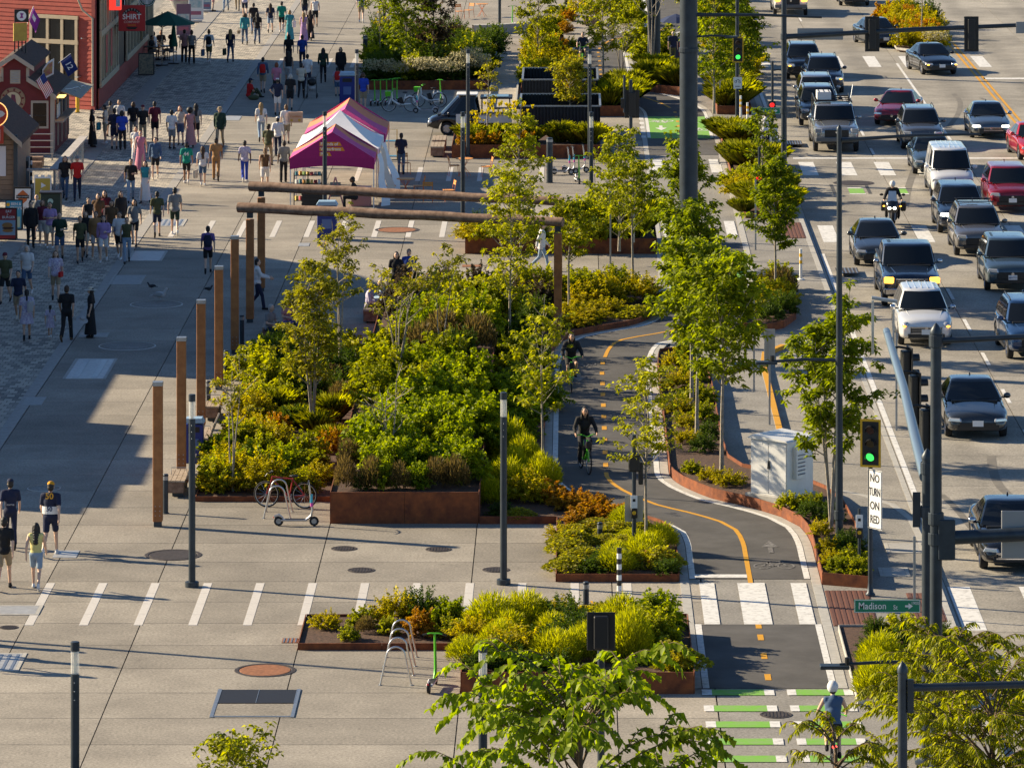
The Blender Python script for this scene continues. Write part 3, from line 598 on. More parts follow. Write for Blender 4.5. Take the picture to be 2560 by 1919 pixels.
SPOTS = {W1: ((131, 'at its rusty front'), (140, 'round the bare-stemmed little tree'), (150, 'round the vase-shaped tree'), (999, 'near the seated people')),
         W2: ((134, 'by the red bicycle'), (142, 'round the slim pale trunk'), (149, 'behind the slim pale trunk'), (999, 'next to the shaded benches')),
         W3: ((125, 'at the push button pole'), (131, 'by the orange perennials'), (140, 'beside the bearded rider'), (160, 'beside the rider in black'), (167, 'inside the path bend'), (999, 'along the far paving')),
         W7: ((-.8, 'at its scooter side'), (.8, 'behind the black signal back'), (99, 'at its cycle path side'))}
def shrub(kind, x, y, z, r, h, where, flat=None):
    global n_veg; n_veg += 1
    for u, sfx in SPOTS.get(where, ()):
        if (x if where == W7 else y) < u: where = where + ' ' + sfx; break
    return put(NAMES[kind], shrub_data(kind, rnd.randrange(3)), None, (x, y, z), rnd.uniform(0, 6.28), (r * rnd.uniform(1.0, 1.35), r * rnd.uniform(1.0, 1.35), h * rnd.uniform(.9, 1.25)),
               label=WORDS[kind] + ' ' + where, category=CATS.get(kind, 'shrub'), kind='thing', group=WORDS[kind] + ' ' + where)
def fill(kinds, x0, x1, y0, y1, z, r, h, step, where, inside=None, jit=0.35):
    y = y0; k = 0
    while y <= y1:
        x = x0 + (step * 0.5 if k % 2 else 0)
        while x <= x1:
            px, py = x + rnd.uniform(-jit, jit) * step, y + rnd.uniform(-jit, jit) * step
            if inside is None or inside(px, py):
                kd = rnd.choice(kinds); s = rnd.uniform(0.8, 1.2); shrub(kd, px, py, z, r * s, h * s * rnd.uniform(.9, 1.1), where)
            x += step
        y += step * 1.25; k += 1
def pip(x, y, poly):
    c = False; n = len(poly)
    for i in range(n):
        (x1, y1), (x2, y2) = poly[i][:2], poly[i - 1][:2]
        if (y1 > y) != (y2 > y) and x < (x2 - x1) * (y - y1) / (y2 - y1) + x1: c = not c
    return c
# long planter: brown front row, then bright shrubs, dark ones near the back
for x, q in ((-5.9, 'brown'), (-5.45, 'dark'), (-4.95, 'bright'), (-4.5, 'brown'), (-4.0, 'bright'), (-3.5, 'brown'), (-3.0, 'brown'), (-5.2, 'brown')): shrub(q, x, 128.6 + rnd.uniform(-.1, .5), .74, rnd.uniform(.28, .5), rnd.uniform(.45, .85), W1)
fill(['bright', 'bright', 'bright', 'lime'], -5.2, -2.8, 130.3, 143, .74, .82, 1.15, 1.15, W1)
shrub('brown', -5.9, 131.5, .74, .4, .7, W1); shrub('brown', -5.95, 134.5, .74, .4, .6, W1)
fill(['bright', 'lime', 'dark'], -5.9, -2.8, 144.5, 149, .74, .8, 1.0, 1.25, W1)
for x, y, q in ((-4.6, 151, 'brown'), (-3.4, 150.6, 'dark'), (-2.9, 152.4, 'brown'), (-4.0, 152.8, 'brown'), (-5.6, 151.5, 'lime'), (-5.0, 152.6, 'dark')): shrub(q, x, y, .74, .75, 1.1, W1)
fill(['bright', 'bright', 'lime'], -4.6, -2.7, 155, 162, .74, .85, 1.2, 1.25, W1)
for x, y in ((-5.4, 164), (-4.2, 165), (-3.1, 164.6), (-5.7, 160)): shrub('purple', x, y, .74, .7, 1.1, W1)
# left bed
fill(['lime', 'lime', 'yellow', 'bright'], -9.5, -6.8, 132, 137, .09, .62, .75, 0.95, W2)
for x, y in ((-9.4, 132.2), (-9.2, 133.3), (-9.5, 135)): shrub('yellow', x, y, .09, .62, .85, W2)
for x, y in ((-6.7, 139.2), (-7.3, 141), (-6.9, 143.5), (-7.9, 142.6), (-8.6, 144.5)): shrub('grass', x, y, .09, .75, .85, W2)
for x, y in ((-6.75, 138), (-8.4, 141.2)): shrub('orange', x, y, .09, .4, .6, W2)
fill(['lime', 'yellow', 'dark'], -9.5, -8.2, 139, 147, .09, .7, .8, 1.15, W2)
fill(['dark', 'lime', 'dark'], -9.4, -6.8, 147.5, 156, .09, .8, 1.05, 1.3, W2)
for x, y in ((-6.8, 146), (-7.2, 148.4)): shrub('brown', x, y, .09, .5, .8, W2)
# inner bed along the path
ins = lambda x, y: pip(x, y, east)
fill(['feather', 'yellow', 'feather'], -1.95, -0.9, 130.2, 137, .12, .6, .85, 0.95, W3, ins)
fill(['dark', 'carpet'], -2.0, -0.6, 128.3, 129.2, .12, .5, .4, .85, W3, ins)
for x, y in ((-0.75, 131.4), (-0.4, 130.2), (-0.15, 129.4), (0.35, 129.2), (0.1, 129.9), (0.6, 128.7)): shrub('orange', x, y, .12, .48, .5, W3)
fill(['carpet', 'carpet', 'yellow', 'orange'], -0.1, 1.4, 125, 128.3, .12, .42, .34, .8, W3, ins)
fill(['feather', 'feather', 'carpet'], 1.2, 2.4, 121.6, 127.4, .12, .5, .55, .85, W3, ins)
fill(['dark', 'dark', 'feather'], 0.6, 2.4, 120.9, 122.2, .12, .48, .48, .75, W3, ins)
for x, y in ((-0.05, 121.2), (0.3, 122.6), (-0.05, 123.6), (0.05, 124.6)): shrub('carpet', x, y, .12, .5, .5, W3)
fill(['dark', 'lime', 'bright'], -2.0, -1.0, 138.5, 158, .12, .75, .9, 1.2, W3, ins)
fill(['lime', 'yellow', 'lime'], -1.9, 2.6, 166.5, 170.8, .12, .85, 1.0, 1.15, W3, ins)
fill(['carpet', 'carpet', 'yellow'], -0.6, 2.4, 162, 165.6, .12, .75, .5, 1.0, W3, ins)
fill(['dark', 'purple'], -2.2, -1.0, 160, 171, .12, .7, 1.1, 1.5, W3, ins)
# island bed
W4 = 'in the curving island bed by the utility cabinet'
for x, y, k, r in ((6.55, 120.4, 'lime', .35), (7.0, 120.2, 'lime', .33), (6.4, 121.4, 'yellow', .33), (6.95, 121.6, 'lime', .36), (6.5, 123.0, 'yellow', .35), (7.0, 124.0, 'dark', .38), (6.95, 122.8, 'dark', .45), (6.35, 125.2, 'yellow', .33), (6.2, 127.6, 'dark', .42), (6.75, 127.2, 'dark', .4), (5.75, 128.9, 'lime', .35), (6.35, 128.9, 'lime', .38), (4.25, 132.3, 'yellow', .42), (3.8, 132.9, 'yellow', .35), (3.3, 134.2, 'lime', .3), (3.7, 137.5, 'dark', .42), (3.3, 138.9, 'yellow', .36), (3.9, 139.8, 'dark', .4), (3.3, 141.5, 'yellow', .4), (3.9, 142.6, 'lime', .45), (3.2, 144, 'yellow', .42), (3.8, 146, 'lime', .5), (3.2, 148.5, 'yellow', .5), (3.75, 150, 'lime', .5), (3.2, 152, 'yellow', .45), (3.6, 154, 'lime', .45)):
    shrub(k, x, y, .2, r, r * 1.25, W4)
W5 = 'under the street tree beside the delineator post'
for x, y, k in ((6.6, 163, 'dark'), (7.1, 164.2, 'dark'), (6.5, 165.2, 'yellow'), (7.1, 166.3, 'yellow'), (6.7, 167.6, 'lime'), (7.2, 168.6, 'brown'), (6.8, 170, 'yellow'), (7.2, 171.2, 'lime')): shrub(k, x, y, .16, .6, .85, W5)
# front planters
W6 = 'in the low mulch bed behind the hoop racks'
for x, y, k, r in ((-5.72, 114.4, 'yellow', .33), (-5.1, 113.1, 'lime', .27), (-4.85, 114.6, 'lime', .34), (-4.75, 113.9, 'brown', .25), (-4.2, 113.7, 'lime', .28), (-4.1, 114.9, 'yellow', .5), (-3.5, 115.0, 'dark', .62), (-3.5, 113.6, 'orange', .45), (-2.9, 114.6, 'bright', .5), (-2.75, 113.3, 'lime', .35)): shrub(k, x, y, .1, r, r * 1.5, W6)
fill(['feather', 'feather', 'dark', 'feather', 'yellow'], -2.1, 0.3, 109.4, 113.6, .4, .6, .68, .85, W7)
for x, y in ((-1.9, 108.5), (-1.1, 108.6), (-0.3, 108.5), (-1.5, 109.2)): shrub('dark', x, y, .4, .5, .55, W7)
fill(['yellow', 'carpet'], -0.6, 1.2, 112.8, 114, .4, .55, .6, .8, W7)
fill(['lime', 'bright', 'feather'], 1.1, 2.4, 111.0, 113.8, .4, .6, .72, .9, W7)
fill(['feather', 'yellow'], 0.4, 1.3, 109.5, 111.8, .4, .5, .8, .85, W7)
for x, y in ((1.4, 109.6), (2.2, 110), (2.45, 109.0)): shrub('carpet', x, y, .4, .55, .5, W7)
shrub('yellow', 2.3, 108.7, .4, .35, .4, W7)
W8 = 'in the planter beneath the log beams'
fill(['lime', 'olive' if False else 'yellow', 'dark'], -3.4, 0.0, 181.4, 184.4, .5, .8, .75, 1.25, W8)
fill(['lime', 'grass', 'lime'], 0.2, 2.8, 181.4, 184.4, .5, .95, 1.5, 1.1, W8)
W9 = 'in the planter beside the small electric truck'
for x in (-4.6, -3.9, -3.2, -2.5, -1.9): shrub('orange', x, 212.2 + rnd.uniform(-.1, .2), .5, .45, .6, W9); shrub('grass', x + .2, 213.6, .5, .8, .9, W9)
for x in (-4.2, -3.2, -2.2): shrub('poker', x, 213.6, .5, .8, 1.1, W9); shrub('lime', x - .2, 212.7, .5, .5, .7, W9)
for x in (-.45, 0.2, 0.85): shrub('grass', x, 212.8 + rnd.uniform(-.3, .5), .5, .85, 1.0, W9)
W10 = 'beside the green cycle marking'
for x, y in ((1.8, 229.5), (2.5, 229.8), (2.1, 231), (2.8, 232), (1.7, 232.6), (2.3, 234), (2.7, 236)): shrub('grass', x, y, .43, 1.1, 1.25, W10)
W11 = 'on the island where the cycle path bends'
for x, y in ((4.0, 241.3), (4.7, 240.2), (5.2, 239.6), (5.1, 242), (4.4, 243.5), (4.2, 247)): shrub('grass', x, y, .35, 1.1, 1.25, W11)
W12 = 'at the bike signal pole'
for x, y in ((7.2, 230.6), (7.8, 231), (7.3, 233), (8, 234), (7.5, 236.5), (8, 239)): shrub('grass', x, y, .33, 1.15, 1.25, W12)
W13 = 'on the corner of the wide street crossing'
for x, y in ((7.0, 208.2), (7.5, 207.5), (7.3, 210), (7.9, 209.2), (8.2, 207), (7.1, 217.5), (7.6, 218.6), (7.0, 219.8), (7.5, 216.2)): shrub('grass', x, y, .12, 1.1, 1.15, W13)
W14 = 'in the corner bed at the pale crossing bars'
fill(['lime', 'grass', 'yellow', 'grass'], 7.1, 8.5, 192, 202.5, .12, .85, .9, 1.1, W14)
W15 = 'behind the parked rental bikes'
fill(['dark', 'dark', 'lime'], -9.8, -4.2, 243, 260, .38, .95, 1.3, 1.7, W15)
for x in (-9.4, -8.5, -7.6, -6.8, -6.0): shrub('straw', x, 241.8, .38, .7, .9, W15); shrub('dark', x, 241.9, .38, .7, .7, W15)
for x in (-5.4, -4.9, -4.5): shrub('straw', x, 242.5, .38, .5, 1.2, W15); shrub('grass', x, 243.5, .38, .9, 1.2, W15)
fill(['yellow', 'lime', 'grass'], -5.6, -4.5, 246, 260, .38, .75, 1.2, 1.4, W15)
W16 = 'beside the timber deck'
fill(['grass', 'lime', 'yellow'], -1.9, -0.7, 240, 267, .25, .7, 1.2, 1.4, W16)
W17 = 'in the road median'
fill(['orange', 'yellow', 'yellow', 'dark'], 17.9, 19.7, 263, 283, .08, .72, 1.15, 1.2, W17)
shrub('straw', 19.4, 262.2, .08, .6, .9, W17)
W18 = 'in the kerbed bed at the tall street pole'
fill(['lime', 'feather', 'lime'], 6.7, 8.5, 107.4, 111.0, .09, .5, .6, .75, W18)
fill(['lime', 'dark'], 7.0, 8.5, 111.6, 114.0, .09, .45, .55, .8, W18)
W19 = 'far along the plaza beyond the black boxes'
fill(['yellow', 'lime', 'orange', 'grass'], -0.5, -0.1, 244, 285, .0, .6, .8, 1.6, W19)
fill(['lime', 'yellow', 'bright'], 2.9, 4.0, 254, 282, .0, 1.1, 1.5, 1.9, W19, lambda x, y: abs(x - clx(y)) > 1.9)
fill(['lime', 'yellow'], 7.6, 8.8, 245, 330, .0, .9, 1.2, 2.4, W19)
# ------------------------------------------------------------------ trees
def tree(label, base, h, rad, cb=0.3, nb=16, k=9, leaf=0.14, m='lime', dens=1.0, tr=0.045, wob=0.12, multi=1, asp=0.62, bare=0.0, spread=1.0, group=None, name='street_tree', shape='col', lean=(0, 0)):
    t = thing(name, label, 'tree', base, 0, group); tk = MB(); tips = []; z0 = h * cb
    def env(f):                                            # crown radius along its height
        if shape == 'col': return rad * (0.45 + 0.55 * math.sin(math.pi * min(1, 0.12 + 0.85 * f)))
        if shape == 'cone': return rad * (1.05 - 0.85 * f)
        return rad * math.sqrt(max(0.03, 1 - (2 * f - 0.9) ** 2 / 1.25))
    for s in range(multi):
        a0 = 2 * math.pi * s / multi + rnd.uniform(0, 1); sp = 0.0 if multi == 1 else rad * 0.45
        hh = h * (1 if s == 0 else rnd.uniform(0.72, 0.95)); n = 7; ph = rnd.uniform(0, 6)
        stem = [Vector((lean[0] * (i / n) ** 1.3 + math.sin(ph + i) * wob * (i / n) * 0.5 + math.cos(a0) * sp * (i / n), lean[1] * i / n + math.cos(ph * 2 + i) * wob * (i / n) * 0.5 + math.sin(a0) * sp * (i / n), hh * 0.95 * i / n)) for i in range(n + 1)]
        tk.tube(stem, [max(0.008, tr * (1 - 0.85 * i / n) * (1.0 if multi == 1 else 0.75)) * (1.35 if i == 0 else 1) for i in range(n + 1)], 7)
        tips.append(stem[-1])
        B = max(3, int(nb / multi))
        for b in range(B):
            f = (b + rnd.uniform(0.1, 0.9)) / B; zz = z0 + (hh * 0.9 - z0) * f * 0.92; u = zz / (hh * 0.95) * n; i = min(n - 1, int(u)); p = stem[i].lerp(stem[i + 1], u - i)
            a = b * 2.4 + a0 + rnd.uniform(-.5, .5); L = env(f) * rnd.uniform(0.75, 1.1); up = rnd.uniform(0.5, 1.2) * L / spread
            q1 = p + Vector((math.cos(a) * L * 0.5, math.sin(a) * L * 0.5, up * 0.45)); q2 = p + Vector((math.cos(a) * L * 0.95, math.sin(a) * L * 0.95, up))
            q2.z = min(q2.z, h)
            tk.tube([p, q1, q2], [tr * 0.32, tr * 0.2, 0.006], 4); tips += [q2, q1.lerp(q2, 0.5)]
            for _ in range(3):
                c = p.lerp(q2, rnd.uniform(0.35, 0.9)); e = c + Vector((rnd.gauss(0, 1), rnd.gauss(0, 1), rnd.uniform(0.1, 1.1))) * L * 0.34
                e.z = min(e.z, h * 1.02); tk.tube([c, e], [tr * 0.12, 0.004], 3); tips += [e, c.lerp(e, 0.6)]
    tk.build('trunk', M_bark, t, smooth=40)
    T = np.array([tuple(p) for p in tips]); T = T[nr.uniform(0, 1, len(T)) > bare]
    T2 = T[nr.uniform(0, 1, len(T)) < (dens - 1)]; T = np.concatenate([T, T2 + nr.normal(0, rad * 0.13, T2.shape)])
    n = len(T) * k; i = np.repeat(np.arange(len(T)), k); d = rdir(n, -0.55, 0.5); P = T[i] + d * nr.uniform(0, 0.35, (n, 1)) * leaf + nr.normal(0, leaf * 0.18, (n, 3))
    tint = np.clip(nr.normal(0.5, 0.17, n) + np.repeat(nr.normal(0, 0.14, len(T)), k), 0, 1)
    put('crown', leafmesh('crown', P, d, leaf * nr.uniform(0.7, 1.2, n), leaf * asp, LM[m], tint, 0.35), t); return t
def G(x, y, z=0.0): return gp(x, y, z)
tree('sparse young tree with bare forked stems in the low bed beside the timber bench', G(582, 1228, .09), 3.8, .72, .45, 14, 7, .11, 'olive', 1, .04, multi=3, bare=.35)
tree('slim yellow-green tree with pale trunk behind the sparse young tree', G(781, 1085, .09), 5.9, .95, .22, 44, 9, .12, 'olive', 2, .05, multi=4)
tree('thin-topped tree rising in front of the long log beam', G(850, 895, .74), 5.0, .72, .3, 30, 8, .12, 'olive', 1, .045, bare=.15, multi=3)
tree('bare-stemmed little tree standing at the front of the long planter', G(971, 1178, .74), 3.0, .85, .3, 12, 4, .09, 'olive', 1, .045, multi=3, bare=.6, spread=1.3)
tree('vase-shaped tree with many pale stems in the middle of the long planter', G(996, 948, .74), 3.6, 1.15, .45, 20, 8, .12, 'olive', 1, .05, multi=5, bare=.2)
tree('yellowing little tree beside the vase-shaped tree', G(1105, 905, .74), 3.6, .8, .5, 14, 8, .12, 'olive', 1, .04, multi=2, bare=.2)
tree('full leafy tree in the winding bed at the end of the log beams', G(1275, 872, .12), 6.2, 1.05, .22, 34, 10, .13, 'lime', 1.4, .05)
tree('tall narrow tree reaching above the log beams beside the scooters', G(1300, 733, .12), 6.9, .85, .2, 34, 9, .13, 'lime', 1.4, .05)
tree('short tree with a grey trunk beside the single rusted post', G(1423, 791, .12), 4.2, .85, .42, 24, 10, .14, 'lime', 1.4, .05)
tree('upright tree with a pale trunk between the flowering shrubs and the paving', G(1582, 716, .12), 4.6, .95, .4, 24, 10, .14, 'lime', 1.4, .05)
tree('bushy tree filling the far planter beside the cycle path', G(1548, 628, .5), 4.6, 1.05, .08, 28, 10, .15, 'lime', 1.4, .05)
tree('yellow-green tree with a white trunk beside the two green bike riders', G(1356, 1217, .12), 5.4, .8, .33, 26, 9, .125, 'lime', 1, .045, bare=.1)
tree('airy tree over the feathery shrubs at the path side push button pole', G(1616, 1365, .12), 4.9, .95, .36, 26, 9, .115, 'lime', 1.4, .045, bare=.08)
tree('tall maple with a straight trunk in the middle of the island bed', G(1743, 1107, .2), 6.0, 1.15, .42, 34, 10, .17, 'maple', 2, .06)
tree('slender maple in the island bed just behind the straight maple', G(1730, 1010, .2), 6.4, 1.0, .38, 30, 10, .16, 'maple', 2, .06)
tree('spreading maple in the island bed closest to the utility cabinet', G(1805, 1192, .2), 6.5, 1.25, .36, 38, 10, .17, 'maple', 2, .06, shape='ball')
tree('tall thin maple standing at the bend where the path swings out', G(1712, 860, .1), 7.2, .95, .3, 32, 9, .16, 'maple', 2, .06)
tree('many-spired maple between the tall grey pole and the traffic signal', G(2078, 1319, .2), 6.6, 1.05, .26, 40, 10, .16, 'maple', 2, .055, multi=4, shape='ball')
tree('street tree with a slim trunk in the rounded bed beside the road', G(1938, 743, .16), 5.0, .85, .3, 30, 10, .15, 'maple', 2, .05)
tree('dark green street tree behind the bike traffic signal', G(1785, 285, 0.3), 7.2, 1.5, .15, 40, 10, .19, 'maple', 2, .06, shape='ball')
tree('slim dark tree beside the street name sign pole', G(1850, 262, 0.3), 5.0, 1.1, .25, 26, 10, .18, 'maple', 2, .06)
tree('small round tree in front of the black corrugated boxes', G(1425, 303, .5), 2.9, .9, .25, 20, 10, .15, 'olive', 2, .045)
tree('leafless multi-stemmed tree beside the far cycle path', G(1553, 200, .1), 3.0, 1.0, .45, 16, 4, .12, 'olive', 1, .05, multi=4, bare=.45)
tree('tall yellow-green tree over the far cycle path', G(1508, 203, .1), 6.0, 1.3, .2, 34, 9, .17, 'lime', 1.4, .05)
tree('pale forked bare tree beside the double column', G(1630, 172, .1), 6.5, 1.2, .35, 10, 2, .12, 'olive', 1, .07, multi=3, bare=.8)
tree('olive green tree in the bed behind the rental bikes', G(1016, 190, .38), 7.0, 1.5, .15, 40, 10, .18, 'maple', 2, .06, shape='ball')
tree('dark purple-leaved tree in the bed behind the rental bikes', G(1085, 178, .38), 7.0, 1.25, .08, 40, 10, .18, 'purple', 3, .06, shape='ball')
tree('thin see-through tree at the end of the bed by the blue bin', G(950, 160, .38), 5.5, .8, .2, 20, 6, .14, 'olive', 1, .045, bare=.3)
tree('tree rising over the shrubs beside the timber deck', G(1345, 175, .25), 6.0, 1.2, .15, 34, 10, .17, 'lime', 1.4, .05)
tree('golden leafy tree far along the plaza near the seated people', G(1478, 90, .0), 5.0, 1.6, .15, 30, 9, .19, 'yellow', 2, .05, shape='ball')
tree('little sparse tree among the torch lilies', G(1219, 330, .5), 3.3, .62, .4, 14, 7, .12, 'olive', 1, .04, bare=.2)
tree('slim tree in the median with a dark stem', Vector((18.9, 265, .1)), 4.5, .9, .6, 12, 8, .16, 'dark', 1, .05)
tree('corner street tree in the bed at the pale crossing bars', G(1905, 482, .12), 3.6, .75, .3, 18, 9, .14, 'maple', 1, .045)
# close to the camera: large-leaved tree and narrow-leaved street trees
def big_tree(label, base, h, rad, nbr, leaf, asp, m, step, droop, cb=0.45, kpair=2, up=0.35):
    t = thing('street_tree', label, 'tree', base); tk = MB(); P, D = [], []
    tk.tube([(0, 0, 0), (0.05, 0, h * 0.5), (0, 0.05, h * 0.9)], [.11, .08, .03], 10)
    for b in range(nbr):
        f = rnd.uniform(0, 1); z = h * (cb + (0.93 - cb) * f); a = b * 2.39996 + rnd.uniform(-.3, .3); L = rad * (1.15 - 0.6 * f) * rnd.uniform(0.75, 1.12)
        rise = up * L * rnd.uniform(0.5, 1.4) + (0.4 * L * f)
        pts = []
        for i in range(9):
            s = i / 8; pts.append(Vector((math.cos(a) * L * s, math.sin(a) * L * s, z + rise * math.sin(s * 1.9) - droop * L * s * s)))
        tk.tube(pts, [0.017 * (1 - 0.85 * i / 8) for i in range(9)], 5)
        subs = [pts]
        for q in range(4):
            s0 = rnd.uniform(0.25, 0.85); i = int(s0 * 8); c = pts[i]; a2 = a + rnd.choice((-1, 1)) * rnd.uniform(0.4, 1.1); l2 = L * rnd.uniform(0.25, 0.5)
            sp = [c + Vector((math.cos(a2) * l2 * s, math.sin(a2) * l2 * s, up * l2 * math.sin(s * 2) - droop * l2 * s * s)) for s in (0, .25, .5, .75, 1)]
            tk.tube(sp, [0.011, .009, .007, .005, .003], 4); subs.append(sp)
        for sp in subs:
            for i in range(len(sp) - 1):
                d = sp[i + 1] - sp[i]; n = max(1, int(d.length / step)); q = Vector((-d.y, d.x, 0)); q = q.normalized() if q.length > 1e-6 else Vector((1, 0, 0)); dn = d.normalized()
                if sp is pts and i < 2: continue
                for j in range(n):
                    for sgn in ((-1, 1) if kpair == 2 else (-1, 1, 0)):
                        P.append(sp[i] + d * ((j + rnd.random()) / n)); D.append(q * sgn * rnd.uniform(.6, 1) + dn * rnd.uniform(.3, .9) + Vector((0, 0, rnd.uniform(-.9, -.1))))
    tk.build('trunk', M_twig, t, smooth=40)
    P = np.array([tuple(p) for p in P]); D = np.array([tuple(p) for p in D]); n = len(P)
    put('crown', leafmesh('crown', P, D, leaf * nr.uniform(.65, 1.15, n), leaf * asp, LM[m], np.clip(nr.normal(.5, .2, n), 0, 1), 0.3, 0.1), t); return t
rnd.seed(11); nr = np.random.default_rng(11)
big_tree('large-leaved tree spreading its branches below the deep planter and green crossing blocks', (0.15, 81, -2.0), 8.35, 2.9, 50, .155, .82, 'linden', .075, .32, .58, 2, .4)
big_tree('narrow-leaved street tree standing over the kerbed bed at the tall street pole', (7.25, 94.0, 0), 4.15, 1.7, 44, .13, .32, 'zelkova', .045, .22, .55, 3)
big_tree('wide narrow-leaved street tree beyond the capped grey mast pole', (7.35, 86.0, 0), 5.2, 2.2, 62, .13, .32, 'zelkova', .045, .22, .45, 3)
big_tree('low narrow-leaved tree whose twigs hang over the helmeted rider', (4.55, 84.5, -1.2), 6.1, 1.2, 22, .12, .32, 'zelkova', .05, .4, .68, 3)
tree('tip of a young tree in front of the open paving', (-6.15, 90, 0), 3.5, .8, .4, 20, 8, .11, 'lime', 1.4, .04)
# ------------------------------------------------------------------ lamps, bollards, timber frame
def lamp_post(p, label, h=4.68):
    t = thing('lamp_post', label, 'lamp post', (p[0], p[1], 0))
    MB().lathe([(.17, 0), (.17, .12), (.155, .13), (.085, .135), (.08, h - .62), (.08, h - .60), (.001, h - .59)], 18).build('pole', M_steel, t, smooth=35)
    MB().lathe([(.078, h - .59), (.078, h - .17)], 18).build('glass_tube', M_clear, t, smooth=40)
    MB().lathe([(.028, h - .6), (.028, h - .16)], 8).build('light_core', mat('lamp_core', (.75, .72, .6), .4), t)
    MB().lathe([(.001, h - .175), (.084, h - .17), (.084, h - .01), (.07, h), (.001, h)], 18).build('cap', M_steel, t, smooth=35)
    for k in range(3): MB().ell((0, -.083, h - .75 - .16 * k), (.012, .008, .012), 6, 4).build('bolt', M_galv, t)
for x, y, lb in ((480, 1466, 'slim lamp post with glass top standing by the large dark round cover'), (1259, 1460, 'slim lamp post with glass top at the foot of the long planter'),
                 (1157, 590, 'slim lamp post with glass top beside the planter under the log beams'), (812, 588, 'slim lamp post with glass top in front of the pink market tent'),
                 (1170, 396, 'slim lamp post with glass top at the corner of the torch lily planter'), (892, 396, 'slim lamp post with glass top behind the market tents'),
                 (1474, 398, 'slim lamp post with glass top in front of the corrugated black boxes'), (1478, 590, 'slim lamp post with glass top among the planter trees by the scooters'),
                 (1249, 72, 'slim lamp post with glass top on the shaded far plaza'), (961, 82, 'slim lamp post with glass top by the far blue bin')):
    lamp_post(gp(x, y), lb)
lamp_post((-17.0, 114.9), 'tall lamp post with glass top beyond the edge of the paving stripes', 7.0)
lamp_post((-9.2, 91.3), 'slim lamp post with glass top alone on the open paving'); lamp_post((-1.63, 91.2), 'slim lamp post with glass top beside the branches of the large-leaved tree')
def bollard(x, y, label, h=1.04, r=.07, m=None, group=None):
    p = gp(x, y); t = thing('bollard', label, 'bollard', p, 0, group)
    MB().lathe([(r, 0), (r, h - .02), (r - .015, h), (.001, h)], 14).build('post', m or M_steel, t, smooth=35)
    MB().lathe([(r + .001, h - .16), (r + .002, h - .06)], 14).build('light_band', M_galv, t)
    MB().lathe([(r + .03, 0), (r + .03, .015), (r, .02)], 14).build('base_ring', M_steel, t)
bollard(414, 1283, 'dark bollard at the foot of the front timber post')
for x, y in ((521, 1040), (565, 960), (605, 868)): bollard(x, y, 'dark bollard standing between two tall timber posts', group='bollards along the timber posts')
bollard(1500, 1354, 'short dark bollard light among the low shrubs', .5); bollard(1465, 1560, 'short dark bollard light among the golden shrubs of the deep planter', 1.0)
bollard(913, 168, 'thick dark bollard beside the far bed', 1.6, .12); bollard(1374, 457, 'tall bike counter bollard beside the silver scooters', 1.85, .13)
t = thing('striped_bollard', 'black and white banded bollard in front of the dark evergreen shrubs', 'bollard', gp(1548, 1476))
for k in range(8): MB().lathe([(.058, .13 * k), (.058, .13 * k + .13)] + ([(.001, 1.04)] if k == 7 else []), 14).build('band', M_black if k % 2 else M_white, t)
def delineator(x, y, label, h=1.1):
    t = thing('delineator_post', label, 'delineator', gp(x, y))
    MB().lathe([(.14, 0), (.13, .04), (.055, .06), (.05, h), (.001, h)], 12).build('post', M_white, t, smooth=40)
    for z in (h - .16, h - .4): MB().lathe([(.0535, z - .12), (.0535, z)], 12).build('reflective_band', M_yel, t)
delineator(2002, 700, 'white delineator post with yellow bands beside the road kerb near the street tree'); delineator(1852, 299, 'white delineator post with yellow bands behind the bike signal pole'); delineator(1869, 317, 'white delineator post with yellow bands beside the arching grass clump')
def timber_post(x, y, top, label, w_=.25):
    p = gp(x, y); h = top
    t = thing('timber_post', label, 'post', p)
    MB().box((0, 0, .1 + (h - .16) / 2), (w_, w_, h - .24)).build('post', M_timber, t, bevel=.012)
    MB().box((0, 0, .07), (w_ * .8, w_ * .8, .14)).build('steel_shoe', M_steel, t)
    MB().box((0, 0, h - .05), (w_ + .012, w_ + .012, .1)).build('steel_cap', M_galv, t)
    for k in range(3):
        for s in (-1, 1): MB().lathe([(.001, -.002), (.014, -.001), (.014, .01)], 8, (s * .06, -w_ / 2, .3 + .12 * k), 'Y').build('bolt', M_galv, t)
TX = -10.7
for Y, nm in ((127.5, 'front tall square timber post beside the bench'), (135.2, 'second tall square timber post beside the blue bin'), (142.4, 'third tall square timber post in the row'), (149.6, 'fourth tall square timber post in the row'), (156.7, 'fifth tall square timber post next to the log frame')):
    t_ = timber_post((TX * FPX / Y) + XV, CAM_H * FPX / Y + YH, 3.75, nm)
def log_frame(pa, pb, z, label):
    t = thing('log_beam', label, 'log beam', (pa[0], pa[1], 0)); d = Vector((pb[0] - pa[0], pb[1] - pa[1], 0)); n = 14
    pts = [d * (i / n) * 1.055 + Vector((-.4, .12, z + .012 * math.sin(i * 1.7))) for i in range(n + 1)]
    MB().tube(pts, [.17 - .02 * i / n + .006 * math.sin(i * 2.3) for i in range(n + 1)], 16).build('log', M_wood, t, smooth=45)
    for q, w_ in ((Vector((0, 0, 0)), .26), (d, .26)):
        MB().box((q.x, q.y, .12 + (z - .5) / 2), (w_, w_, z - .5)).build('post', M_timber, t, bevel=.012)
        MB().box((q.x, q.y, .07), (.2, .2, .16)).build('steel_shoe', M_steel, t)
        MB().box((q.x, q.y, z - .24), (.2, .2, .18)).build('saddle_bracket', M_steel, t)
log_frame((-10.66, 163.5), (-.42, 159.9), 3.8, 'long weathered log beam on timber posts closer to the pigeons')
log_frame((-10.75, 170.9), (-.42, 166.8), 3.62, 'long weathered log beam on timber posts next to the market tents')
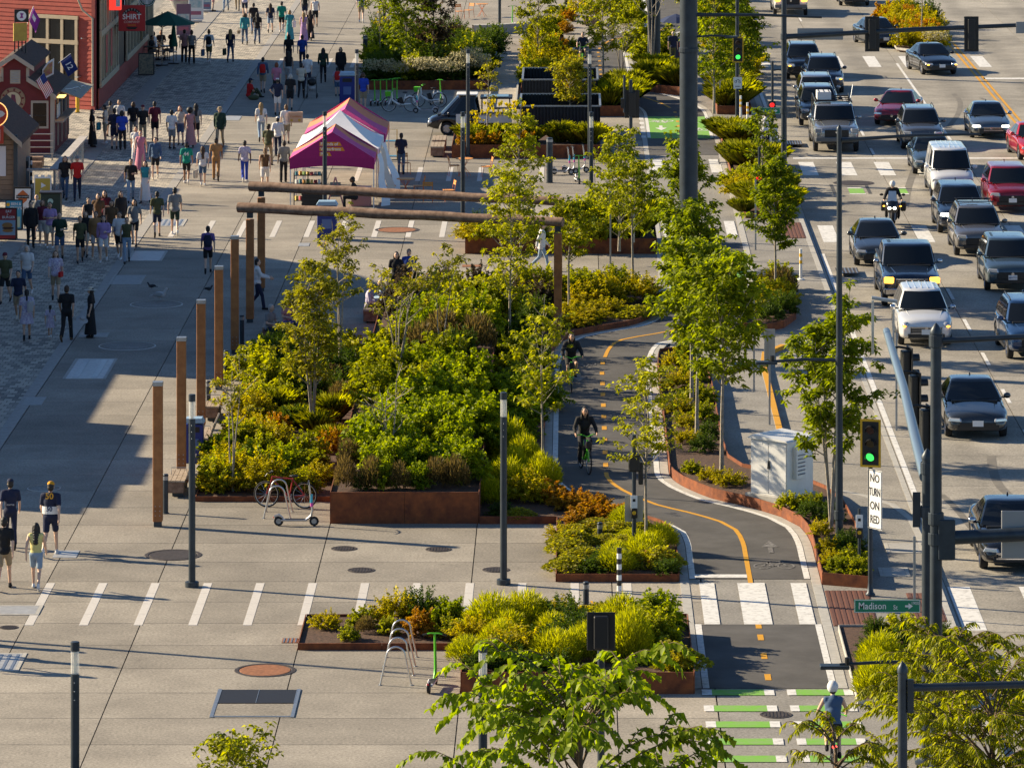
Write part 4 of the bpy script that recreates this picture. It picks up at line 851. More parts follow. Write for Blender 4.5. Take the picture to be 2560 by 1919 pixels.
def bench(p, label, L=1.8, rz=0.0):
    t = thing('timber_bench', label, 'bench', (p[0], p[1], 0), rz)
    for k in range(4): MB().box((-.2 + .125 * k, L / 2, .44), (.118, L, .05)).build('seat_slat', M_bench, t, bevel=.006)
    MB().box((-.02, L / 2, .27), (.44, L - .06, .28)).build('timber_block', M_wood, t, bevel=.01)
    for k in range(3): MB().box((.29 + .045 * k, L / 2, .56 + .13 * k), (.05, L, .12), 0, 0, 1, .33).build('back_slat', M_bench, t, bevel=.006)
    for s in (.25, L - .25): MB().box((.03, s, .08), (.3, .1, .13)).build('leg', M_steel, t)
    MB().tube([(-.2, .9, .46), (-.2, .9, .66), (.2, .9, .66), (.24, .9, .46)], .012, 6).build('armrest', M_galv, t)
bench((-10.55, 131.5), 'timber bench with slatted back beside the front timber post')
bench((-10.5, 143.6), 'timber bench with slatted back between the third and fourth timber posts'); bench((-10.4, 138.2), 'timber bench with slatted back behind the blue bin')
def wood_block(x0, x1, Y, L, label):
    t = thing('block_bench', label, 'bench', (x0, Y, 0)); w_ = x1 - x0
    for k in range(4): MB().box((w_ * (k + .5) / 4, L / 2, .43), (w_ / 4 - .008, L, .07)).build('plank', M_bench, t, bevel=.005)
    MB().box((w_ / 2, L / 2, .225), (w_ * .97, L * .98, .33)).build('block', M_wood, t, bevel=.01)
    MB().box((w_ / 2, L / 2, .03), (w_ * .7, L * .8, .06)).build('plinth', M_steel, t)
wood_block(-6.05, -5.45, 211.8, 1.9, 'chunky timber block bench at the front of the torch lily planter'); wood_block(-6.05, -5.45, 214.4, 1.9, 'chunky timber block bench beside the wheel of the small electric truck')
wood_block(-6.9, -6.1, 163.2, 2.2, 'timber block bench under the people sitting by the long planter'); wood_block(-10.0, -9.2, 159.2, 2.4, 'timber block bench in the shade of the log beams')
wood_block(.7, 1.6, 277, 1.6, 'timber block bench far along the plaza')
def bin_(x, y, w_, h, label, m=None, roof=(.30, .45, .60)):
    p = gp(x, y); t = thing('litter_bin', label, 'bin', p); m = m or M_blue
    MB().box((0, w_ * .35, h * .43), (w_, w_ * .7, h * .86), top=.97).build('body', m, t, bevel=.02)
    MB().yprism([(-w_ * .55, h * .9), (w_ * .55, h * .9), (w_ * .42, h), (-w_ * .42, h)], -.03, w_ * .74).build('hood', mat('pale_blue_hood%d' % int(roof[0] * 100), roof, .5), t)
    MB().box((0, -.004, h * .75), (w_ * .6, .012, h * .12)).build('slot', M_black, t)
    MB().box((0, -.006, h * .42), (w_ * .5, .01, h * .25)).build('notice', mat('bin_notice', (.10, .16, .36), .5), t)
bin_(485, 1158, .52, 1.25, 'blue litter bin with pale hood between timber posts'); bin_(817, 600, .74, 1.44, 'blue litter bin with pink-lit hood below the log beams')
bin_(868, 260, .74, 1.5, 'tall blue waste station beside the man in the blue shirt'); bin_(946, 111, .62, 1.3, 'blue bin half hidden by the thin tree')
# ------------------------------------------------------------------ racks, scooters, bicycles
def hoop(p, label, w_=.7, h=.85, group=None, rz=0):
    t = thing('bike_rack', label, 'bike rack', p, rz, group); pts = []
    for i in range(13):
        a = math.pi * (1 - i / 12); pts.append((w_ * .30 * math.cos(a), 0, h - w_ * .32 + w_ * .32 * math.sin(a)))
    pts = [(-w_ / 2, 0, 0)] + pts + [(w_ / 2, 0, 0)]
    MB().tube(pts, .021, 8).build('hoop', M_alu, t, smooth=50)
    for s in (-1, 1): MB().lathe([(.045, 0), (.045, .012), (.001, .014)], 10, (s * w_ / 2, 0, 0)).build('foot_plate', M_galv, t)
for k in range(4): hoop((-3.87 + .01 * k, 108.85 + .96 * k, 0), 'tapered steel hoop rack in the row beside the lime green scooter', group='hoop racks beside the lime green scooter')
for k in range(2): hoop((-7.68, 128.6 + .95 * k, 0), 'tapered steel hoop rack with the red bicycle behind it', group='hoop racks by the red bicycle')
def scooter(p, rz, stem, label, deck=None, band=None, group=None, lean=0.0):
    t = thing('kick_scooter', label, 'scooter', p, rz, group); d = deck or M_alu        # length along +x, front wheel at +x
    MB().box((-.02, 0, .155), (.66, .15, .05)).build('deck', d, t, bevel=.012)
    MB().box((0, 0, .183), (.5, .13, .008)).build('grip_mat', M_rubber, t)
    MB().tube([(.3, 0, .16), (.42, 0, .26), (.46, 0, .40), (.36, 0, 1.14)], [.035, .036, .034, .024], 8).build('stem', stem, t, smooth=50)
    if band:
        MB().lathe([(.037, 0), (.037, .22)], 8, (.428, 0, .60)).build('cyan_band', band[0], t); MB().lathe([(.038, 0), (.038, .1)], 8, (.44, 0, .50)).build('pink_band', band[1], t)
    MB().tube([(.36, -.25, 1.12), (.36, -.1, 1.16), (.36, .1, 1.16), (.36, .25, 1.12)], .016, 6).build('handlebar', stem if not band else M_black, t)
    for s in (-1, 1): MB().tube([(.36, s * .17, 1.14), (.36, s * .27, 1.115)], .02, 6).build('grip', M_black, t)
    for x in (.5, -.42):
        w_ = MB().lathe([(.07, -.035), (.115, -.03), (.125, 0), (.115, .03), (.07, .035)], 18, (x, 0, .125), 'Y').build('wheel', M_rubber, t, smooth=40)
        MB().lathe([(.001, -.03), (.07, -.032), (.07, .032), (.001, .03)], 12, (x, 0, .125), 'Y').build('hub', M_galv, w_)
    MB().tube([(-.3, 0, .19), (-.42, 0, .28), (-.53, 0, .24)], [.03, .045, .03], 6, flat=.4).build('rear_mudguard', d, t)
    MB().ell((-.55, 0, .22), (.015, .03, .02), 8, 5).build('tail_light', mat('tail_red', (.5, .02, .02), .3), t)
M_cy, M_pk = mat('cyan_band', (.05, .45, .60), .4), mat('pink_band', (.65, .08, .40), .4)
scooter(gp(737, 1314), 0.0, M_alu, 'silver kick scooter with cyan and pink bands in front of the hoop rack', band=(M_cy, M_pk))
scooter(gp(1080, 1722), R(82), M_green, 'lime green and white kick scooter beside the hoop racks', M_white)
for x, y, a in ((1398, 438, 10), (1410, 436, 14), (1436, 432, 8)): scooter(gp(x, y), R(a), M_alu, 'silver scooter with cyan band parked before the planter of grass', band=(M_cy, M_pk), group='silver scooters before the grass planter')
scooter(gp(1443, 457), R(-80), M_green, 'lime green scooter standing among the silver scooters', M_white)
for k, (x, y) in enumerate(((932, 263), (948, 263), (965, 262), (981, 260), (994, 258))): scooter(gp(x, y), R(80 + 4 * k), M_green, 'lime green scooter in the row parked at the flower bed', M_white, group='lime green scooters in the row')
scooter(gp(1090, 262), R(60), M_green, 'lime green scooter at the end behind the small electric truck', M_white)
scooter(gp(1066, 283), R(178), M_alu, 'silver scooter with cyan band parked before the rental bikes', band=(M_cy, M_pk))
scooter(gp(1284, 68), R(100), M_green, 'lone lime green scooter on the far plaza', M_white)
def bicycle(p, rz, label, frame, kind='road', group=None):
    t = thing('bicycle', label, 'bicycle', p, rz, group); r = .34
    for x in (-.52, .52):
        w_ = MB(); 
        w_.lathe([(r - .028, -.014), (r, -.018), (r + .012, 0), (r, .018), (r - .028, .014)], 24, (x, 0, r), 'Y')
        w_ = w_.build('wheel', M_rubber, t, smooth=40)
        sp = MB()
        for k in range(12): a = math.pi * k / 6; sp.tube([(x, 0, r), (x + (r - .03) * math.cos(a), 0, r + (r - .03) * math.sin(a))], .003, 3, cap=False)
        sp.lathe([(r - .04, -.01), (r - .026, -.012), (r - .026, .012), (r - .04, .01)], 24, (x, 0, r), 'Y').build('rim', M_alu, w_)
    f = MB(); rr = .02 if kind == 'road' else .036
    if kind == 'road':
        for a, b in (((-.1, .28), (-.2, .78)), ((-.2, .76), (.36, .80)), ((.36, .74), (-.1, .28)), ((-.1, .28), (-.52, .34)), ((-.2, .74), (-.52, .34)), ((.36, .82), (.41, .62)), ((.41, .64), (.52, .34))): f.tube([(a[0], 0, a[1]), (b[0], 0, b[1])], rr if a[0] != -.1 or b[0] > -.3 else .012, 7)
    else:
        f.tube([(.40, 0, .86), (.36, 0, .55), (.1, 0, .36), (-.15, 0, .34), (-.52, 0, .36)], [.04, .05, .055, .05, .03], 8); f.tube([(-.15, 0, .34), (-.26, 0, .8)], .026, 7); f.tube([(.36, 0, .92), (.43, 0, .6), (.52, 0, .34)], .028, 7)
    f.build('frame', frame, t, smooth=50)
    MB().ell((-.23, 0, .9 if kind != 'road' else .84), (.13, .065, .035), 10, 6).build('saddle', M_black, t)
    hb = [(.50, -.21, .84), (.44, -.21, .92), (.38, -.12, .92), (.37, 0, .92), (.38, .12, .92), (.44, .21, .92), (.50, .21, .84)] if kind == 'road' else [(.22, -.3, 1.04), (.33, -.16, 1.06), (.36, 0, 1.0), (.33, .16, 1.06), (.22, .3, 1.04)]
    MB().tube(hb, .015, 6).build('handlebar', M_black if kind == 'road' else M_green, t)
    if kind != 'road':
        if kind == 'rent': MB().box((.56, 0, .84), (.24, .34, .22), top=1.2).build('basket', M_green, t)
        else: MB().box((.5, 0, .8), (.1, .16, .2)).build('front_box', M_black, t, bevel=.02)
        MB().tube([(-.72, 0, .42), (-.62, 0, .66), (-.45, 0, .73), (-.25, 0, .62)], .045, 6, flat=.4).build('rear_mudguard', M_white, t)
        MB().box((-.05, 0, .5), (.2, .09, .34), 0, 0, 1, .35).build('battery', M_black, t)
    MB().lathe([(.001, -.012), (.09, -.01), (.09, .01), (.001, .012)], 14, (-.1, -.03, .28), 'Y').build('chainring', M_galv, t)
    for s in (-1, 1): MB().tube([(-.1, s * .05, .28), (-.1 + s * .12, s * .08, .2), (-.1 + s * .12, s * .17, .2)], .011, 5).build('pedal', M_black, t)
    if kind != 'ride': MB().tube([(-.15, .04, .3), (-.2, .16, .0)], .012, 5).build('kickstand', M_galv, t)
    return t
M_redf = mat('red_bike_frame', (.33, .02, .02), .35)
bicycle(gp(714, 1268), R(168), 'red drop-bar road bicycle leaning behind the tapered hoop racks', M_redf)
bicycle(gp(1000, 279), R(180), 'white and lime rental bike with a green front basket', M_white, 'rent'); bicycle(gp(1072, 268), R(172), 'rental bike with a green basket half hidden behind the first rental bike', M_white, 'rent')
# ------------------------------------------------------------------ market tents, tables
M_mag = mat('magenta_canvas', (.33, .010, .14), .8, var=.08); M_pur = mat('pink_canvas', (.62, .07, .26), .8, var=.06); M_org = mat('orange_canvas', (.70, .22, .10), .8, var=.06); M_wcan = mat('white_canvas', (.80, .80, .80), .85, var=.03)
def tent(x0, x1, Y0, Y1, label, stripes, gable, ze=1.96, za=3.0, hip=False):
    t = thing('market_tent', label, 'tent', (x0, Y0, 0)); w_ = x1 - x0; L = Y1 - Y0; xm = w_ / 2
    for s in (0, 1):
        if hip: continue
        for k, m in enumerate(stripes):
            a, b = L * k / len(stripes), L * (k + 1) / len(stripes); n = 6; q = MB()
            for j in range(n):
                def P(u, y): return (s * w_ + (xm - s * w_) * u, y, ze + (za - ze) * u - .10 * math.sin(math.pi * u))
                q.add([P(j / n, a), P((j + 1) / n, a), P((j + 1) / n, b), P(j / n, b)], [(0, 1, 2, 3)])
            q.add([(s * w_, a, ze), (s * w_, b, ze), (s * w_, b, ze - .28), (s * w_, a, ze - .28)], [(0, 1, 2, 3)])
            q.build('roof_panel', m, t, smooth=60)
    if hip:
        q = MB(); n = 6; c = Vector((xm, L / 2, za + .25)); cor = [(0, 0), (w_, 0), (w_, L), (0, L)]
        for i in range(4):
            a, b = Vector((*cor[i], ze)), Vector((*cor[(i + 1) % 4], ze)); pr = None
            for j in range(n + 1):
                u = j / n; f = 1 - u; dz = (c.z - ze) * (u ** 1.35); pa = a.lerp(Vector((c.x, c.y, ze)), u); pb = b.lerp(Vector((c.x, c.y, ze)), u); pa.z = pb.z = ze + dz
                if pr: q.add([pr[0], pr[1], pb, pa], [(0, 1, 2, 3)])
                pr = (pa, pb)
            d = Vector((0, 0, -.25)); q.add([a, b, b + d, a + d], [(0, 1, 2, 3)])
        q.build('roof', M_wcan, t, smooth=60)
    else:
        for y in (0.0, L):
            MB().add([(0, y, ze), (w_, y, ze), (xm, y, za)], [(0, 1, 2)]).build('gable', gable, t)
            v = MB(); n = 8
            for j in range(n):
                a, b = j / n, (j + 1) / n; dz = lambda u: .30 + .14 * (2 * u - 1) ** 2
                v.add([(w_ * a, y, ze), (w_ * b, y, ze), (w_ * b, y, ze - dz(b)), (w_ * a, y, ze - dz(a))], [(0, 1, 2, 3)])
            v.build('valance', mat('deep_magenta', (.30, .008, .13), .8), t)
    for x in (.03, w_ - .03):
        for y in (.03, L - .03): MB().box((x, y, ze / 2), (.045, .045, ze)).build('leg', M_white, t)
    fr = MB()
    for y in (.03, L - .03): fr.tube([(.03, y, ze - .05), (xm, y, za - .12), (w_ - .03, y, ze - .05)], .018, 5)
    fr.build('truss', M_alu, t); return t
t1 = tent(-11.1, -7.75, 194.2, 197.3, 'magenta and orange gabled market tent with printed words on its front', [M_pur, M_pur, M_org], M_mag)
tent(-11.05, -7.7, 197.7, 202.6, 'white peaked market tent between the two magenta tents', [M_wcan], M_wcan, hip=True)
tent(-11.0, -7.65, 203.0, 207.6, 'orange and pink gabled market tent at the back of the row', [M_pur, M_org], M_pur)
M_wl = mat('white_print', (.85, .85, .82), .7); M_ol = mat('orange_print', (.75, .26, .02), .7)
for k, (tx, x1, z) in enumerate((('Friends of', 2.55, 2.52), ('Waterfront', 2.7, 2.32), ('Park', 1.85, 2.12))):
    wd = (.88, 1.0, .48)[k]; xo = 1.18
    MB().add([(xo, -.008, z - .07), (xo + wd, -.008, z - .07), (xo + wd - .08, -.008, z + .08), (xo, -.008, z + .08)], [(0, 1, 2, 3)]).build('print_band', M_ol, t1)
    letters(tx, .17, M_wl, t1, (xo + .04, -.014, z), sx=1.0, bold=.012, align='LEFT')
# white side curtains, tied back
for k, (y0, m) in enumerate(((194.6, M_wcan), (196.6, mat('cream_curtain', (.72, .58, .46), .85)), (198.5, M_wcan))):
    b = MB(); n = 10
    for j in range(n):
        a = [(.0 + .34 * math.sin(math.pi * u * .5) * (0.5 + .5 * k) + .05 * math.sin(9 * u + k), .0 + 1.2 * (1 - u) ** 1.5, 1.9 * (1 - u)) for u in (j / n, (j + 1) / n)]
        c = [(p[0] + .10 + .25 * u, p[1] + .5 * (1 - u) + .35, p[2]) for p, u in zip(a, (j / n, (j + 1) / n))]
        b.add([a[0], c[0], c[1], a[1]], [(0, 1, 2, 3)])
    b.build('tent_curtain', m, None, smooth=60, loc=(-7.7, y0, .02), label=('pale blue-white curtain hanging at the side of the front tent', 'cream curtain tied back beside the front tent', 'wide white curtain blown out from the peaked tent')[k], category='curtain')
# merchandise under the front tent
t = thing('merchandise_rack', 'wire rack of small bright goods under the magenta tent', 'rack', (-10.95, 194.5, 0))
fr = MB()
for x in (0, .55, 1.1): fr.tube([(x, 0, 0), (x, 0, 1.35)], .012, 5); fr.tube([(x, .4, 0), (x, .4, 1.35)], .012, 5)
fr.build('uprights', M_black, t)
for k in range(4):
    MB().box((.55, .2, .25 + .33 * k), (1.1, .42, .02)).build('shelf', M_black, t)
    for j in range(7): MB().box((.1 + .15 * j, .12 + .1 * (j % 2), .26 + .33 * k + .07), (.1, .1, rnd.uniform(.08, .2)), rnd.random()).build('parcel', mat('goods%d' % ((j + k) % 6), ((.6, .45, .1), (.5, .08, .1), (.7, .7, .65), (.1, .3, .35), (.65, .3, .06), (.25, .4, .12))[(j + k) % 6], .6), t)
t = thing('display_easel', 'pink framed folding easel under the magenta tent', 'easel', (-9.3, 194.4, 0))
for s in (-1, 1): MB().tube([(0, 0, 1.2), (s * .35, -.1, 0)], .03, 6).build('leg', mat('pink_wood', (.6, .25, .25), .7), t)
MB().box((0, .02, .7), (.42, .03, .6), rx=.2).build('board', mat('grey_board', (.25, .27, .25), .7), t)
t = thing('display_table', 'table with a salmon cloth under the magenta tent', 'table', (-8.3, 194.6, 0))
MB().box((0, .35, .74), (.8, .7, .03)).build('table_top', M_white, t); MB().box((0, .35, .38), (.78, .68, .72), top=.97).build('cloth', mat('salmon_cloth', (.60, .26, .22), .85), t)
t = thing('goods_crate', 'black slatted crate of goods at the foot of the front tent', 'crate', (-10.6, 193.6, 0))
for k in range(5): MB().box((.45, 0, .1 + .13 * k), (.9, .02, .09)).build('slat', M_black, t)
MB().box((.45, .26, .34), (.86, .48, .64)).build('box', mat('dark_box', (.04, .04, .045), .7), t)
M_orm = mat('orange_powder_coat', (.62, .13, .02), .5); M_ortop = mat('orange_table', (.72, .30, .06), .55)
def table(p, label, r=.36, h=.74):
    t = thing('cafe_table', label, 'table', p); MB().lathe([(.001, h), (r, h), (r, h - .025), (.001, h - .03)], 24).build('table_top', M_ortop, t, smooth=30)
    for k in range(2):
        a = k * math.pi / 2 + .5; c, s = math.cos(a) * r * .85, math.sin(a) * r * .85
        MB().tube([(c, s, 0), (-c * .8, -s * .8, h - .03)], .012, 5).build('leg', M_orm, t); MB().tube([(-c, -s, 0), (c * .8, s * .8, h - .03)], .012, 5).build('leg', M_orm, t)
def chair(p, rz, label, group=None):
    t = thing('cafe_chair', label, 'chair', p, rz, group)
    for k in range(5): MB().box((0, -.17 + .085 * k, .45), (.4, .07, .018)).build('seat_slat', M_ortop, t)
    for s in (-1, 1):
        MB().tube([(s * .19, -.2, 0), (s * .19, -.16, .44), (s * .19, .2, .44)], .012, 5).build('leg', M_orm, t)
        MB().tube([(s * .19, .26, 0), (s * .19, .19, .44), (s * .19, .27, .85)], .012, 5).build('leg', M_orm, t)
    for k in range(2): MB().box((0, .25 + .02 * k, .70 + .09 * k), (.42, .02, .075), rx=-.2).build('back_slat', M_ortop, t)
table(gp(1161, 440), 'round orange folding table beside the torch lily planter'); chair(gp(1136, 440), R(100), 'orange chair with its back to the block benches'); chair(gp(1216, 443), R(-80), 'orange chair facing the round table beside the planter'); 
table(gp(1014, 492), 'round orange folding table behind the log beams near the white curtain'); chair(gp(976, 492), R(95), 'orange chair beside the white tent curtain'); chair(gp(1046, 492), R(-85), 'orange chair between the shaded table and the lamp post')
chair(gp(1070, 505), R(180), 'orange chair seen from behind over the log beam'); chair(gp(1122, 503), R(-75), 'orange chair in the tent shadow next to the lamp post'); chair(gp(1012, 434), R(20), 'orange chair under the man working beside the tents')
table(gp(1205, 42), 'orange table on the shaded far plaza'); chair(gp(1150, 48), R(30), 'orange chair beside the white cloth on the far plaza'); chair(gp(1172, 45), R(-40), 'orange chair next to the far orange table')
t = thing('hand_trolley', 'yellow tubular trolley behind the white curtain', 'trolley', gp(978, 400))
MB().tube([(-.25, 0, 0), (-.25, 0, 1.3), (.25, 0, 1.3), (.25, 0, 0)], .018, 6).build('frame', M_yel, t)
for z in (.15, .8): MB().box((0, .15, z), (.5, .4, .03)).build('shelf', mat('blue_shelf', (.1, .35, .5), .5), t)
# ------------------------------------------------------------------ black corrugated boxes, deck, walls
def corr_box(x0, x1, Y0, Y1, h, label):
    t = thing('corrugated_box', label, 'container', (x0, Y0, 0)); w_, L = x1 - x0, Y1 - Y0; m = mat('black_corrugated_steel', (.016, .020, .026), .5, .4, var=.2, scale=4)
    def wall(ax, n):
        b = MB(); pts = []
        for k in range(n):
            d = w_ if ax == 'x' else L; u0 = d * k / n; st = d / n
            pts += [(u0, 0), (u0 + st * .5, 0), (u0 + st * .6, .05), (u0 + st * .9, .05)]
        pts.append(((w_ if ax == 'x' else L), 0))
        for i in range(len(pts) - 1):
            a, c = pts[i], pts[i + 1]
            q = [(a[0], a[1]), (c[0], c[1])]
            P = [(q[0][0], q[0][1], 0), (q[1][0], q[1][1], 0), (q[1][0], q[1][1], h), (q[0][0], q[0][1], h)]
            b.add([(p[1], p[0], p[2]) if ax == 'y' else p for p in P], [(0, 1, 2, 3)])
        return b
    wall('x', 24).build('wall', m, t); o = wall('x', 24).build('wall', m, t); o.location.y = L - .05; wall('y', 26).build('wall', m, t); o = wall('y', 26).build('wall', m, t); o.location.x = w_ - .05
    for c, d in (((w_ / 2, .02, h), (w_ + .06, .09, .06)), ((w_ / 2, L, h), (w_ + .06, .09, .06)), ((.0, L / 2, h), (.09, L, .07)), ((w_, L / 2, h), (.09, L, .07))): MB().box(c, d).build('rim', M_galv, t)
    MB().box((w_ / 2, L / 2, h * .35), (w_ - .2, L - .2, .05)).build('inner_floor', M_steel, t)
    for k in range(6): MB().box((.6 + k * .28, .6, h * .7), (.24, .5, .25)).build('mesh_crate', M_galv, t)
corr_box(-2.24, 1.3, 217.3, 222.6, 1.64, 'black corrugated open-topped box behind the planter of grass'); corr_box(-2.25, 1.25, 229.3, 235.0, 1.64, 'black corrugated open-topped box at the back, beside the far cycle path')
t = thing('timber_deck', 'pale timber deck with raised rim beside the shrubs', 'deck', (-3.9, 232, 0))
for k in range(40): MB().box((.65, .35 + .7 * k, .06), (1.2, .66, .06)).build('plank', mat('pale_deck', (.42, .38, .32), .85, var=.1, rv=.08), t)
for x in (0, 1.3): MB().box((x, 14, .13), (.09, 28.2, .26)).build('rim', M_conc, t)
w_ = MB(); L_ = spline([(-5.4, 272), (-4.0, 272.5), (-2.4, 274), (-1.2, 277)], .5)
ribbon(L_, -.25, .25, .5, 'seat_wall', M_conc, thick=.5).update({}) if False else None
sw = ribbon(L_, -.25, .25, .5, 'seat_wall', M_conc, thick=.5); sw['label'] = 'low curved pale concrete seat wall on the far plaza'; sw['category'] = 'wall'
# ------------------------------------------------------------------ utility cabinet
cp = gp(1955, 1246, .2); t = thing('utility_cabinet', 'bright metal utility cabinet with sloped roof on a concrete plinth', 'cabinet', (cp.x, cp.y, .2), R(-40))
M_cab = mat('bare_aluminium_cabinet', (.74, .74, .72), .45, .2, var=.06, scale=3)
MB().box((0, 0, .07), (1.42, 1.38, .22)).build('plinth', M_conc, t, bevel=.02)
MB().box((0, 0, .9), (1.2, 1.15, 1.46)).build('body', M_cab, t, bevel=.01)
MB().add([(-.68, -.66, 1.63), (.68, -.66, 1.63), (.68, .66, 1.63), (-.68, .66, 1.63), (-.5, -.66, 1.73), (.62, -.66, 1.67), (.62, .66, 1.67), (-.5, .66, 1.73)], [(3, 2, 1, 0), (4, 5, 6, 7), (0, 1, 5, 4), (1, 2, 6, 5), (2, 3, 7, 6), (3, 0, 4, 7)]).build('roof', M_cab, t)
for s in (-1, 1): MB().box((s * .295, -.582, .9), (.57, .012, 1.36)).build('door', M_cab, t, bevel=.004)
MB().box((.02, -.6, .98), (.09, .03, .22), top=.5).build('handle', M_black, t)
vb = MB().box((.66, -.1, 1.05), (.13, .42, .85)).build('vent_box', M_cab, t, bevel=.008)
for k in range(6): MB().box((.732, -.1, .75 + .1 * k), (.015, .3, .03), ry=.6).build('louvre', M_galv, vb)
MB().box((-.3, -.591, 1.53), (.2, .006, .07)).build('maker_plate', M_white, t); MB().box((.733, .03, 1.4), (.006, .08, .05)).build('dark_plate', M_black, t)
ub = gp(1442, 1424); t = thing('utility_box', 'small white utility box lid in the bed behind the banded bollard', 'utility box', (ub.x, ub.y, .12)); MB().box((0, 0, .05), (.46, .5, .1)).build('box', M_white, t, bevel=.01); MB().box((0, 0, .106), (.4, .42, .012)).build('lid', M_vault, t)
# ------------------------------------------------------------------ signal poles, mast arms, signs
def signal_head(parent, loc, rz, lit=None, border=True, w_=.5, h=1.15, name='signal_head', lenses=True):
    o = put(name, None, parent, loc, rz); o.empty_display_size = .1      # faces -y
    MB().box((0, 0, 0), (w_, .03, h)).build('backplate', M_black, o, bevel=.01)
    if border:
        b = MB()
        for s in (-1, 1): b.box((s * (w_ / 2 - .025), -.018, 0), (.05, .012, h)); b.box((0, -.019, s * (h / 2 - .025)), (w_ - .1, .012, .05))
        b.build('border', M_yel, o)
    MB().box((0, .1, 0), (.3, .18, h * .86)).build('housing', M_black, o, bevel=.02)
    if lenses:
        for k, c in enumerate((('red', (.05, .004, .004), (1, .02, .02)), ('amber', (.05, .03, .003), (1, .5, .02)), ('green', (.004, .05, .03), (.05, 1, .12)))):
            z = h * .28 * (1 - k); on = lit == c[0]
            MB().lathe([(.001, -.02), (.1, -.024), (.105, -.02)], 16, (0, 0, z), 'Y').build('lens', mat('lens_%s_%d' % (c[0], on), c[1], .2, emit=c[2] if on else None, es=0.8), o)
            v = MB()
            for j in range(9):
                a, b2 = R(-20 + 220 * j / 9), R(-20 + 220 * (j + 1) / 9)
                v.add([(.118 * math.cos(a), -.02, z + .118 * math.sin(a)), (.118 * math.cos(b2), -.02, z + .118 * math.sin(b2)), (.112 * math.cos(b2), -.22, z + .112 * math.sin(b2)), (.112 * math.cos(a), -.22, z + .112 * math.sin(a))], [(0, 1, 2, 3)])
            v.build('visor', M_black, o)
    return o
def pole(label, X, Y, h, r0, r1, name='signal_pole', cat='pole', m=None, capz=True, base=True):
    t = thing(name, label, cat, (X, Y, 0)); m = m or M_steel
    MB().tube([(0, 0, 0), (0, 0, h * .5), (0, 0, h)], [r0, (r0 + r1) / 2, r1], 18).build('shaft', m, t, smooth=40)
    if capz: MB().lathe([(r1 * 1.15, h - .06), (r1 * 1.15, h), (r1 * .5, h + r1), (.001, h + r1 * 1.5)], 16).build('cap', m, t, smooth=40)
    if base: MB().lathe([(r0 * 2.2, 0), (r0 * 2.2, .05), (r0 * 1.4, .10), (r0 * 1.02, .3)], 18).build('base_flange', m, t, smooth=40)
    return t
def arm(t, p0, p1, r0, r1, m=None, name='arm'):
    return MB().tube([p0, (Vector(p0) + Vector(p1)) / 2 + Vector((0, 0, .04)), p1], [r0, (r0 + r1) / 2, r1], 14).build(name, m or M_steel, t, smooth=40)
def clamp(t, z, r): MB().lathe([(r + .02, z - .12), (r + .03, z - .11), (r + .03, z + .11), (r + .02, z + .12)], 16).build('clamp', M_steel, t)
# S1 tall pole at the island bed
t = pole('tall slim grey pole rising from a pale round footing in the island bed', 6.81, 124.8, 10.6, .10, .06)
MB().lathe([(.42, -.0), (.42, .12), (.4, .16), (.001, .16)], 24).build('footing', M_conc, t, smooth=30)
arm(t, (.06, 0, 10.3), (3.6, 0, 10.45), .05, .03); MB().box((3.6, 0, 10.55), (.12, .22, .12)).build('camera', M_black, t)
clamp(t, 4.72, .075); arm(t, (0, 0, 4.72), (-1.8, 0, 4.68), .045, .035); MB().box((-1.85, 0, 4.66), (.55, .26, .07)).build('luminaire', M_steel, t, bevel=.01); MB().lathe([(.06, 4.7), (.06, 4.84), (.001, 4.85)], 10, (-1.7, 0, 0)).build('photocell', M_black, t)
clamp(t, .8, .1)
# S2 signal with NO TURN ON RED
t = pole('grey signal pole with a yellow-framed traffic light and a NO TURN ON RED sign', 7.22, 118.6, 4.1, .055, .055, capz=False)
signal_head(t, (.0, -.12, 3.7), R(-12), 'green')
sg = put('no_turn_sign', None, t, (.1, -.2, 2.36), R(-52)); MB().box((0, 0, 0), (.5, .012, 1.42)).build('plate', M_white, sg)
M_ink = mat('black_ink', (.012, .012, .014), .6)
for k, wd in enumerate(('NO', 'TURN', 'ON', 'RED')): letters(wd, .27, M_ink, sg, (0, -.009, .5 - .33 * k), sx=(.8, .56, .8, .68)[k], bold=.012)
b = MB()
for s in (-1, 1): b.box((s * .235, -.008, 0), (.014, .004, 1.38)); b.box((0, -.008, s * .69), (.456, .004, .014))
b.build('border', M_ink, sg)
# mast pole with arm running up the street
t = pole('capped grey mast pole whose arm reaches over the kerb along the street', 7.35, 101.5, 6.35, .115, .105)
clamp(t, 5.2, .115); clamp(t, 6.1, .11); MB().box((-.22, -.05, 5.25), (.16, .03, .72)).build('flange_plate', M_steel, t)
MB().tube([(-.03, .1, 5.9), (-.02, 3, 6.15), (.05, 8, 6.5), (.1, 14.6, 6.75)], [.125, .115, .10, .085], 16).build('mast_arm', mat('pale_blue_grey_steel', (.16, .22, .28), .35, .4), t, smooth=40)
for k, (y, z) in enumerate(((13.2, 6.15), (10.5, 6.0), (7.0, 5.8))): signal_head(t, (.55, y, z - .2), R(100), None, False, .55, 1.3); arm(t, (.05, y, z + .4), (.55, y, z + .4), .03, .03, M_black, 'bracket')
MB().box((-.25, 14.2, 6.9), (.06, .05, 1.25)).build('antenna', M_alu, t); MB().box((.02, 14.2, 7.55), (.6, .2, .06), ry=.15).build('camera_hood', M_galv, t); MB().box((.2, 13.6, 6.9), (.05, .05, 1.0)).build('antenna', M_alu, t)
M_sgreen = mat('street_sign_green', (.004, .21, .11), .5)
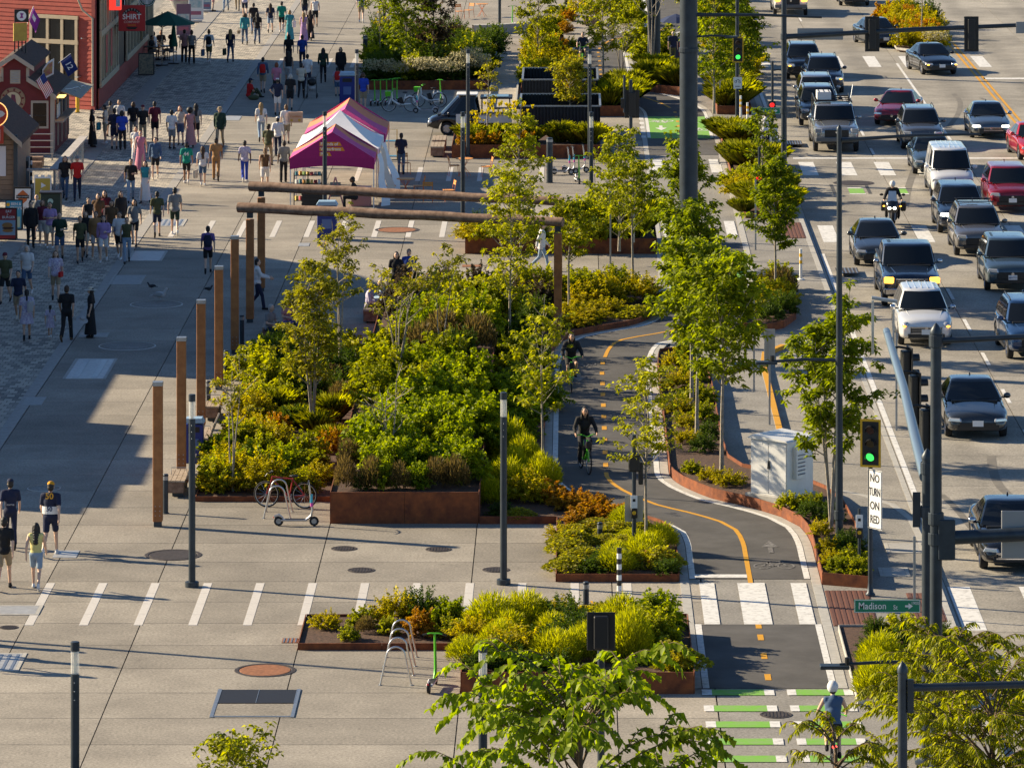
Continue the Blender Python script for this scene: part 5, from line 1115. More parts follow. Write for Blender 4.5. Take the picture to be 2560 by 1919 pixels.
def blade(parent, loc, w_, h, words, rz=0, num=None):
    o = put('street_name_sign', None, parent, loc, rz); MB().box((0, 0, 0), (w_, .02, h)).build('plate', M_sgreen, o)
    b = MB()
    for s in (-1, 1): b.box((s * (w_ / 2 - .012), -.013, 0), (.012, .005, h - .012)); b.box((0, -.013, s * (h / 2 - .012)), (w_ - .036, .005, .012))
    b.build('border', M_white, o); letters(words[0], h * .74, M_white, o, (-w_ * .44, -.014, 0), sx=.86, bold=.008, align='LEFT'); letters(words[1], h * .48, M_white, o, (w_ * (.09 if num else .17), -.014, -h * .1), sx=.9, bold=.008, align='LEFT')
    a = w_ * .27; MB().add([(a, -.014, -h * .08), (a + .07, -.014, -h * .08), (a + .07, -.014, h * .08), (a, -.014, h * .08), (a + .07, -.014, -h * .24), (a + .16, -.014, 0), (a + .07, -.014, h * .24)], [(0, 1, 2, 3), (4, 5, 6)]).build('arrow', M_white, o)
    if num: letters(num, h * .34, M_white, o, (w_ * .42, -.014, h * .22), sx=.9)
blade(t, (-.83, -.13, 3.28), 1.36, .27, ('Madison', 'St'), 0, '1900')
# big near pole with arms to the right
t = pole('tall thick grey street pole carrying a low mast arm over the road', 7.2, 97.0, 9.6, .135, .105)
arm(t, (.1, 0, 9.4), (6, 0, 9.6), .06, .04); clamp(t, 9.4, .11); clamp(t, 5.5, .125); clamp(t, 5.9, .125)
MB().box((.2, 0, 5.5), (.34, .3, .8)).build('arm_bracket', M_steel, t, bevel=.02); arm(t, (.3, 0, 5.52), (7, 0, 5.75), .14, .11, name='mast_arm')
for x in (3.1,): MB().box((x, .16, 5.55), (3.6, .03, .95)).build('sign_back', mat('sign_back_grey', (.30, .31, .32), .5, .4), t, bevel=.02)
arm(t, (-.05, 0, 3.05), (-1.9, 0, 3.02), .04, .03); MB().box((-2.0, 0, 2.98), (.58, .28, .07)).build('luminaire', M_steel, t, bevel=.01); MB().lathe([(.05, 3.02), (.05, 3.16), (.001, 3.17)], 10, (-1.75, 0, 0)).build('photocell', M_black, t); MB().box((.02, -.11, 5.95), (.1, .05, .1)).build('tag', M_white, t)
# near capped pole S4
t = pole('grey capped pole with a side arm in front of the narrow-leaved trees', 4.18, 62.0, 10.55, .09, .058)
arm(t, (.12, 0, 10.3), (3.5, 0, 10.32), .05, .045); MB().box((.1, -.02, 10.2), (.08, .06, .42)).build('bracket', M_steel, t)
# S5 crossing push button pole
def push_post(label, X, Y, h, z0=.0, head=True, plate=True, r=.052, name='push_button_pole'):
    t = thing(name, label, 'pole', (X, Y, z0)); MB().tube([(0, 0, 0), (0, 0, h)], r, 14).build('shaft', M_steel, t, smooth=40); MB().lathe([(r * 2, 0), (r * 2, .03), (r, .06)], 14).build('base_flange', M_steel, t)
    if head:
        MB().box((.0, -.05, h - .7), (.28, .24, .42)).build('signal_box', M_black, t, bevel=.02); MB().box((.17, .1, h - .98), (.12, .3, .55)).build('side_signal', M_black, t, bevel=.02)
    zb = min(1.05, h - .35)
    if plate: MB().box((0, .06, zb - .05), (.46, .012, .66)).build('plate_back', mat('cream_plate', (.42, .38, .30), .6), t)
    MB().box((0, -r - .015, zb + .14), (.17, .02, .32)).build('instruction_plate', M_white, t, bevel=.004); MB().box((0, -r - .027, zb + .18), (.07, .004, .07)).build('pictogram', M_ink, t)
    MB().box((0, -r - .03, zb - .15), (.17, .06, .24)).build('button_housing', M_black, t, bevel=.02); MB().lathe([(.001, -.008), (.045, -.006), (.05, .0)], 14, (0, -r - .062, zb - .13), 'Y').build('button', M_yel, t); return t
push_post('dark push button pole standing in the feathery shrubs at the cycle crossing', 1.594, 124.0, 2.87, .1)
push_post('short push button post at the tip of the island bed', 7.1, 121.1, 1.5, .15, False, False, .035)
# posts
def sign_post(x, y, h, label, plate=None, m=None, r=.03, rz=0, z=0.0):
    p = gp(x, y); t = thing('sign_post', label, 'sign post', (p.x, p.y, z)); MB().box((0, 0, h / 2), (r * 2, r * 1.6, h)).build('post', m or M_galv, t)
    if plate:
        o = put('sign_plate', None, t, (0, -.05 if not plate[3] else .05, plate[2]), rz); MB().box((0, 0, 0), (plate[0], .012, plate[1])).build('plate', M_white if not plate[3] else mat('sign_reverse', (.40, .40, .38), .5, .4), o, bevel=.004); return t, o
    return t
sign_post(2241, 1076, 2.8, 'thin galvanised post with a narrow sign edge beside the road line', (.05, 1.3, 2.2, 1)); sign_post(2286, 1530, 1.8, 'short bare galvanised post beside the mast poles')
sign_post(1526, 697, 3.1, 'thin galvanised post at the edge of the paving behind the golden shrubs'); sign_post(1885, 977, 2.9, 'thin galvanised sign post on the sidewalk beside the maples'); sign_post(1924, 1061, 2.75, 'galvanised post with a grey sign back at the yellow kerb', (.32, .95, 2.3, 1)); sign_post(1889, 625, 2.6, 'thin galvanised post at the corner planting')
sign_post(1800, 281, 1.5, 'thin bare post in front of the tall grass bed')
p = gp(1585, 640); t = thing('area_light', 'dark flat area light on a thin post in the planter trees', 'lamp', (p.x, p.y, .5)); MB().box((0, 0, 1.1), (.06, .06, 2.2)).build('post', M_galv, t); MB().box((0, 0, 2.2), (.95, .28, .07)).build('head', M_steel, t, bevel=.01); MB().lathe([(.05, 2.23), (.05, 2.38), (.001, 2.39)], 10).build('photocell', M_black, t)
# giant column in the island bed
t = pole('giant grey steel column rising out of the island bed trees', 3.72, 155.3, 15.5, .30, .27, 'steel_column', 'column', base=True)
MB().lathe([(.305, 9.72), (.31, 9.74), (.31, 9.86), (.285, 9.88)], 22).build('joint_ring', M_steel, t); arm(t, (.2, 0, 10.9), (4.2, 0, 10.82), .06, .035); arm(t, (.2, 0, 10.2), (1.3, 0, 10.22), .035, .03)
MB().box((1.35, 0, 10.2), (.4, .2, .06)).build('luminaire', M_steel, t)
for k, x in enumerate((1627, 1643)):
    p = gp(x, 170); pole(('slim grey column of the pair beside the pale bare tree', 'darker grey column of the pair beside the pale bare tree')[k], p.x, p.y, 9, .17, .16, 'steel_column', 'column', capz=False)
# bike signal pole
p = gp(1843, 329); t = pole('grey pole with a yellow-framed bike signal showing green', p.x, p.y, 8.2, .085, .075)
signal_head(t, (.03, -.14, 3.7), 0, 'green'); o = put('bike_sign', None, t, (.02, -.1, 2.2)); MB().box((0, 0, 0), (.38, .012, .52)).build('plate', M_white, o); letters('SIGNAL', .085, M_ink, o, (0, -.009, -.16), sx=.8)
b = MB()
for s in (-1, 1):
    for k in range(10): a, c = 2 * math.pi * k / 10, 2 * math.pi * (k + 1) / 10; b.add([(s * .09 + .06 * math.cos(a), -.009, .05 + .06 * math.sin(a)), (s * .09 + .06 * math.cos(c), -.009, .05 + .06 * math.sin(c)), (s * .09 + .045 * math.cos(c), -.009, .05 + .045 * math.sin(c)), (s * .09 + .045 * math.cos(a), -.009, .05 + .045 * math.sin(a))], [(0, 1, 2, 3)])
b.add([(-.09, -.009, .05), (-.03, -.009, .15), (-.015, -.009, .15), (-.075, -.009, .05)], [(0, 1, 2, 3)]); b.add([(-.03, -.009, .13), (.05, -.009, .13), (.05, -.009, .15), (-.03, -.009, .15)], [(0, 1, 2, 3)]); b.add([(.04, -.009, .17), (.055, -.009, .17), (.1, -.009, .05), (.085, -.009, .05)], [(0, 1, 2, 3)])
b.build('bicycle_symbol', M_ink, o)
# mast arm pole over the road
p = gp(1960, 452); t = pole('grey corner pole with a street name blade and a long mast arm over the road', p.x, p.y, 9.0, .12, .105)
arm(t, (.1, 0, 5.95), (11.0, .3, 6.45), .11, .08, name='mast_arm'); clamp(t, 5.95, .115); clamp(t, 3.6, .115); clamp(t, 2.9, .115)
for x in (3.65, 7.75): signal_head(t, (x, .1, 6.05), R(180), 'green', False, .6, 1.45)
for x, wd in ((1.5, 1.9), (10.4, 1.6)): MB().box((x, .14, 6.0 + x * .03), (wd, .02, .48)).build('sign_back', mat('sign_back_grey', (.30, .31, .32), .5, .4), t, bevel=.01)
blade(t, (-.75, -.14, 2.9), 1.18, .27, ('Spring', 'St')); MB().box((-.42, -.16, 1.9), (.25, .2, .5)).build('control_box', M_galv, t, bevel=.01)
p = gp(1931, 405); t = thing('crossing_signal_post', 'dark post with a small red crossing light and a white arrow plate', 'signal', (p.x, p.y, 0)); MB().tube([(0, 0, 0), (0, 0, 4.3)], .055, 12).build('shaft', M_steel, t); arm(t, (0, 0, 3.9), (.5, 0, 3.9), .03, .03)
signal_head(t, (-.02, -.1, 2.25), 0, 'red', False, .32, .7); o = put('arrow_plate', None, t, (.05, -.08, 1.2)); MB().box((0, 0, 0), (.34, .012, .7)).build('plate', M_white, o); b = MB().box((-.06, -.009, -.1), (.03, .004, .25)).box((.0, -.009, .03), (.14, .004, .03)); b.add([(.05, -.009, -.04), (.13, -.009, .03), (.05, -.009, .1)], [(0, 1, 2)]); b.build('arrow', M_ink, o)
p = gp(1898, 520); t = thing('crossing_signal_post', 'low post with a small dark crossing light in the corner planting', 'signal', (p.x, p.y, 0)); MB().tube([(0, 0, 0), (0, 0, 2.4)], .05, 12).build('shaft', M_steel, t); signal_head(t, (-.02, -.1, 1.05), 0, 'red', False, .3, .6)
p = gp(1577, 398); t = thing('bike_signal_post', 'dark post seen from behind with a broad black signal back and button plate', 'signal', (p.x, p.y, 0)); MB().tube([(0, 0, 0), (0, 0, 3.4)], .075, 12).build('shaft', M_steel, t); signal_head(t, (.05, .1, 2.35), R(180), None, False, .64, 1.2); MB().box((-.35, .05, 2.4), (.16, .2, .4)).build('side_signal', M_black, t); MB().box((0, -.09, 1.05), (.4, .02, .5)).build('plate_back', mat('cream_plate', (.42, .38, .30), .6), t); MB().tube([(-.28, 0, 2.0), (-.28, 0, 3.6)], .05, 10).build('side_post', M_steel, t)
t = thing('bike_signal_post', 'dark post with a black signal back above the deep planter', 'signal', (.62, 101.0, 0)); MB().tube([(0, 0, 0), (0, 0, 2.6)], .075, 12).build('shaft', M_steel, t); signal_head(t, (.0, -.1, 2.86), R(180), None, False, .58, .78, lenses=False)
# ------------------------------------------------------------------ vehicles
def lerp(a, b, t): return a + (b - a) * t
def paint(name, c, metal=.35, rough=.32): return mat('car_' + name, c, rough * .8, metal, coat=1.0, var=.03, scale=2)
M_hl = mat('headlamp_glass', (.55, .57, .60), .12, .5, spec=.8); M_amb = mat('amber_lamp_on', (.8, .3, .02), .3, emit=(1, .42, .04), es=2.5); M_hlon = mat('headlamp_on', (.9, .9, .85), .2, emit=(1, .95, .8), es=1.6)
M_chrome = mat('chrome', (.6, .6, .62), .15, 1.0); M_trim = mat('black_car_trim', (.012, .012, .013), .5); M_tyre = M_rubber; M_rim = mat('alloy_rim', (.42, .42, .44), .35, .8)
M_platem = mat('number_plate', (.72, .74, .76), .5); M_plt = mat('plate_ink', (.05, .08, .2), .6)
CT = dict(
    sedan=dict(L=4.65, W=1.80, H=1.45, hl=.72, cowl=.95, belt=.93, deck=1.0, ywf=-1.0, yrf=-.18, yrr=.85, ywr=1.75, zb=.20, wr=.60, R=.325),
    suv=dict(L=4.6, W=1.86, H=1.68, hl=.90, cowl=1.10, belt=1.06, deck=1.06, ywf=-1.12, yrf=-.42, yrr=1.75, ywr=2.18, zb=.25, wr=.66, R=.36),
    pickup=dict(L=5.7, W=2.0, H=1.92, hl=1.12, cowl=1.28, belt=1.26, deck=1.26, ywf=-1.25, yrf=-.62, yrr=1.0, ywr=1.2, zb=.34, wr=.74, R=.41),
    van=dict(L=4.7, W=1.76, H=1.88, hl=.86, cowl=1.10, belt=1.05, deck=1.05, ywf=-1.55, yrf=-.85, yrr=2.2, ywr=2.3, zb=.22, wr=.70, R=.32),
    retro=dict(L=4.45, W=1.76, H=1.66, hl=.86, cowl=1.08, belt=1.0, deck=1.02, ywf=-1.0, yrf=-.35, yrr=1.6, ywr=2.1, zb=.22, wr=.62, R=.33),
    cart=dict(L=3.75, W=1.42, H=1.78, hl=.72, cowl=.92, belt=.88, deck=.62, ywf=-1.35, yrf=-.55, yrr=.35, ywr=.5, zb=.24, wr=.56, R=.29))
CM = {}
def rounded(b, name):
    me = b.mesh(name, [M_trim], fix=True); o = bpy.data.objects.new(name, me); TMP.collection.objects.link(o); m_ = o.modifiers.new('s', 'SUBSURF'); m_.levels = 1
    out = bpy.data.meshes.new_from_object(o.evaluated_get(tmp_dg())); bpy.data.objects.remove(o); bpy.data.meshes.remove(me); out.name = name; out.shade_smooth(); out.set_sharp_from_angle(angle=R(48)); return out
def car_meshes(kind):
    if kind in CM: return CM[kind]
    p = CT[kind]; L, W, H = p['L'], p['W'], p['H']; h2 = L / 2; zw = p['R']; Ra = p['R'] + .075; wf, wb_ = -h2 + .86, h2 - .92
    ys = sorted(set([round(v, 3) for v in [-h2, -h2 + .05, -h2 + .14, -h2 + .3] + [wf + Ra * math.cos(R(a)) for a in range(0, 181, 20)] + [wf + Ra + .01, wf - Ra - .01] + [p['ywf'] - .05, p['ywf'] + .25, 0, .5] + [wb_ + Ra * math.cos(R(a)) for a in range(0, 181, 20)] + [wb_ + Ra + .01, wb_ - Ra - .01] + [h2 - .25, h2 - .1, h2 - .03, h2]]))
    def ww(y):
        d = min(y + h2, h2 - y); e = .80 if kind in ('sedan', 'retro', 'cart') else .86
        f = e + (1 - e) * min(1, (max(0, d) / .55)) ** .5; return W / 2 * f
    def top(y):
        if y < p['ywf']:
            u = (y + h2) / (p['ywf'] + h2); z = lerp(p['hl'], p['cowl'], u ** .75)
            return z - (.16 * max(0, 1 - (y + h2) / .18) ** 2)
        if y < p['ywr'] - .3: return p['belt'] + .02
        u = (y - p['ywr'] + .3) / max(.1, h2 - p['ywr'] + .3); return lerp(p['belt'] + .02, p['deck'], min(1, u * 2)) - .14 * max(0, 1 - (h2 - y) / .15) ** 2
    b = MB(); K = 9; rows = []
    for y in ys:
        w_ = ww(y); zt = top(y); d = min(y + h2, h2 - y); zb = p['zb'] + .12 * max(0, 1 - d / .35); zs = zt - (.13 if y < p['ywf'] else .05); arch = None
        for c in (wf, wb_):
            if abs(y - c) < Ra: arch = zw + math.sqrt(max(0, Ra * Ra - (y - c) ** 2))
        z0 = max(zb, arch) if arch else zb; zm = max(lerp(zb, zs, .5), z0 + .03)
        half = [(0, z0), (.8 * w_, z0), (.985 * w_, z0 + (.0 if arch else .07)), (w_, zm), (.99 * w_, lerp(zm, zs, .7)), (.955 * w_, zs + .3 * (zt - zs)), (.75 * w_, zt - .035), (.4 * w_, zt), (0, zt + .012)]
        rows.append([(x, y, z) for x, z in half] + [(-x, y, z) for x, z in half[-2:0:-1]])
    n = len(rows[0]); V = [q for r_ in rows for q in r_]; F = []
    for i in range(len(rows) - 1):
        for j in range(n): F.append((i * n + j, i * n + (j + 1) % n, (i + 1) * n + (j + 1) % n, (i + 1) * n + j))
    F += [tuple(range(n))[::-1], tuple((len(rows) - 1) * n + j for j in range(n))]; b.add(V, F); o = {'body': rounded(b, 'body')}
    # cabin shell and glass
    zbelt = p['belt']; hb = W / 2 * .94; hr = p['wr'] * W / 1.8
    def S(t): return (lerp(p['ywf'], p['yrf'], t), lerp(p['ywr'], p['yrr'], t), lerp(hb, hr, t ** 1.15), lerp(zbelt, H - .055, t), lerp(p['cowl'] - .03, H - .055, t))
    bf, br = .17, .08
    def ring(t, k=1.0, dz=0.0):
        yf, yr, hw, z, zf = S(t); P = []; ym = (yf + yr) / 2
        for i in range(7): u = -1 + 2 * i / 6; P.append((u * hw, yf + bf * u * u, zf))
        for i in range(1, 6): P.append((hw, lerp(yf + bf, yr - br, i / 6), lerp(zf, z, min(1, i / 2))))
        for i in range(7): u = 1 - 2 * i / 6; P.append((u * hw, yr - br * u * u, z))
        for i in range(1, 6): P.append((-hw, lerp(yr - br, yf + bf, i / 6), lerp(z, zf, max(0, (i - 3) / 3))))
        return [(x * k, ym + (y - ym) * (k if k < 1 else 1), zz + dz) for x, y, zz in P]
    c = MB(); R_ = [ring(0), ring(.3), ring(.65), ring(.92), ring(1), ring(1, .95, .03), ring(1, .7, .052), ring(1, .35, .058)]; n = len(R_[0]); V = [q for r_ in R_ for q in r_]
    F = [(i * n + j, i * n + (j + 1) % n, (i + 1) * n + (j + 1) % n, (i + 1) * n + j) for i in range(len(R_) - 1) for j in range(n)] + [tuple((len(R_) - 1) * n + j for j in range(n))]
    c.add(V, F); o['cabin'] = rounded(c, 'cabin')
    def grid(f, us, ts):
        g = MB(); V = [f(u, t) for t in ts for u in us]; m_ = len(us); g.add(V, [(i * m_ + j, i * m_ + j + 1, (i + 1) * m_ + j + 1, (i + 1) * m_ + j) for i in range(len(ts) - 1) for j in range(m_ - 1)]); return g
    def ws(u, t): yf, yr, hw, z, zf = S(t); return (u * hw, yf + bf * u * u - .010, zf + .008)
    o['windscreen'] = grid(ws, [-.93, -.6, -.3, 0, .3, .6, .93], [.05, .3, .6, .93]).mesh('windscreen', [M_glass], smooth=60)
    def rw(u, t): yf, yr, hw, z, zf = S(t); return (u * hw, yr - br * u * u + .010, z + .006)
    o['rear_window'] = grid(rw, [-.88, -.4, 0, .4, .88], [.12, .5, .9]).mesh('rear_window', [M_glass], smooth=60)
    wins = {'sedan': ((.10, .47), (.51, .84)), 'suv': ((.07, .37), (.40, .68), (.71, .92)), 'pickup': ((.08, .48), (.53, .9)), 'van': ((.06, .30),), 'retro': ((.08, .40), (.43, .72), (.75, .92)), 'cart': ((.22, .9),)}[kind]
    for k, (a, e) in enumerate(wins):
        for s in (-1, 1):
            def sw(u, t, s=s): yf, yr, hw, z, zf = S(t); y = lerp(yf + bf, yr - br, u); return (s * (hw + .007), y, lerp(z, zf, 0) if u > .15 else z)
            o['side_window%d%d' % (k, s)] = grid(sw, [a, (a + e) / 2, e], [.14, .5, .9]).mesh('side_window', [M_glass], smooth=60)
    CM[kind] = (o, p); return CM[kind]
def wheel_mesh(r, w_=.2):
    k = ('wheel', round(r, 2))
    if k not in CM:
        t = MB().lathe([(r * .62, -w_ / 2), (r * .93, -w_ / 2), (r, -w_ * .36), (r, w_ * .36), (r * .93, w_ / 2), (r * .62, w_ / 2)], 24, axis='X').mesh('wheel', M_tyre, smooth=40)
        m = MB().lathe([(.001, .06), (r * .16, .07), (r * .2, .045), (r * .58, .03), (r * .64, w_ / 2 - .01), (r * .66, w_ / 2 + .004)], 24, axis='X')
        for i in range(5): a = 2 * math.pi * i / 5; m.box((.065, math.cos(a) * r * .36, math.sin(a) * r * .36), (.03, .07, r * .5), rx=-a + math.pi / 2 if False else (a - math.pi / 2))
        CM[k] = (t, m.mesh('rim', M_rim, smooth=40))
    return CM[k]
def setm(o, m):
    o.material_slots[0].link = 'OBJECT'; o.material_slots[0].material = m; return o
def car(kind, X, Yf, rz, label, m, lights='off', plate=None, rails=False, grille='slats', name=None, roofm=None, chrome=False, badge=True, rack=False, z=None):
    md, p = car_meshes(kind); L, W, H = p['L'], p['W'], p['H']; h2 = L / 2
    t = thing(name or {'sedan': 'sedan_car', 'suv': 'suv_car', 'pickup': 'pickup_truck', 'van': 'delivery_van', 'retro': 'wagon_car', 'cart': 'electric_truck'}[kind], label, {'pickup': 'truck', 'van': 'van', 'cart': 'truck'}.get(kind, 'car'), (X + math.sin(-rz) * 0 , Yf + h2, RZ if z is None else z), rz)
    body = setm(put('body', md['body'], t), m); cab = setm(put('cabin', md['cabin'], t), roofm or m)
    for k, me in md.items():
        if k not in ('body', 'cabin'): put(me.name.split('.')[0], me, cab)
    tm, rm_ = wheel_mesh(p['R'])
    for y in (-h2 + .86, h2 - .92):
        for s in (-1, 1):
            o = put('wheel', tm, t, (s * (W / 2 - .115), y, p['R']), 0 if s > 0 else math.pi); put('rim', rm_, o)
    zh = p['hl'] - .13; wv = W / 2
    for s in (-1, 1):
        hm = {'off': M_hl, 'on': M_hlon, 'amber': M_hl, 'ambers': M_amb}[lights]
        if kind in ('pickup',):
            h_ = MB().box((s * wv * .78, -h2 + .03, zh - .02), (.32, .16, .2), s * .28).build('headlight', hm, t, bevel=.02)
        elif kind in ('retro', 'cart'):
            h_ = MB().ell((s * wv * .74, -h2 + .12, zh - .01), (.13, .12, .11), 12, 8).build('headlight', hm, t, smooth=60)
        else:
            h_ = MB().box((s * wv * .72, -h2 + .085, zh), (.42, .13, .10 if kind == 'sedan' else .13), s * .42, 0, .8).build('headlight', hm, t, bevel=.02)
        if lights in ('amber', 'on'):
            MB().ell((s * wv * .80, -h2 + .02, zh - .035), (.07, .04, .035), 8, 5).build('indicator', M_amb if lights == 'amber' else M_hlon, h_)
        mz = p['belt'] + .1; mir = MB().ell((s * (wv + .09), p['ywf'] + .42, mz), (.11, .07, .085), 10, 6).build('mirror', m if not chrome else M_chrome, t, smooth=60); MB().box((s * (wv - .02), p['ywf'] + .43, mz - .05), (.12, .05, .04)).build('mirror_stalk', M_trim, mir)
        for yy in ((-.02, .98) if kind in ('sedan', 'suv', 'retro') else (-.05,)):
            MB().box((s * (wv + .004), yy + .28, p['belt'] - .12), (.02, .18, .028)).build('door_handle', m if not chrome else M_chrome, t)
            MB().box((s * (wv - .003), yy + .46, lerp(p['zb'], p['belt'], .56)), (.012, .012, (p['belt'] - p['zb']) * .72)).build('door_seam', M_trim, t)
        MB().box((s * wv * .70, h2 - .005, p['deck'] - .22), (.2, .05, .13)).build('tail_light', mat('tail_red', (.5, .02, .02), .3), t)
        MB().box((s * (wv * .965), .0, p['zb'] + .05), (.05, L * .42, .09)).build('sill_trim', M_trim, t)
    gw = wv * (1.15 if kind != 'pickup' else 1.05); gz = zh - .03 - (.10 if kind == 'sedan' else .13); gh = {'sedan': .13, 'suv': .24, 'pickup': .36, 'van': .12, 'retro': .2, 'cart': .06}[kind]
    g = MB().box((0, -h2 - .006, gz), (gw, .03, gh)).build('grille', M_trim, t, bevel=.01)
    nsl = max(2, int(gh / .055))
    for k in range(nsl): MB().box((0, -h2 - .024, gz - gh / 2 + (k + .5) * gh / nsl), (gw * .94, .012, .016)).build('grille_bar', M_chrome if chrome else M_trim, g)
    if chrome:
        for s in (-1, 1): MB().box((0, -h2 - .022, gz + s * gh / 2), (gw + .04, .02, .03)).build('grille_surround', M_chrome, g)
    if badge: MB().lathe([(.001, -.012), (.055, -.01), (.06, 0)], 14, (0, -h2 - .022, gz + gh * .22), 'Y').build('badge', M_chrome, g)
    MB().box((0, -h2 + .005, p['zb'] + .17), (wv * 1.35, .05, .13)).build('lower_intake', M_trim if kind != 'pickup' else M_trim, t, bevel=.01)
    if kind == 'pickup': MB().box((0, -h2 - .05, p['zb'] + .26), (W * .93, .14, .2)).build('bumper', M_chrome if chrome else mat('grey_bumper', (.10, .11, .12), .5), t, bevel=.03)
    MB().box((0, p['ywf'] - .02, p['cowl'] - .012), (W * .74, .12, .05)).build('cowl_panel', M_trim, t)
    for s in (-1, 1): MB().tube([(s * wv * .52, -h2 + .32, lerp(p['hl'], p['cowl'], .25) + .0), (s * wv * .66, p['ywf'] - .1, p['cowl'] - .03)], .012, 4).build('bonnet_crease', m, t)
    if plate is not None:
        pl = MB().box((.0, -h2 - (.13 if kind == 'pickup' else .035), p['zb'] + .30), (.31, .012, .16)).build('number_plate', M_platem, t)
        if plate: letters(plate, .095, M_plt, pl, (0, -h2 - (.142 if kind == 'pickup' else .047), p['zb'] + .29), sx=.75)
    for s in (-1, 1): MB().tube([(s * .08, p['ywf'] - .0, p['cowl'] + .0), (s * .08 + .5, p['ywf'] + .1, p['cowl'] + .06)], .009, 4).build('wiper', M_trim, t)
    if rails:
        for s in (-1, 1): MB().tube([(s * p['wr'] * .93, p['yrf'] + .3, H - .02), (s * p['wr'] * .95, p['yrf'] + .5, H + .05), (s * p['wr'] * .95, p['yrr'] - .4, H + .05), (s * p['wr'] * .93, p['yrr'] - .2, H - .02)], .018, 6).build('roof_rail', M_trim if not chrome else M_chrome, t)
    if rails == 2:
        for y in (p['yrf'] + .6, p['yrr'] - .6): MB().box((0, y, H + .09), (p['wr'] * 2.1, .06, .035)).build('crossbar', M_trim, t)
    if kind in ('suv', 'sedan') and not rack: MB().box((0, p['yrr'] - .15, H + .03), (.05, .16, .06), top=.4).build('roof_fin', m, t)
    if kind in ('van', 'retro'):
        for k in range(5): MB().box((-.4 + .2 * k, (p['yrf'] + p['yrr']) / 2, H + .003), (.03, (p['yrr'] - p['yrf']) * .8, .016)).build('roof_rib', m, t)
        MB().tube([(0, p['yrf'] + .25, H), (0, p['yrf'] + .4, H + .16)], .008, 4).build('antenna', M_trim, t)
    if kind in ('pickup',):
        MB().box((0, (p['ywr'] + h2) / 2 + .02, p['deck'] + .012), (W * .78, h2 - p['ywr'] - .2, .03)).build('bed_liner', M_trim, t)
        for s in (-1, 1): MB().box((s * W * .43, (p['ywr'] + h2) / 2 + .02, p['deck'] + .03), (.1, h2 - p['ywr'] - .1, .05)).build('bed_rail', M_trim, t)
    return t
P_ = dict(black=paint('black', (.010, .011, .014)), navy=paint('navy', (.012, .022, .045)), dgrey=paint('dark_grey', (.035, .040, .046)), grey=paint('grey', (.12, .125, .13), .6), silver=paint('silver', (.36, .37, .38), .7), white=paint('white', (.70, .71, .72), .1), red=paint('red', (.30, .008, .018), .4), bred=paint('bright_red', (.45, .010, .012), .2), blueg=paint('blue_grey', (.055, .085, .105), .4), blue=paint('blue', (.015, .05, .13), .5), beige=paint('grey_beige', (.17, .16, .15), .6), slate=paint('slate', (.10, .13, .16), .6))
def C_(kind, x, y, rz, label, m, **k):
    p = gp(x, y, RZ); car(kind, p.x, p.y, R(rz), label, P_[m], **k)
C_('sedan', 2545, 1436, 0, 'glossy black sedan stopped at the pale crossing bars beside the thick street pole', 'black', lights='off', plate='CNE7056', chrome=True)
C_('sedan', 2445, 1102, 0, 'black sedan with dealer plate following along the edge lane behind the mast arm', 'dgrey', plate='')
C_('retro', 2316, 870, 0, 'white retro-styled wagon with ribbed roof and amber lamps', 'white', lights='amber', plate='', chrome=True)
C_('pickup', 2280, 772, 0, 'dark navy pickup truck with chrome bumper and lit amber lamps', 'navy', lights='ambers', chrome=True)
C_('sedan', 2200, 670, 0, 'dark grey sedan right behind the navy pickup', 'dgrey')
C_('suv', 2590, 905, 2, 'deep blue suv in the lane beside the white wagon', 'blue', lights='off', rails=True)
C_('suv', 2532, 733, 0, 'blue-grey suv with a black grille next to the navy pickup', 'blueg', plate='BBW7757')
C_('suv', 2452, 645, 0, 'grey-beige suv with black roof crossbars', 'beige', rails=2, lights='off')
C_('suv', 2408, 588, 0, 'dark blue car tucked behind the suv with roof crossbars', 'navy', lights='on')
C_('suv', 2532, 536, 0, 'dark red suv with slotted grille beside the car with crossbars', 'red', plate='')
C_('van', 2383, 497, 0, 'white delivery van with ribbed roof in the crossing', 'white', plate='')
C_('sedan', 2338, 440, 0, 'dark slate car hidden behind the white delivery van', 'blueg')
C_('sedan', 2595, 405, 4, 'bright red car beside the far stop line bars', 'bred')
C_('suv', 2308, 377, 0, 'silver-grey suv with sunroof waiting at the far stop line', 'grey', rails=True)
C_('sedan', 2478, 349, 0, 'slate grey sedan with a chrome grille beside the yellow lines', 'slate', chrome=True, lights='on')
C_('sedan', 2256, 317, -12, 'dark red sedan turning behind the silver-grey suv', 'red', lights='off')
C_('pickup', 2092, 383, 0, 'silver work pickup with a ladder rack and dark grille at the stop line', 'silver', lights='amber')
C_('suv', 2050, 318, 0, 'dark green suv hidden behind the silver work pickup', 'dgrey', rails=True)
C_('suv', 2046, 288, 0, 'white suv behind the silver work pickup', 'silver', rails=True, lights='off')
C_('suv', 2064, 236, 0, 'navy suv with two people visible through its windscreen', 'navy', lights='amber', rails=True)
C_('suv', 2012, 202, 0, 'black off-road suv with one amber lamp beside the mast pole', 'black', lights='amber', rails=True)
C_('sedan', 2336, 190, 10, 'black sedan crossing the lane line with a lit orange corner lamp', 'black', lights='amber', plate='')
C_('sedan', 2197, 121, 10, 'dark grey sedan under the hanging traffic signal', 'dgrey', lights='on', plate='')
C_('pickup', 1977, 42, 0, 'white pickup with amber corner lamps at the far end of the street', 'white', lights='ambers')
C_('sedan', 2137, 17, 0, 'silver car beyond the golden median shrubs', 'silver', plate='')
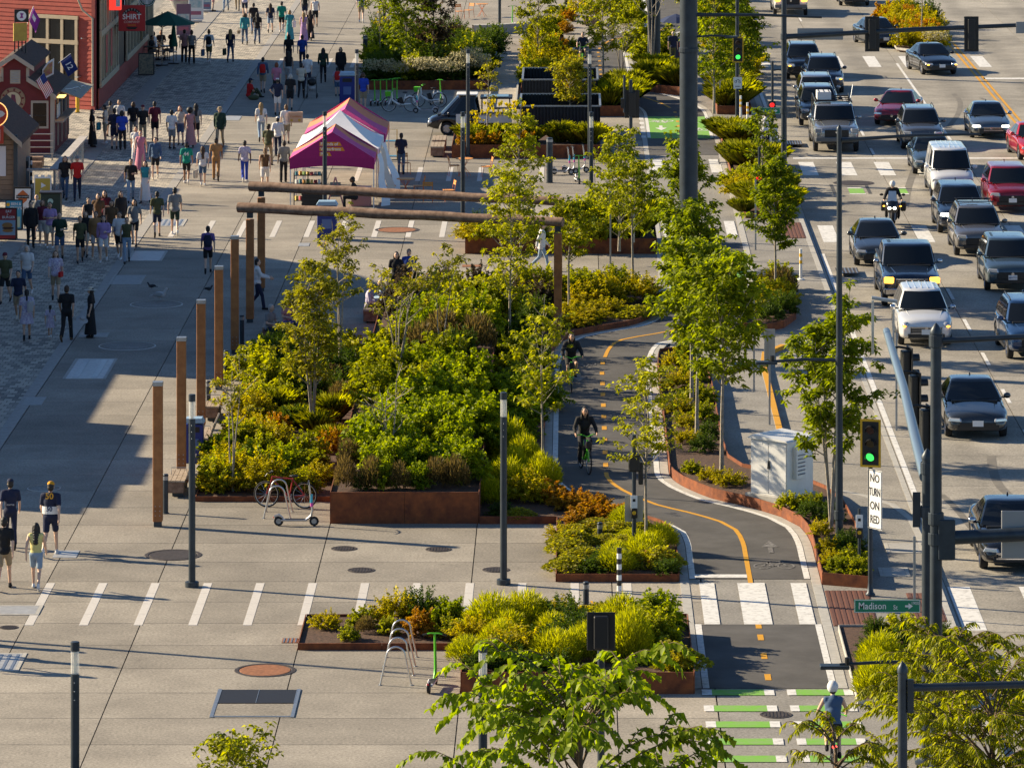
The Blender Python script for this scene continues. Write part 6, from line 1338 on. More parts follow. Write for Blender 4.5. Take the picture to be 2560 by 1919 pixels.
# ladder rack with white box on the work pickup
p = gp(2092, 383, RZ); t = thing('ladder_rack', 'black ladder rack carrying a white crate on the silver work pickup', 'rack', (p.x, p.y + 2.85, RZ))
fr = MB()
for s in (-1, 1):
    fr.tube([(s * .8, -.4, 1.96), (s * .8, 2.6, 2.06)], .03, 6)
    for y in (1.4, 2.5): fr.tube([(s * .8, y, 2.02), (s * .85, y, 1.28)], .025, 6)
for y in (-.3, .5, 1.3, 2.1): fr.tube([(-.8, y, 2.0), (.8, y, 2.0)], .025, 6)
fr.build('rails', M_black, t); cr = MB().box((-.4, .6, 2.2), (.62, 1.1, .34)).build('crate', mat('white_crate', (.7, .7, .7), .6), t, bevel=.01)
for k in range(3): MB().box((-.62 + .22 * k, .6, 2.375), (.03, 1.12, .014)).build('strap', M_trim, cr)
MB().tube([(.82, .9, 2.0), (.92, 1.0, 2.6)], .02, 5).build('flag_stick', M_galv, t)
# small electric utility truck, side on
p = gp(1168, 338); t = car('cart', p.x - .05, p.y - 1.2, R(-90), 'small black and white electric utility truck parked by the torch lilies', P_['black'], roofm=paint('cart_black', (.012, .012, .013)), badge=False, z=0.0)
t.location = (p.x + .1, p.y + .6, 0)
MB().box((0, -.1, 1.80), (1.1, .95, .06)).build('white_roof', M_white, t, bevel=.02)
for s in (-1, 1): MB().box((s * .69, 1.15, .72), (.04, 1.5, .32)).build('bed_side', M_white, t); MB().box((s * .69, 1.15, .90), (.06, 1.52, .04)).build('bed_rail', M_alu, t)
MB().box((0, 1.15, .58), (1.34, 1.5, .06)).build('bed_floor', M_alu, t)
rk = MB()
for s in (-1, 1):
    for y in (.55, 1.8): rk.tube([(s * .66, y, .9), (s * .66, y, 1.62)], .022, 6)
rk.build('canopy_posts', M_black, t); MB().box((0, 1.2, 1.66), (1.42, 1.45, .08)).build('bed_canopy', M_black, t, bevel=.02); MB().box((0, 1.2, 1.712), (1.1, 1.1, .02)).build('solar_panel', M_glass, t)
for s in (-1, 1): dp = MB().box((s * .715, -.35, .74), (.012, .5, .42)).build('door_panel', M_white, t); MB().lathe([(.001, 0), (.07, .001), (.07, -.004)], 12, (s * .723, -.35, .8), 'X').build('round_logo', M_green, dp)
# ------------------------------------------------------------------ people
def V3(*a): return Vector(a)
def pose(k):
    J = dict(hl=V3(-.09, 0, .93), hr=V3(.09, 0, .93), kl=V3(-.095, -.01, .50), kr=V3(.095, -.01, .50), al=V3(-.10, .02, .09), ar=V3(.10, .02, .09),
             sl=V3(-.185, .01, 1.42), sr=V3(.185, .01, 1.42), el=V3(-.235, .03, 1.13), er=V3(.235, .03, 1.13), wl=V3(-.235, -.03, .88), wr=V3(.235, -.03, .88), head=V3(0, -.02, 1.63), pel=V3(0, 0, .96), ch=V3(0, 0, 1.30), fl=V3(0, -1, 0), fr=V3(0, -1, 0))
    if k in ('walkA', 'walkB', 'walkP'):
        s = 1 if k != 'walkB' else -1; a, b = ('l', 'r') if s > 0 else ('r', 'l')
        J['k' + a].y = -.20; J['k' + a].z = .52; J['a' + a].y = -.30; J['k' + b].y = .04; J['a' + b].y = .34; J['a' + b].z = .17; J['f' + b] = V3(0, -.75, -.6)
        J['e' + a].y = .15; J['w' + a].y = .17; J['w' + a].z = .90; J['e' + b].y = -.06; J['w' + b].y = -.24; J['w' + b].z = .95
        if k == 'walkP': J['wr'] = V3(.12, -.26, 1.17); J['er'] = V3(.25, -.02, 1.14)
    if k == 'phone':
        for s, q in ((-1, 'l'), (1, 'r')): J['e' + q] = V3(s * .24, .0, 1.15); J['w' + q] = V3(s * .09, -.27, 1.18)
        J['head'].y = -.06
    if k == 'hip': J['er'] = V3(.36, .08, 1.18); J['wr'] = V3(.19, -.02, 1.0)
    if k == 'push':
        for s, q in ((-1, 'l'), (1, 'r')): J['e' + q] = V3(s * .22, -.14, 1.18); J['w' + q] = V3(s * .17, -.42, 1.10)
        J['kl'].y = -.16; J['al'].y = -.22; J['ar'].y = .3; J['ar'].z = .15
    if k in ('sit', 'ground'):
        dz = -.45 if k == 'sit' else -.80
        for q in J:
            if q[0] in 'sewphc' and q not in ('hl', 'hr'): J[q].z += dz
        J['hl'].z += dz; J['hr'].z += dz
        for s, q in ((-1, 'l'), (1, 'r')):
            if k == 'sit': J['k' + q] = V3(s * .11, -.43, .50); J['a' + q] = V3(s * .11, -.42, .09)
            else: J['k' + q] = V3(s * .16, -.36, .42); J['a' + q] = V3(s * .12, -.62, .08)
            J['e' + q] = V3(s * .25, -.1, J['ch'].z - .14); J['w' + q] = V3(s * .10, -.34, J['pel'].z + .16)
            J['s' + q].y = -.06
        J['head'].y = -.12; J['ch'].y = -.04
    if k in ('ride', 'moto'):
        J['pel'] = V3(0, .24, .98); J['hl'] = V3(-.09, .22, .95); J['hr'] = V3(.09, .22, .95); J['ch'] = V3(0, .08, 1.30); J['head'] = V3(0, -.06, 1.63)
        for s, q in ((-1, 'l'), (1, 'r')): J['s' + q] = V3(s * .185, .05, 1.42); J['e' + q] = V3(s * .29, -.06, 1.18); J['w' + q] = V3(s * .29, -.26, 1.08)
        J['kl'] = V3(-.13, -.14, .72); J['al'] = V3(-.13, .06, .32); J['kr'] = V3(.13, -.16, .84); J['ar'] = V3(.13, .10, .48)
        if k == 'moto':
            for s, q in ((-1, 'l'), (1, 'r')): J['k' + q] = V3(s * .24, -.12, .76); J['a' + q] = V3(s * .24, .1, .36); J['w' + q] = V3(s * .34, -.36, 1.08)
    return J
def torso(b, J, g, low=True):
    p, c = J['pel'], J['ch']; m = p.lerp(c, .5); hi = (J['sl'] + J['sr']) / 2
    b.ell(p, (.155 + g, .11 + g, .13 + g), 14, 9); b.ell(m, (.145 + g, .105 + g, .17 + g), 14, 9); b.ell(c, (.165 + g, .115 + g, .19 + g), 14, 9); b.cap(J['sl'] * .72 + hi * .28, J['sr'] * .72 + hi * .28, .07 + g, .07 + g)
    b.cap(c, hi + V3(0, 0, .02), .1 + g, .075 + g)
def remesh(b, name, vox, m, smooth_it=4):
    me = bpy.data.meshes.new(name); me.from_pydata(b.v, [], b.f); o = bpy.data.objects.new(name, me); TMP.collection.objects.link(o)
    r = o.modifiers.new('r', 'REMESH'); r.mode = 'VOXEL'; r.voxel_size = vox; r.use_smooth_shade = True
    s = o.modifiers.new('s', 'SMOOTH'); s.factor = .5; s.iterations = smooth_it
    dg = tmp_dg(); out = bpy.data.meshes.new_from_object(o.evaluated_get(dg)); out.name = name
    bpy.data.objects.remove(o); bpy.data.meshes.remove(me); out.materials.clear(); out.materials.append(m); return out
PM = {}; M_skin0 = mat('skin_base', (.5, .3, .2), .6)
def pm(key, f):
    if key not in PM: PM[key] = f()
    return PM[key]
def body_mesh(k):
    J = pose(k); b = MB(); torso(b, J, -.012)
    hi = (J['sl'] + J['sr']) / 2; H_ = J['head']
    b.cap(hi + V3(0, 0, .0), H_ + V3(0, .02, -.07), .055, .05); b.ell(H_, (.073, .092, .112), 14, 10); b.ell(H_ + V3(0, -.03, -.06), (.052, .055, .05), 10, 7); b.ell(H_ + V3(0, -.098, -.012), (.015, .02, .024), 8, 6)
    for s, q in ((-1, 'l'), (1, 'r')):
        b.ell(H_ + V3(s * .075, .01, -.01), (.012, .02, .03), 8, 6)
        b.cap(J['s' + q], J['e' + q], .052, .04); b.cap(J['e' + q], J['w' + q], .04, .028)
        d = (J['w' + q] - J['e' + q]).normalized(); w_ = J['w' + q]; n_ = d.cross(V3(s, 0, 0)); n_ = n_.normalized() if n_.length > .1 else V3(0, 1, 0); b.cap(w_ + d * .02, w_ + d * .075, .026, .03)
        for i in range(4):
            u = n_ * (.033 - .022 * i); c0 = w_ + d * .085 + u; L = (.055, .07, .065, .05)[i]; c1 = c0 + d * L * .55 + V3(-s * .006, 0, 0); c2 = c1 + d * L * .4 + V3(-s * .02, 0, 0) - n_ * .004
            b.cap(c0, c1, .0095, .009, 6); b.cap(c1, c2, .009, .008, 6)
        b.cap(w_ + d * .03 + n_ * .03, w_ + d * .085 + n_ * .062, .012, .010, 6)
        b.cap(J['h' + q], J['k' + q], .082, .058); b.cap(J['k' + q], J['a' + q], .055, .038); b.cap(J['k' + q].lerp(J['a' + q], .15) + V3(0, .015, 0), J['k' + q].lerp(J['a' + q], .5), .054, .045)
        f = J['f' + q].normalized(); b.cap(J['a' + q] + V3(0, .03, -.04), J['a' + q] + f * .15 + V3(0, 0, -.05), .035, .028)
    return remesh(b, 'body', .0145, M_skin0, 2)
def top_mesh(k, kind):
    J = pose(k); b = MB(); g = .014 if kind != 'jacket' else .032; torso(b, J, g)
    if kind in ('tee', 'long', 'jacket', 'dress'): b.ell(J['pel'] + V3(0, 0, -.02), (.17 + g, .125 + g, .12), 14, 8)
    for q in 'lr':
        if kind in ('tee', 'dress'): b.cap(J['s' + q], J['s' + q].lerp(J['e' + q], .62), .068, .066)
        if kind in ('long', 'jacket'): b.cap(J['s' + q], J['e' + q], .064 + g * .5, .055 + g * .4); b.cap(J['e' + q], J['e' + q].lerp(J['w' + q], .9), .055 + g * .4, .04 + g * .4)
    if kind == 'jacket' and k not in ('sit', 'ground', 'ride', 'moto'): b.loft([((0, 0, .80), .2, .14), ((0, 0, 1.0), .195, .14), ((0, 0, 1.2), .18, .13)], 14)
    return remesh(b, 'shirt', .02, M_skin0, 3)
def bot_mesh(k, kind):
    J = pose(k); b = MB(); g = .016; b.ell(J['pel'] + V3(0, 0, -.02), (.155 + g, .115 + g, .115 + g), 14, 9)
    if kind in ('shorts', 'pants', 'jeans'):
        for q in 'lr':
            if kind == 'shorts': b.cap(J['h' + q], J['h' + q].lerp(J['k' + q], .72), .102, .088)
            else: b.cap(J['h' + q], J['k' + q], .098, .072); b.cap(J['k' + q], J['k' + q].lerp(J['a' + q], .93), .07, .055 if kind == 'jeans' else .068)
    else:
        zz = {'skirt': .56, 'maxi': .12}[kind]; yo = (J['kl'].y + J['kr'].y) * .4; pz = J['pel'].z
        if k in ('sit', 'ground', 'ride'):
            for q in 'lr': b.cap(J['h' + q], J['k' + q], .11, .1)
        else:
            b.loft([((0, yo * 1.2, zz), .25 if kind == 'skirt' else .27, .22), ((0, yo, lerp(zz, pz, .45)), .22, .18), ((0, 0, pz), .17, .125), ((0, 0, pz + .1), .15, .11)], 16)
    return remesh(b, 'trousers', .02, M_skin0, 3)
def shoe_mesh(k, q):
    J = pose(k); b = MB()
    if 1:
        f = J['f' + q].normalized(); a = J['a' + q]; b.cap(a + V3(0, .04, -.04) - f * .0, a + f * .16 + V3(0, 0, -.052), .046, .036); b.cap(a + V3(0, .01, .02), a + V3(0, .02, -.03), .045, .046)
    return remesh(b, 'shoe', .016, M_skin0, 2)
def hair_mesh(kind):
    b = MB()
    if kind == 'bald': b.ell((0, .03, .0), (.074, .085, .06), 12, 8)
    else: b.ell((0, .032, .038), (.083, .092, .095), 14, 9); b.ell((0, .055, -.02), (.08, .07, .09), 12, 8)
    if kind == 'long':
        for i in range(6): b.ell((0, .07 + .012 * i, -.06 - .065 * i), (.10 - .006 * i, .05, .06), 12, 7)
        for s in (-1, 1): b.ell((s * .084, .04, -.06), (.026, .05, .11), 8, 6); b.ell((s * .088, .035, -.16), (.03, .045, .1), 8, 6)
    if kind == 'bun': b.ell((0, .07, .12), (.05, .05, .045), 10, 7)
    if kind == 'tail':
        for i in range(5): b.ell((0, .12 + .01 * i, .02 - .06 * i), (.035, .035, .05), 8, 6)
    if kind == 'afro': b.ell((0, .03, .04), (.15, .15, .15), 14, 10)
    if kind == 'bob': b.ell((0, .03, -.03), (.105, .095, .12), 12, 8)
    return b.mesh('hair', M_skin0, smooth=80)
def hat_mesh(kind):
    b = MB()
    if kind == 'cap': b.ell((0, .015, .06), (.088, .105, .075), 14, 8); b.ell((0, -.12, .045), (.07, .075, .012), 12, 6)
    elif kind == 'helmet': b.ell((0, .01, .03), (.115, .14, .13), 16, 10)
    else:
        w_ = .15 if kind == 'hat' else .24; b.lathe([(w_, .035), (w_ * .8, .03), (.09, .045), (.088, .1), (.075, .135), (.001, .14)], 18, (0, .01, .0))
    return b.mesh('hat', M_skin0, smooth=60)
def face_mesh():
    b = MB()
    for s in (-1, 1): b.ell((s * .028, -.088, .012), (.011, .008, .008), 6, 4); b.box((s * .028, -.09, .03), (.03, .006, .006))
    b.box((0, -.086, -.058), (.036, .008, .007)); return b.mesh('facial_features', M_dkf, smooth=60)
M_dkf = mat('dark_feature', (.035, .015, .012), .6)
SK = dict(a=(.64, .41, .29), b=(.52, .30, .19), c=(.30, .15, .085), d=(.14, .065, .036)); HC = dict(k=(.012, .010, .009), n=(.055, .028, .014), b=(.32, .20, .08), g=(.42, .40, .38), r=(.22, .06, .02), o=(.14, .075, .03))
CO = dict(black=(.012, .012, .014), navy=(.012, .018, .05), white=(.68, .67, .66), grey=(.22, .22, .22), lgrey=(.42, .42, .42), red=(.50, .012, .012), green=(.02, .10, .045), jersey=(.0, .22, .16), olive=(.075, .08, .035), khaki=(.32, .25, .16), tan=(.33, .18, .07), brown=(.12, .065, .03), blue=(.015, .06, .32), denim=(.06, .11, .20), ldenim=(.24, .33, .44), teal=(.03, .25, .30), lilac=(.40, .26, .50), pink=(.55, .20, .28), maroon=(.13, .015, .03), yellow=(.60, .55, .22), gold=(.70, .32, .01), cream=(.58, .52, .42), dgreen=(.015, .04, .025), bright=(.02, .06, .42), orange=(.6, .2, .04), lblue=(.35, .48, .62), purple=(.16, .10, .30), salmon=(.5, .25, .25), floral=(.55, .5, .6))
def cm(c): return mat('cloth_' + c, CO[c], .9, var=.06, scale=8) if c not in ('floral', 'plaid') else mat('cloth_' + c, (.68, .66, .72), .9, scale=22, col2=(.28, .22, .42))
n_person = 0
def person(x, y, rz, ps, label, top, bot, hair='short', hc='k', sk='a', h=1.72, shoes='black', hat=None, hatc='black', z=0.0, pos=None, kind='tee', bk='shorts', glow=None):
    global n_person; n_person += 1
    p = pos or gp(x, y); s = h / 1.75
    t = thing('person', label, 'person', (p[0], p[1], z), R(rz) + rnd.uniform(-.15, .15), 'people in the scene', s)
    if ps[:4] == 'walk': t.rotation_euler.x = rnd.uniform(.01, .06)
    if ps == 'stand': t.rotation_euler.y = rnd.uniform(-.03, .03)
    skm = mat('skin_' + sk, SK[sk], .55)
    setm(put('body', pm(('body', ps), lambda: body_mesh(ps)), t), skm); hd = pose(ps)['head']
    sh = setm(put('shirt', pm(('top', ps, kind), lambda: top_mesh(ps, kind)), t), cm(top))
    setm(put({'skirt': 'skirt', 'maxi': 'long_skirt', 'shorts': 'shorts'}.get(bk, 'trousers'), pm(('bot', ps, bk), lambda: bot_mesh(ps, bk)), t), cm(bot))
    for q in 'lr': setm(put('shoe', pm(('shoe', ps, q), lambda: shoe_mesh(ps, q)), t), cm(shoes))
    if hair: setm(put('hair', pm(('hair', hair), lambda: hair_mesh(hair)), t, hd), mat('hair_' + hc, HC[hc], .6))
    if hat: setm(put({'helmet': 'helmet', 'cap': 'cap'}.get(hat, 'hat'), pm(('hat', hat), lambda: hat_mesh(hat)), t, hd), cm(hatc))
    put('facial_features', pm('face', face_mesh), t, hd)
    return t, sh
def bag(kind, p, c, label, rz=0, s=1.0):
    t = thing(kind, label, kind.replace('_', ' ') if kind != 'shopping_bag' else 'bag', p, R(rz), None, s); m = cm(c)
    if kind == 'backpack':
        MB().loft([((0, 0, 0), .13, .07), ((0, .01, .1), .145, .085), ((0, .01, .3), .14, .085), ((0, 0, .42), .10, .05)], 14, p=3).build('pack', m, t, smooth=50); MB().ell((0, .085, .13), (.1, .03, .09), 10, 6).build('pocket', m, t, smooth=50)
        for q in (-1, 1): MB().tube([(q * .09, -.02, .4), (q * .1, -.16, .43), (q * .11, -.24, .3)], .016, 5, flat=.5).build('strap', M_black, t)
    else:
        w_, d_, h_ = {'shopping_bag': (.30, .10, .34), 'handbag': (.24, .09, .18)}[kind]; MB().box((0, 0, h_ / 2), (w_, d_, h_), top=1.04).build('bag_body', m, t, bevel=.015)
        MB().tube([(-w_ * .3, 0, h_), (-w_ * .2, 0, h_ + .16), (w_ * .2, 0, h_ + .16), (w_ * .3, 0, h_)], .008, 5).build('handle', m, t)
def pack(x, y, c, label, rz=180, h=1.72):
    p = gp(x, y); a = R(rz); bag('backpack', (p.x - math.sin(a) * .16, p.y + math.cos(a) * .16, 1.0 * h / 1.75), c, label, rz)
def carry(x, y, side, c, label, kind='shopping_bag', z=.38, fy=-.1):
    p = gp(x, y); bag(kind, (p.x + side, p.y + fy, z), c, label, 70)
PP = [  # x, y, facing, pose, label, top, bottom, options
    (460, 157, 180, 'stand', 'person in a pink shirt and black trousers walking past the cafe tables', 'salmon', 'black', dict(bk='pants', hair='short')),
    (479, 160, 180, 'walkA', 'person in a grey vest and dark trousers beside the pink shirt', 'grey', 'black', dict(bk='pants', kind='tank', hair='bun', hc='n')),
    (522, 158, 180, 'walkB', 'person in a white tee and dark shorts with a small black backpack', 'white', 'olive', dict(hair='bun', hc='o', shoes='white')),
    (576, 156, 180, 'walkA', 'blonde person in navy top and jeans carrying a dark bag', 'navy', 'denim', dict(hair='long', hc='b', bk='jeans')),
    (612, 112, 180, 'walkB', 'person in a blue denim shirt and jeans with a tan handbag', 'teal', 'denim', dict(hair='bob', hc='n', kind='long', bk='jeans')),
    (634, 86, 180, 'walkA', 'person in black tee and dark jeans walking up the promenade', 'black', 'denim', dict(bk='jeans')),
    (612, 45, 180, 'walkB', 'person in a patterned pale shirt far up the promenade', 'floral', 'navy', dict()),
    (565, 28, 0, 'walkA', 'person in pale jeans far up the promenade beside the grey trousers', 'white', 'ldenim', dict(bk='jeans')),
    (594, 26, 0, 'walkB', 'person in khaki trousers far up the promenade beside the pale jeans', 'grey', 'khaki', dict(bk='jeans')),
    (533, 29, 90, 'stand', 'person in salmon shorts standing by the tall notice board', 'salmon', 'salmon', dict(shoes='brown')),
    (231, 368, 100, 'stand', 'person in a long black dress standing at the food kiosk queue', 'black', 'black', dict(bk='maxi', hair='long', sk='b', h=1.66)),
    (263, 360, -90, 'phone', 'person in beige tee and khaki shorts looking at a phone', 'cream', 'khaki', dict(sk='b', shoes='white')),
    (286, 373, 180, 'phone', 'person in navy tee and navy shorts with arms crossed in the queue', 'navy', 'navy', dict(h=1.78)),
    (307, 375, 180, 'stand', 'person with long dark hair in a royal blue printed tee', 'bright', 'black', dict(bk='pants', hair='bob', hc='k')),
    (299, 346, 0, 'stand', 'person in a white top facing the queue', 'white', 'denim', dict(hair='tail', hc='n', sk='b')),
    (274, 342, 180, 'stand', 'person in a grey tee hidden in the queue', 'grey', 'black', dict(h=1.6)),
    (333, 352, 180, 'phone', 'person in a dark tee and grey trousers at the queue end', 'black', 'grey', dict(bk='pants', hair='bob', hc='n')),
    (357, 360, 0, 'stand', 'person in black polo and beige trousers with a red headband', 'black', 'khaki', dict(bk='pants', hat='cap', hatc='maroon')),
    (341, 417, 0, 'walkA', 'person all in bright white walking towards the kiosk railing', 'white', 'white', dict(bk='pants', hc='n', sk='b', shoes='white')),
    (388, 354, 180, 'stand', 'person in a maroon shirt and black shorts', 'maroon', 'black', dict(h=1.78)),
    (352, 429, 0, 'walkB', 'person in a pink summer dress with a red bag strap', 'pink', 'pink', dict(bk='maxi', kind='tank', hair='tail', hc='r')),
    (388, 447, 10, 'walkA', 'person in a blue shirt and dark shorts holding a drink', 'denim', 'black', dict(kind='long', hc='n', shoes='cream')),
    (430, 373, 160, 'stand', 'person in white tee, grey shorts and high white socks', 'white', 'grey', dict(sk='d')),
    (452, 363, 0, 'stand', 'red-haired person in a pale top and denim shorts', 'cream', 'denim', dict(kind='tank', hair='long', hc='r')),
    (477, 369, 180, 'stand', 'person with big curly hair in a blush pink dress', 'salmon', 'salmon', dict(kind='tank', bk='maxi', hair='afro', sk='c')),
    (490, 356, 180, 'hip', 'person in grey top and black shorts beside the blush dress', 'grey', 'black', dict(hair='long')),
    (550, 370, 0, 'walkA', 'person in a straw hat, dark jacket, pink shirt and khaki trousers', 'dgreen', 'khaki', dict(kind='jacket', bk='pants', hat='hat', hatc='khaki', hair='short', hc='g', sk='a', h=1.8, shoes='brown')),
    (466, 460, 180, 'walkB', 'person in a teal jersey numbered 44 and black shorts', 'jersey', 'black', dict(hat='cap', hatc='navy', sk='c', shoes='white')),
    (507, 466, 180, 'walkA', 'long-haired person in white top and denim shorts carrying a pale bag', 'white', 'denim', dict(hair='long', hc='n', shoes='white', h=1.64)),
    (540, 452, 180, 'walkB', 'person in tan shirt and brown trousers', 'tan', 'tan', dict(bk='pants', sk='d', h=1.78)),
    (612, 455, 180, 'walkA', 'person in a colourful white blouse and cobalt blue trousers', 'floral', 'bright', dict(bk='pants', sk='d', shoes='white', h=1.7)),
    (163, 497, 0, 'walkB', 'long-haired person in a black printed tee and jeans by the railing', 'black', 'denim', dict(hair='long', hc='o', bk='jeans')),
    (193, 499, 0, 'walkA', 'person in a bright red tee and dark jeans with a cap', 'red', 'navy', dict(bk='jeans', hat='cap', hatc='grey', h=1.76)),
    (327, 505, 10, 'walkP', 'person in black tee and pale jeans checking a phone', 'black', 'ldenim', dict(bk='jeans', sk='b')),
    (364, 506, -10, 'walkA', 'person in teal top and white long skirt', 'teal', 'white', dict(kind='tank', bk='maxi', hair='long', hc='n', h=1.66)),
    (393, 593, 180, 'walkA', 'person in an olive green tee and dark shorts walking with a friend in grey', 'olive', 'navy', dict(hc='k', shoes='black')),
    (437, 588, 180, 'walkB', 'person in a grey tee and dark shorts walking beside the olive tee', 'grey', 'dgreen', dict(hc='k', shoes='white', h=1.8)),
    (520, 683, 180, 'walkA', 'lone walker with a big dark backpack and black shorts', 'purple', 'black', dict(h=1.68)),
    (77, 620, 10, 'stand', 'person in a black cardigan and black leggings by the board stands', 'black', 'black', dict(kind='jacket', bk='jeans', hair='bun')),
    (94, 600, 0, 'stand', 'bald person in a striped grey tee behind the black cardigan', 'grey', 'denim', dict(hair='bald', hc='g')),
    (107, 615, 0, 'stand', 'person in a maroon vest and pale shorts', 'maroon', 'lgrey', dict(kind='tank', hair='bob', hc='n', sk='b', shoes='white')),
    (125, 621, 5, 'phone', 'person in a lilac pink tee and cream shorts in the crowd', 'lilac', 'cream', dict(hair='tail', sk='b', shoes='white')),
    (149, 653, 0, 'walkP', 'person in a dark green tee and grey-blue shorts', 'dgreen', 'denim', dict(hc='n', sk='a', h=1.8)),
    (200, 655, 0, 'walkA', 'person in an olive patterned tee and black shorts', 'olive', 'black', dict(sk='b', h=1.66)),
    (214, 640, 0, 'walkB', 'long-haired person in a dark top behind the olive tee', 'black', 'cream', dict(hair='long', hc='o', h=1.64)),
    (240, 646, 0, 'walkA', 'person in an open tan overshirt and pale green shorts', 'tan', 'lgrey', dict(kind='jacket', sk='b', shoes='cream')),
    (259, 654, 0, 'walkP', 'person in a lilac sweater and white shorts holding a drink', 'lilac', 'white', dict(kind='long', hair='long', hc='k', shoes='white', h=1.66)),
    (299, 647, 0, 'walkB', 'person in a loose white tee and black shorts', 'white', 'black', dict(sk='b', shoes='white')),
    (317, 656, 0, 'walkA', 'person in a sage vest and light blue jeans', 'olive', 'ldenim', dict(kind='tank', bk='jeans', hair='tail', hc='n', h=1.64)),
    (336, 614, 0, 'walkB', 'long-haired person in a grey tee and dark shorts', 'grey', 'black', dict(hair='long', sk='b')),
    (221, 605, 30, 'stand', 'person in a black vest and white skirt', 'black', 'white', dict(kind='tank', bk='maxi', hair='tail', h=1.66)),
    (243, 598, 0, 'stand', 'person in a brown tee in the crowd of friends', 'brown', 'black', dict(hair='bob', hc='n')),
    (262, 590, 0, 'phone', 'person with long hair eating in the crowd of friends', 'maroon', 'black', dict(hair='long', hc='n')),
    (280, 616, 0, 'walkA', 'person in a dark brown tee holding a green cup', 'brown', 'denim', dict(hair='bob', hc='k', sk='b', shoes='white')),
    (304, 592, 30, 'stand', 'person with long dark hair in a charcoal jacket', 'black', 'black', dict(kind='jacket', hair='long', bk='jeans')),
    (14, 756, 0, 'walkA', 'person in a khaki tee, black shorts and maroon cap', 'olive', 'black', dict(hat='cap', hatc='maroon')),
    (46, 802, 5, 'walkB', 'person in a navy tee and khaki shorts beside the floral dress', 'navy', 'khaki', dict(shoes='cream', sk='b', h=1.68)),
    (68, 737, 0, 'walkA', 'grey-haired person in a bright white tee and denim shorts', 'white', 'denim', dict(hair='bob', hc='g', shoes='white')),
    (139, 752, 0, 'walkB', 'person in a lilac tee and khaki shorts with a red cross-body bag', 'floral', 'khaki', dict(hair='long', hc='o')),
    (67, 850, 180, 'walkA', 'person in a white floral dress with a pale shoulder bag', 'floral', 'floral', dict(bk='skirt', hair='tail', sk='b', h=1.64)),
    (125, 846, 180, 'walkB', 'small child in a white dress', 'floral', 'floral', dict(bk='skirt', hair='tail', h=1.08, shoes='white', sk='b')),
    (166, 853, 180, 'walkA', 'person all in black walking beside the small child', 'black', 'black', dict(bk='pants', hair='short', hc='n', sk='b', h=1.8, shoes='brown')),
    (227, 844, -80, 'stand', 'person in a black dress wearing a wide white sun hat', 'black', 'black', dict(bk='maxi', hair='long', hat='sun', hatc='cream', h=1.64)),
    (125, 1390, 175, 'walkA', 'person in a navy and white football jersey with a yellow cap', 'navy', 'navy', dict(hat='cap', hatc='gold', h=1.86, shoes='white', hair='short')),
    (26, 1372, 180, 'walkB', 'person in a navy printed tee and dark trousers with a navy cap', 'navy', 'navy', dict(bk='pants', hat='cap', hatc='navy', h=1.76)),
    (10, 1474, 170, 'walkA', 'person in a black tee and khaki shorts walking behind the navy cap', 'black', 'khaki', dict(h=1.76)),
    (90, 1474, 180, 'walkB', 'person with very long dark hair in a yellow vest and denim shorts', 'yellow', 'ldenim', dict(kind='tank', hair='long', hc='k', h=1.62, shoes='white', sk='a')),
    (676, 82, 180, 'walkA', 'person in a navy tee and denim shorts with long brown hair', 'navy', 'ldenim', dict(hair='long', hc='n', h=1.62)),
    (704, 82, 180, 'walkB', 'person in a bright green tee and black shorts', 'jersey', 'black', dict(shoes='white')),
    (724, 105, 180, 'walkA', 'person in a turquoise dress with a white tote', 'teal', 'teal', dict(bk='maxi', hair='bob', hc='b')),
    (759, 108, 180, 'walkA', 'blonde person in a lavender dress', 'lilac', 'lilac', dict(kind='tank', bk='maxi', hair='long', hc='b', h=1.66)),
    (775, 102, 180, 'walkB', 'person in a long black dress beside the lavender dress', 'black', 'black', dict(kind='tank', bk='maxi', hair='long', hc='n', h=1.66)),
    (788, 69, 0, 'walkA', 'person in a white vest and black shorts with rucksack straps', 'white', 'black', dict(kind='tank', hair='tail', hc='k')),
    (762, 52, 0, 'stand', 'person in a black tee behind the lavender dress', 'black', 'navy', dict(hair='long', hc='n')),
    (903, 57, 180, 'walkB', 'person in a dark blue polo and khaki shorts alone on the plaza', 'denim', 'khaki', dict(hc='g', shoes='white', h=1.8)),
    (643, 111, 180, 'walkA', 'person in dark top and jeans near the border band', 'black', 'denim', dict(bk='jeans', hair='long')),
    (657, 232, 180, 'walkB', 'person in blue shirt and khaki shorts with a red backpack', 'denim', 'khaki', dict(kind='long', hc='k')),
    (722, 170, 180, 'stand', 'person in a black tee in the shaded strolling group', 'black', 'navy', dict(bk='pants', hair='bob')),
    (756, 172, 180, 'stand', 'person in a royal blue tee in the shaded strolling group', 'blue', 'navy', dict(bk='pants')),
    (808, 207, 180, 'walkA', 'long-haired person in dark green top and black trousers walking alone', 'dgreen', 'black', dict(kind='long', bk='jeans', hair='long', hc='k')),
    (721, 216, 180, 'walkB', 'person in a black vest and grey shorts with long black hair', 'black', 'lgrey', dict(kind='tank', hair='long', sk='b')),
    (753, 247, 180, 'push', 'person in a cream tee and black jeans pushing a stroller', 'cream', 'black', dict(bk='jeans', sk='b')),
    (768, 227, 180, 'walkA', 'person in a white tee and dark jeans next to the stroller', 'white', 'navy', dict(bk='jeans', h=1.78)),
    (694, 288, 180, 'hip', 'person in a white cap, dark patterned tee and white shorts', 'navy', 'white', dict(hat='cap', hatc='white')),
    (724, 276, 180, 'stand', 'white-haired person in a black tunic', 'black', 'black', dict(hair='bob', hc='g')),
    (691, 246, 180, 'walkA', 'red-haired person in a pink top', 'pink', 'black', dict(hair='bob', hc='r')),
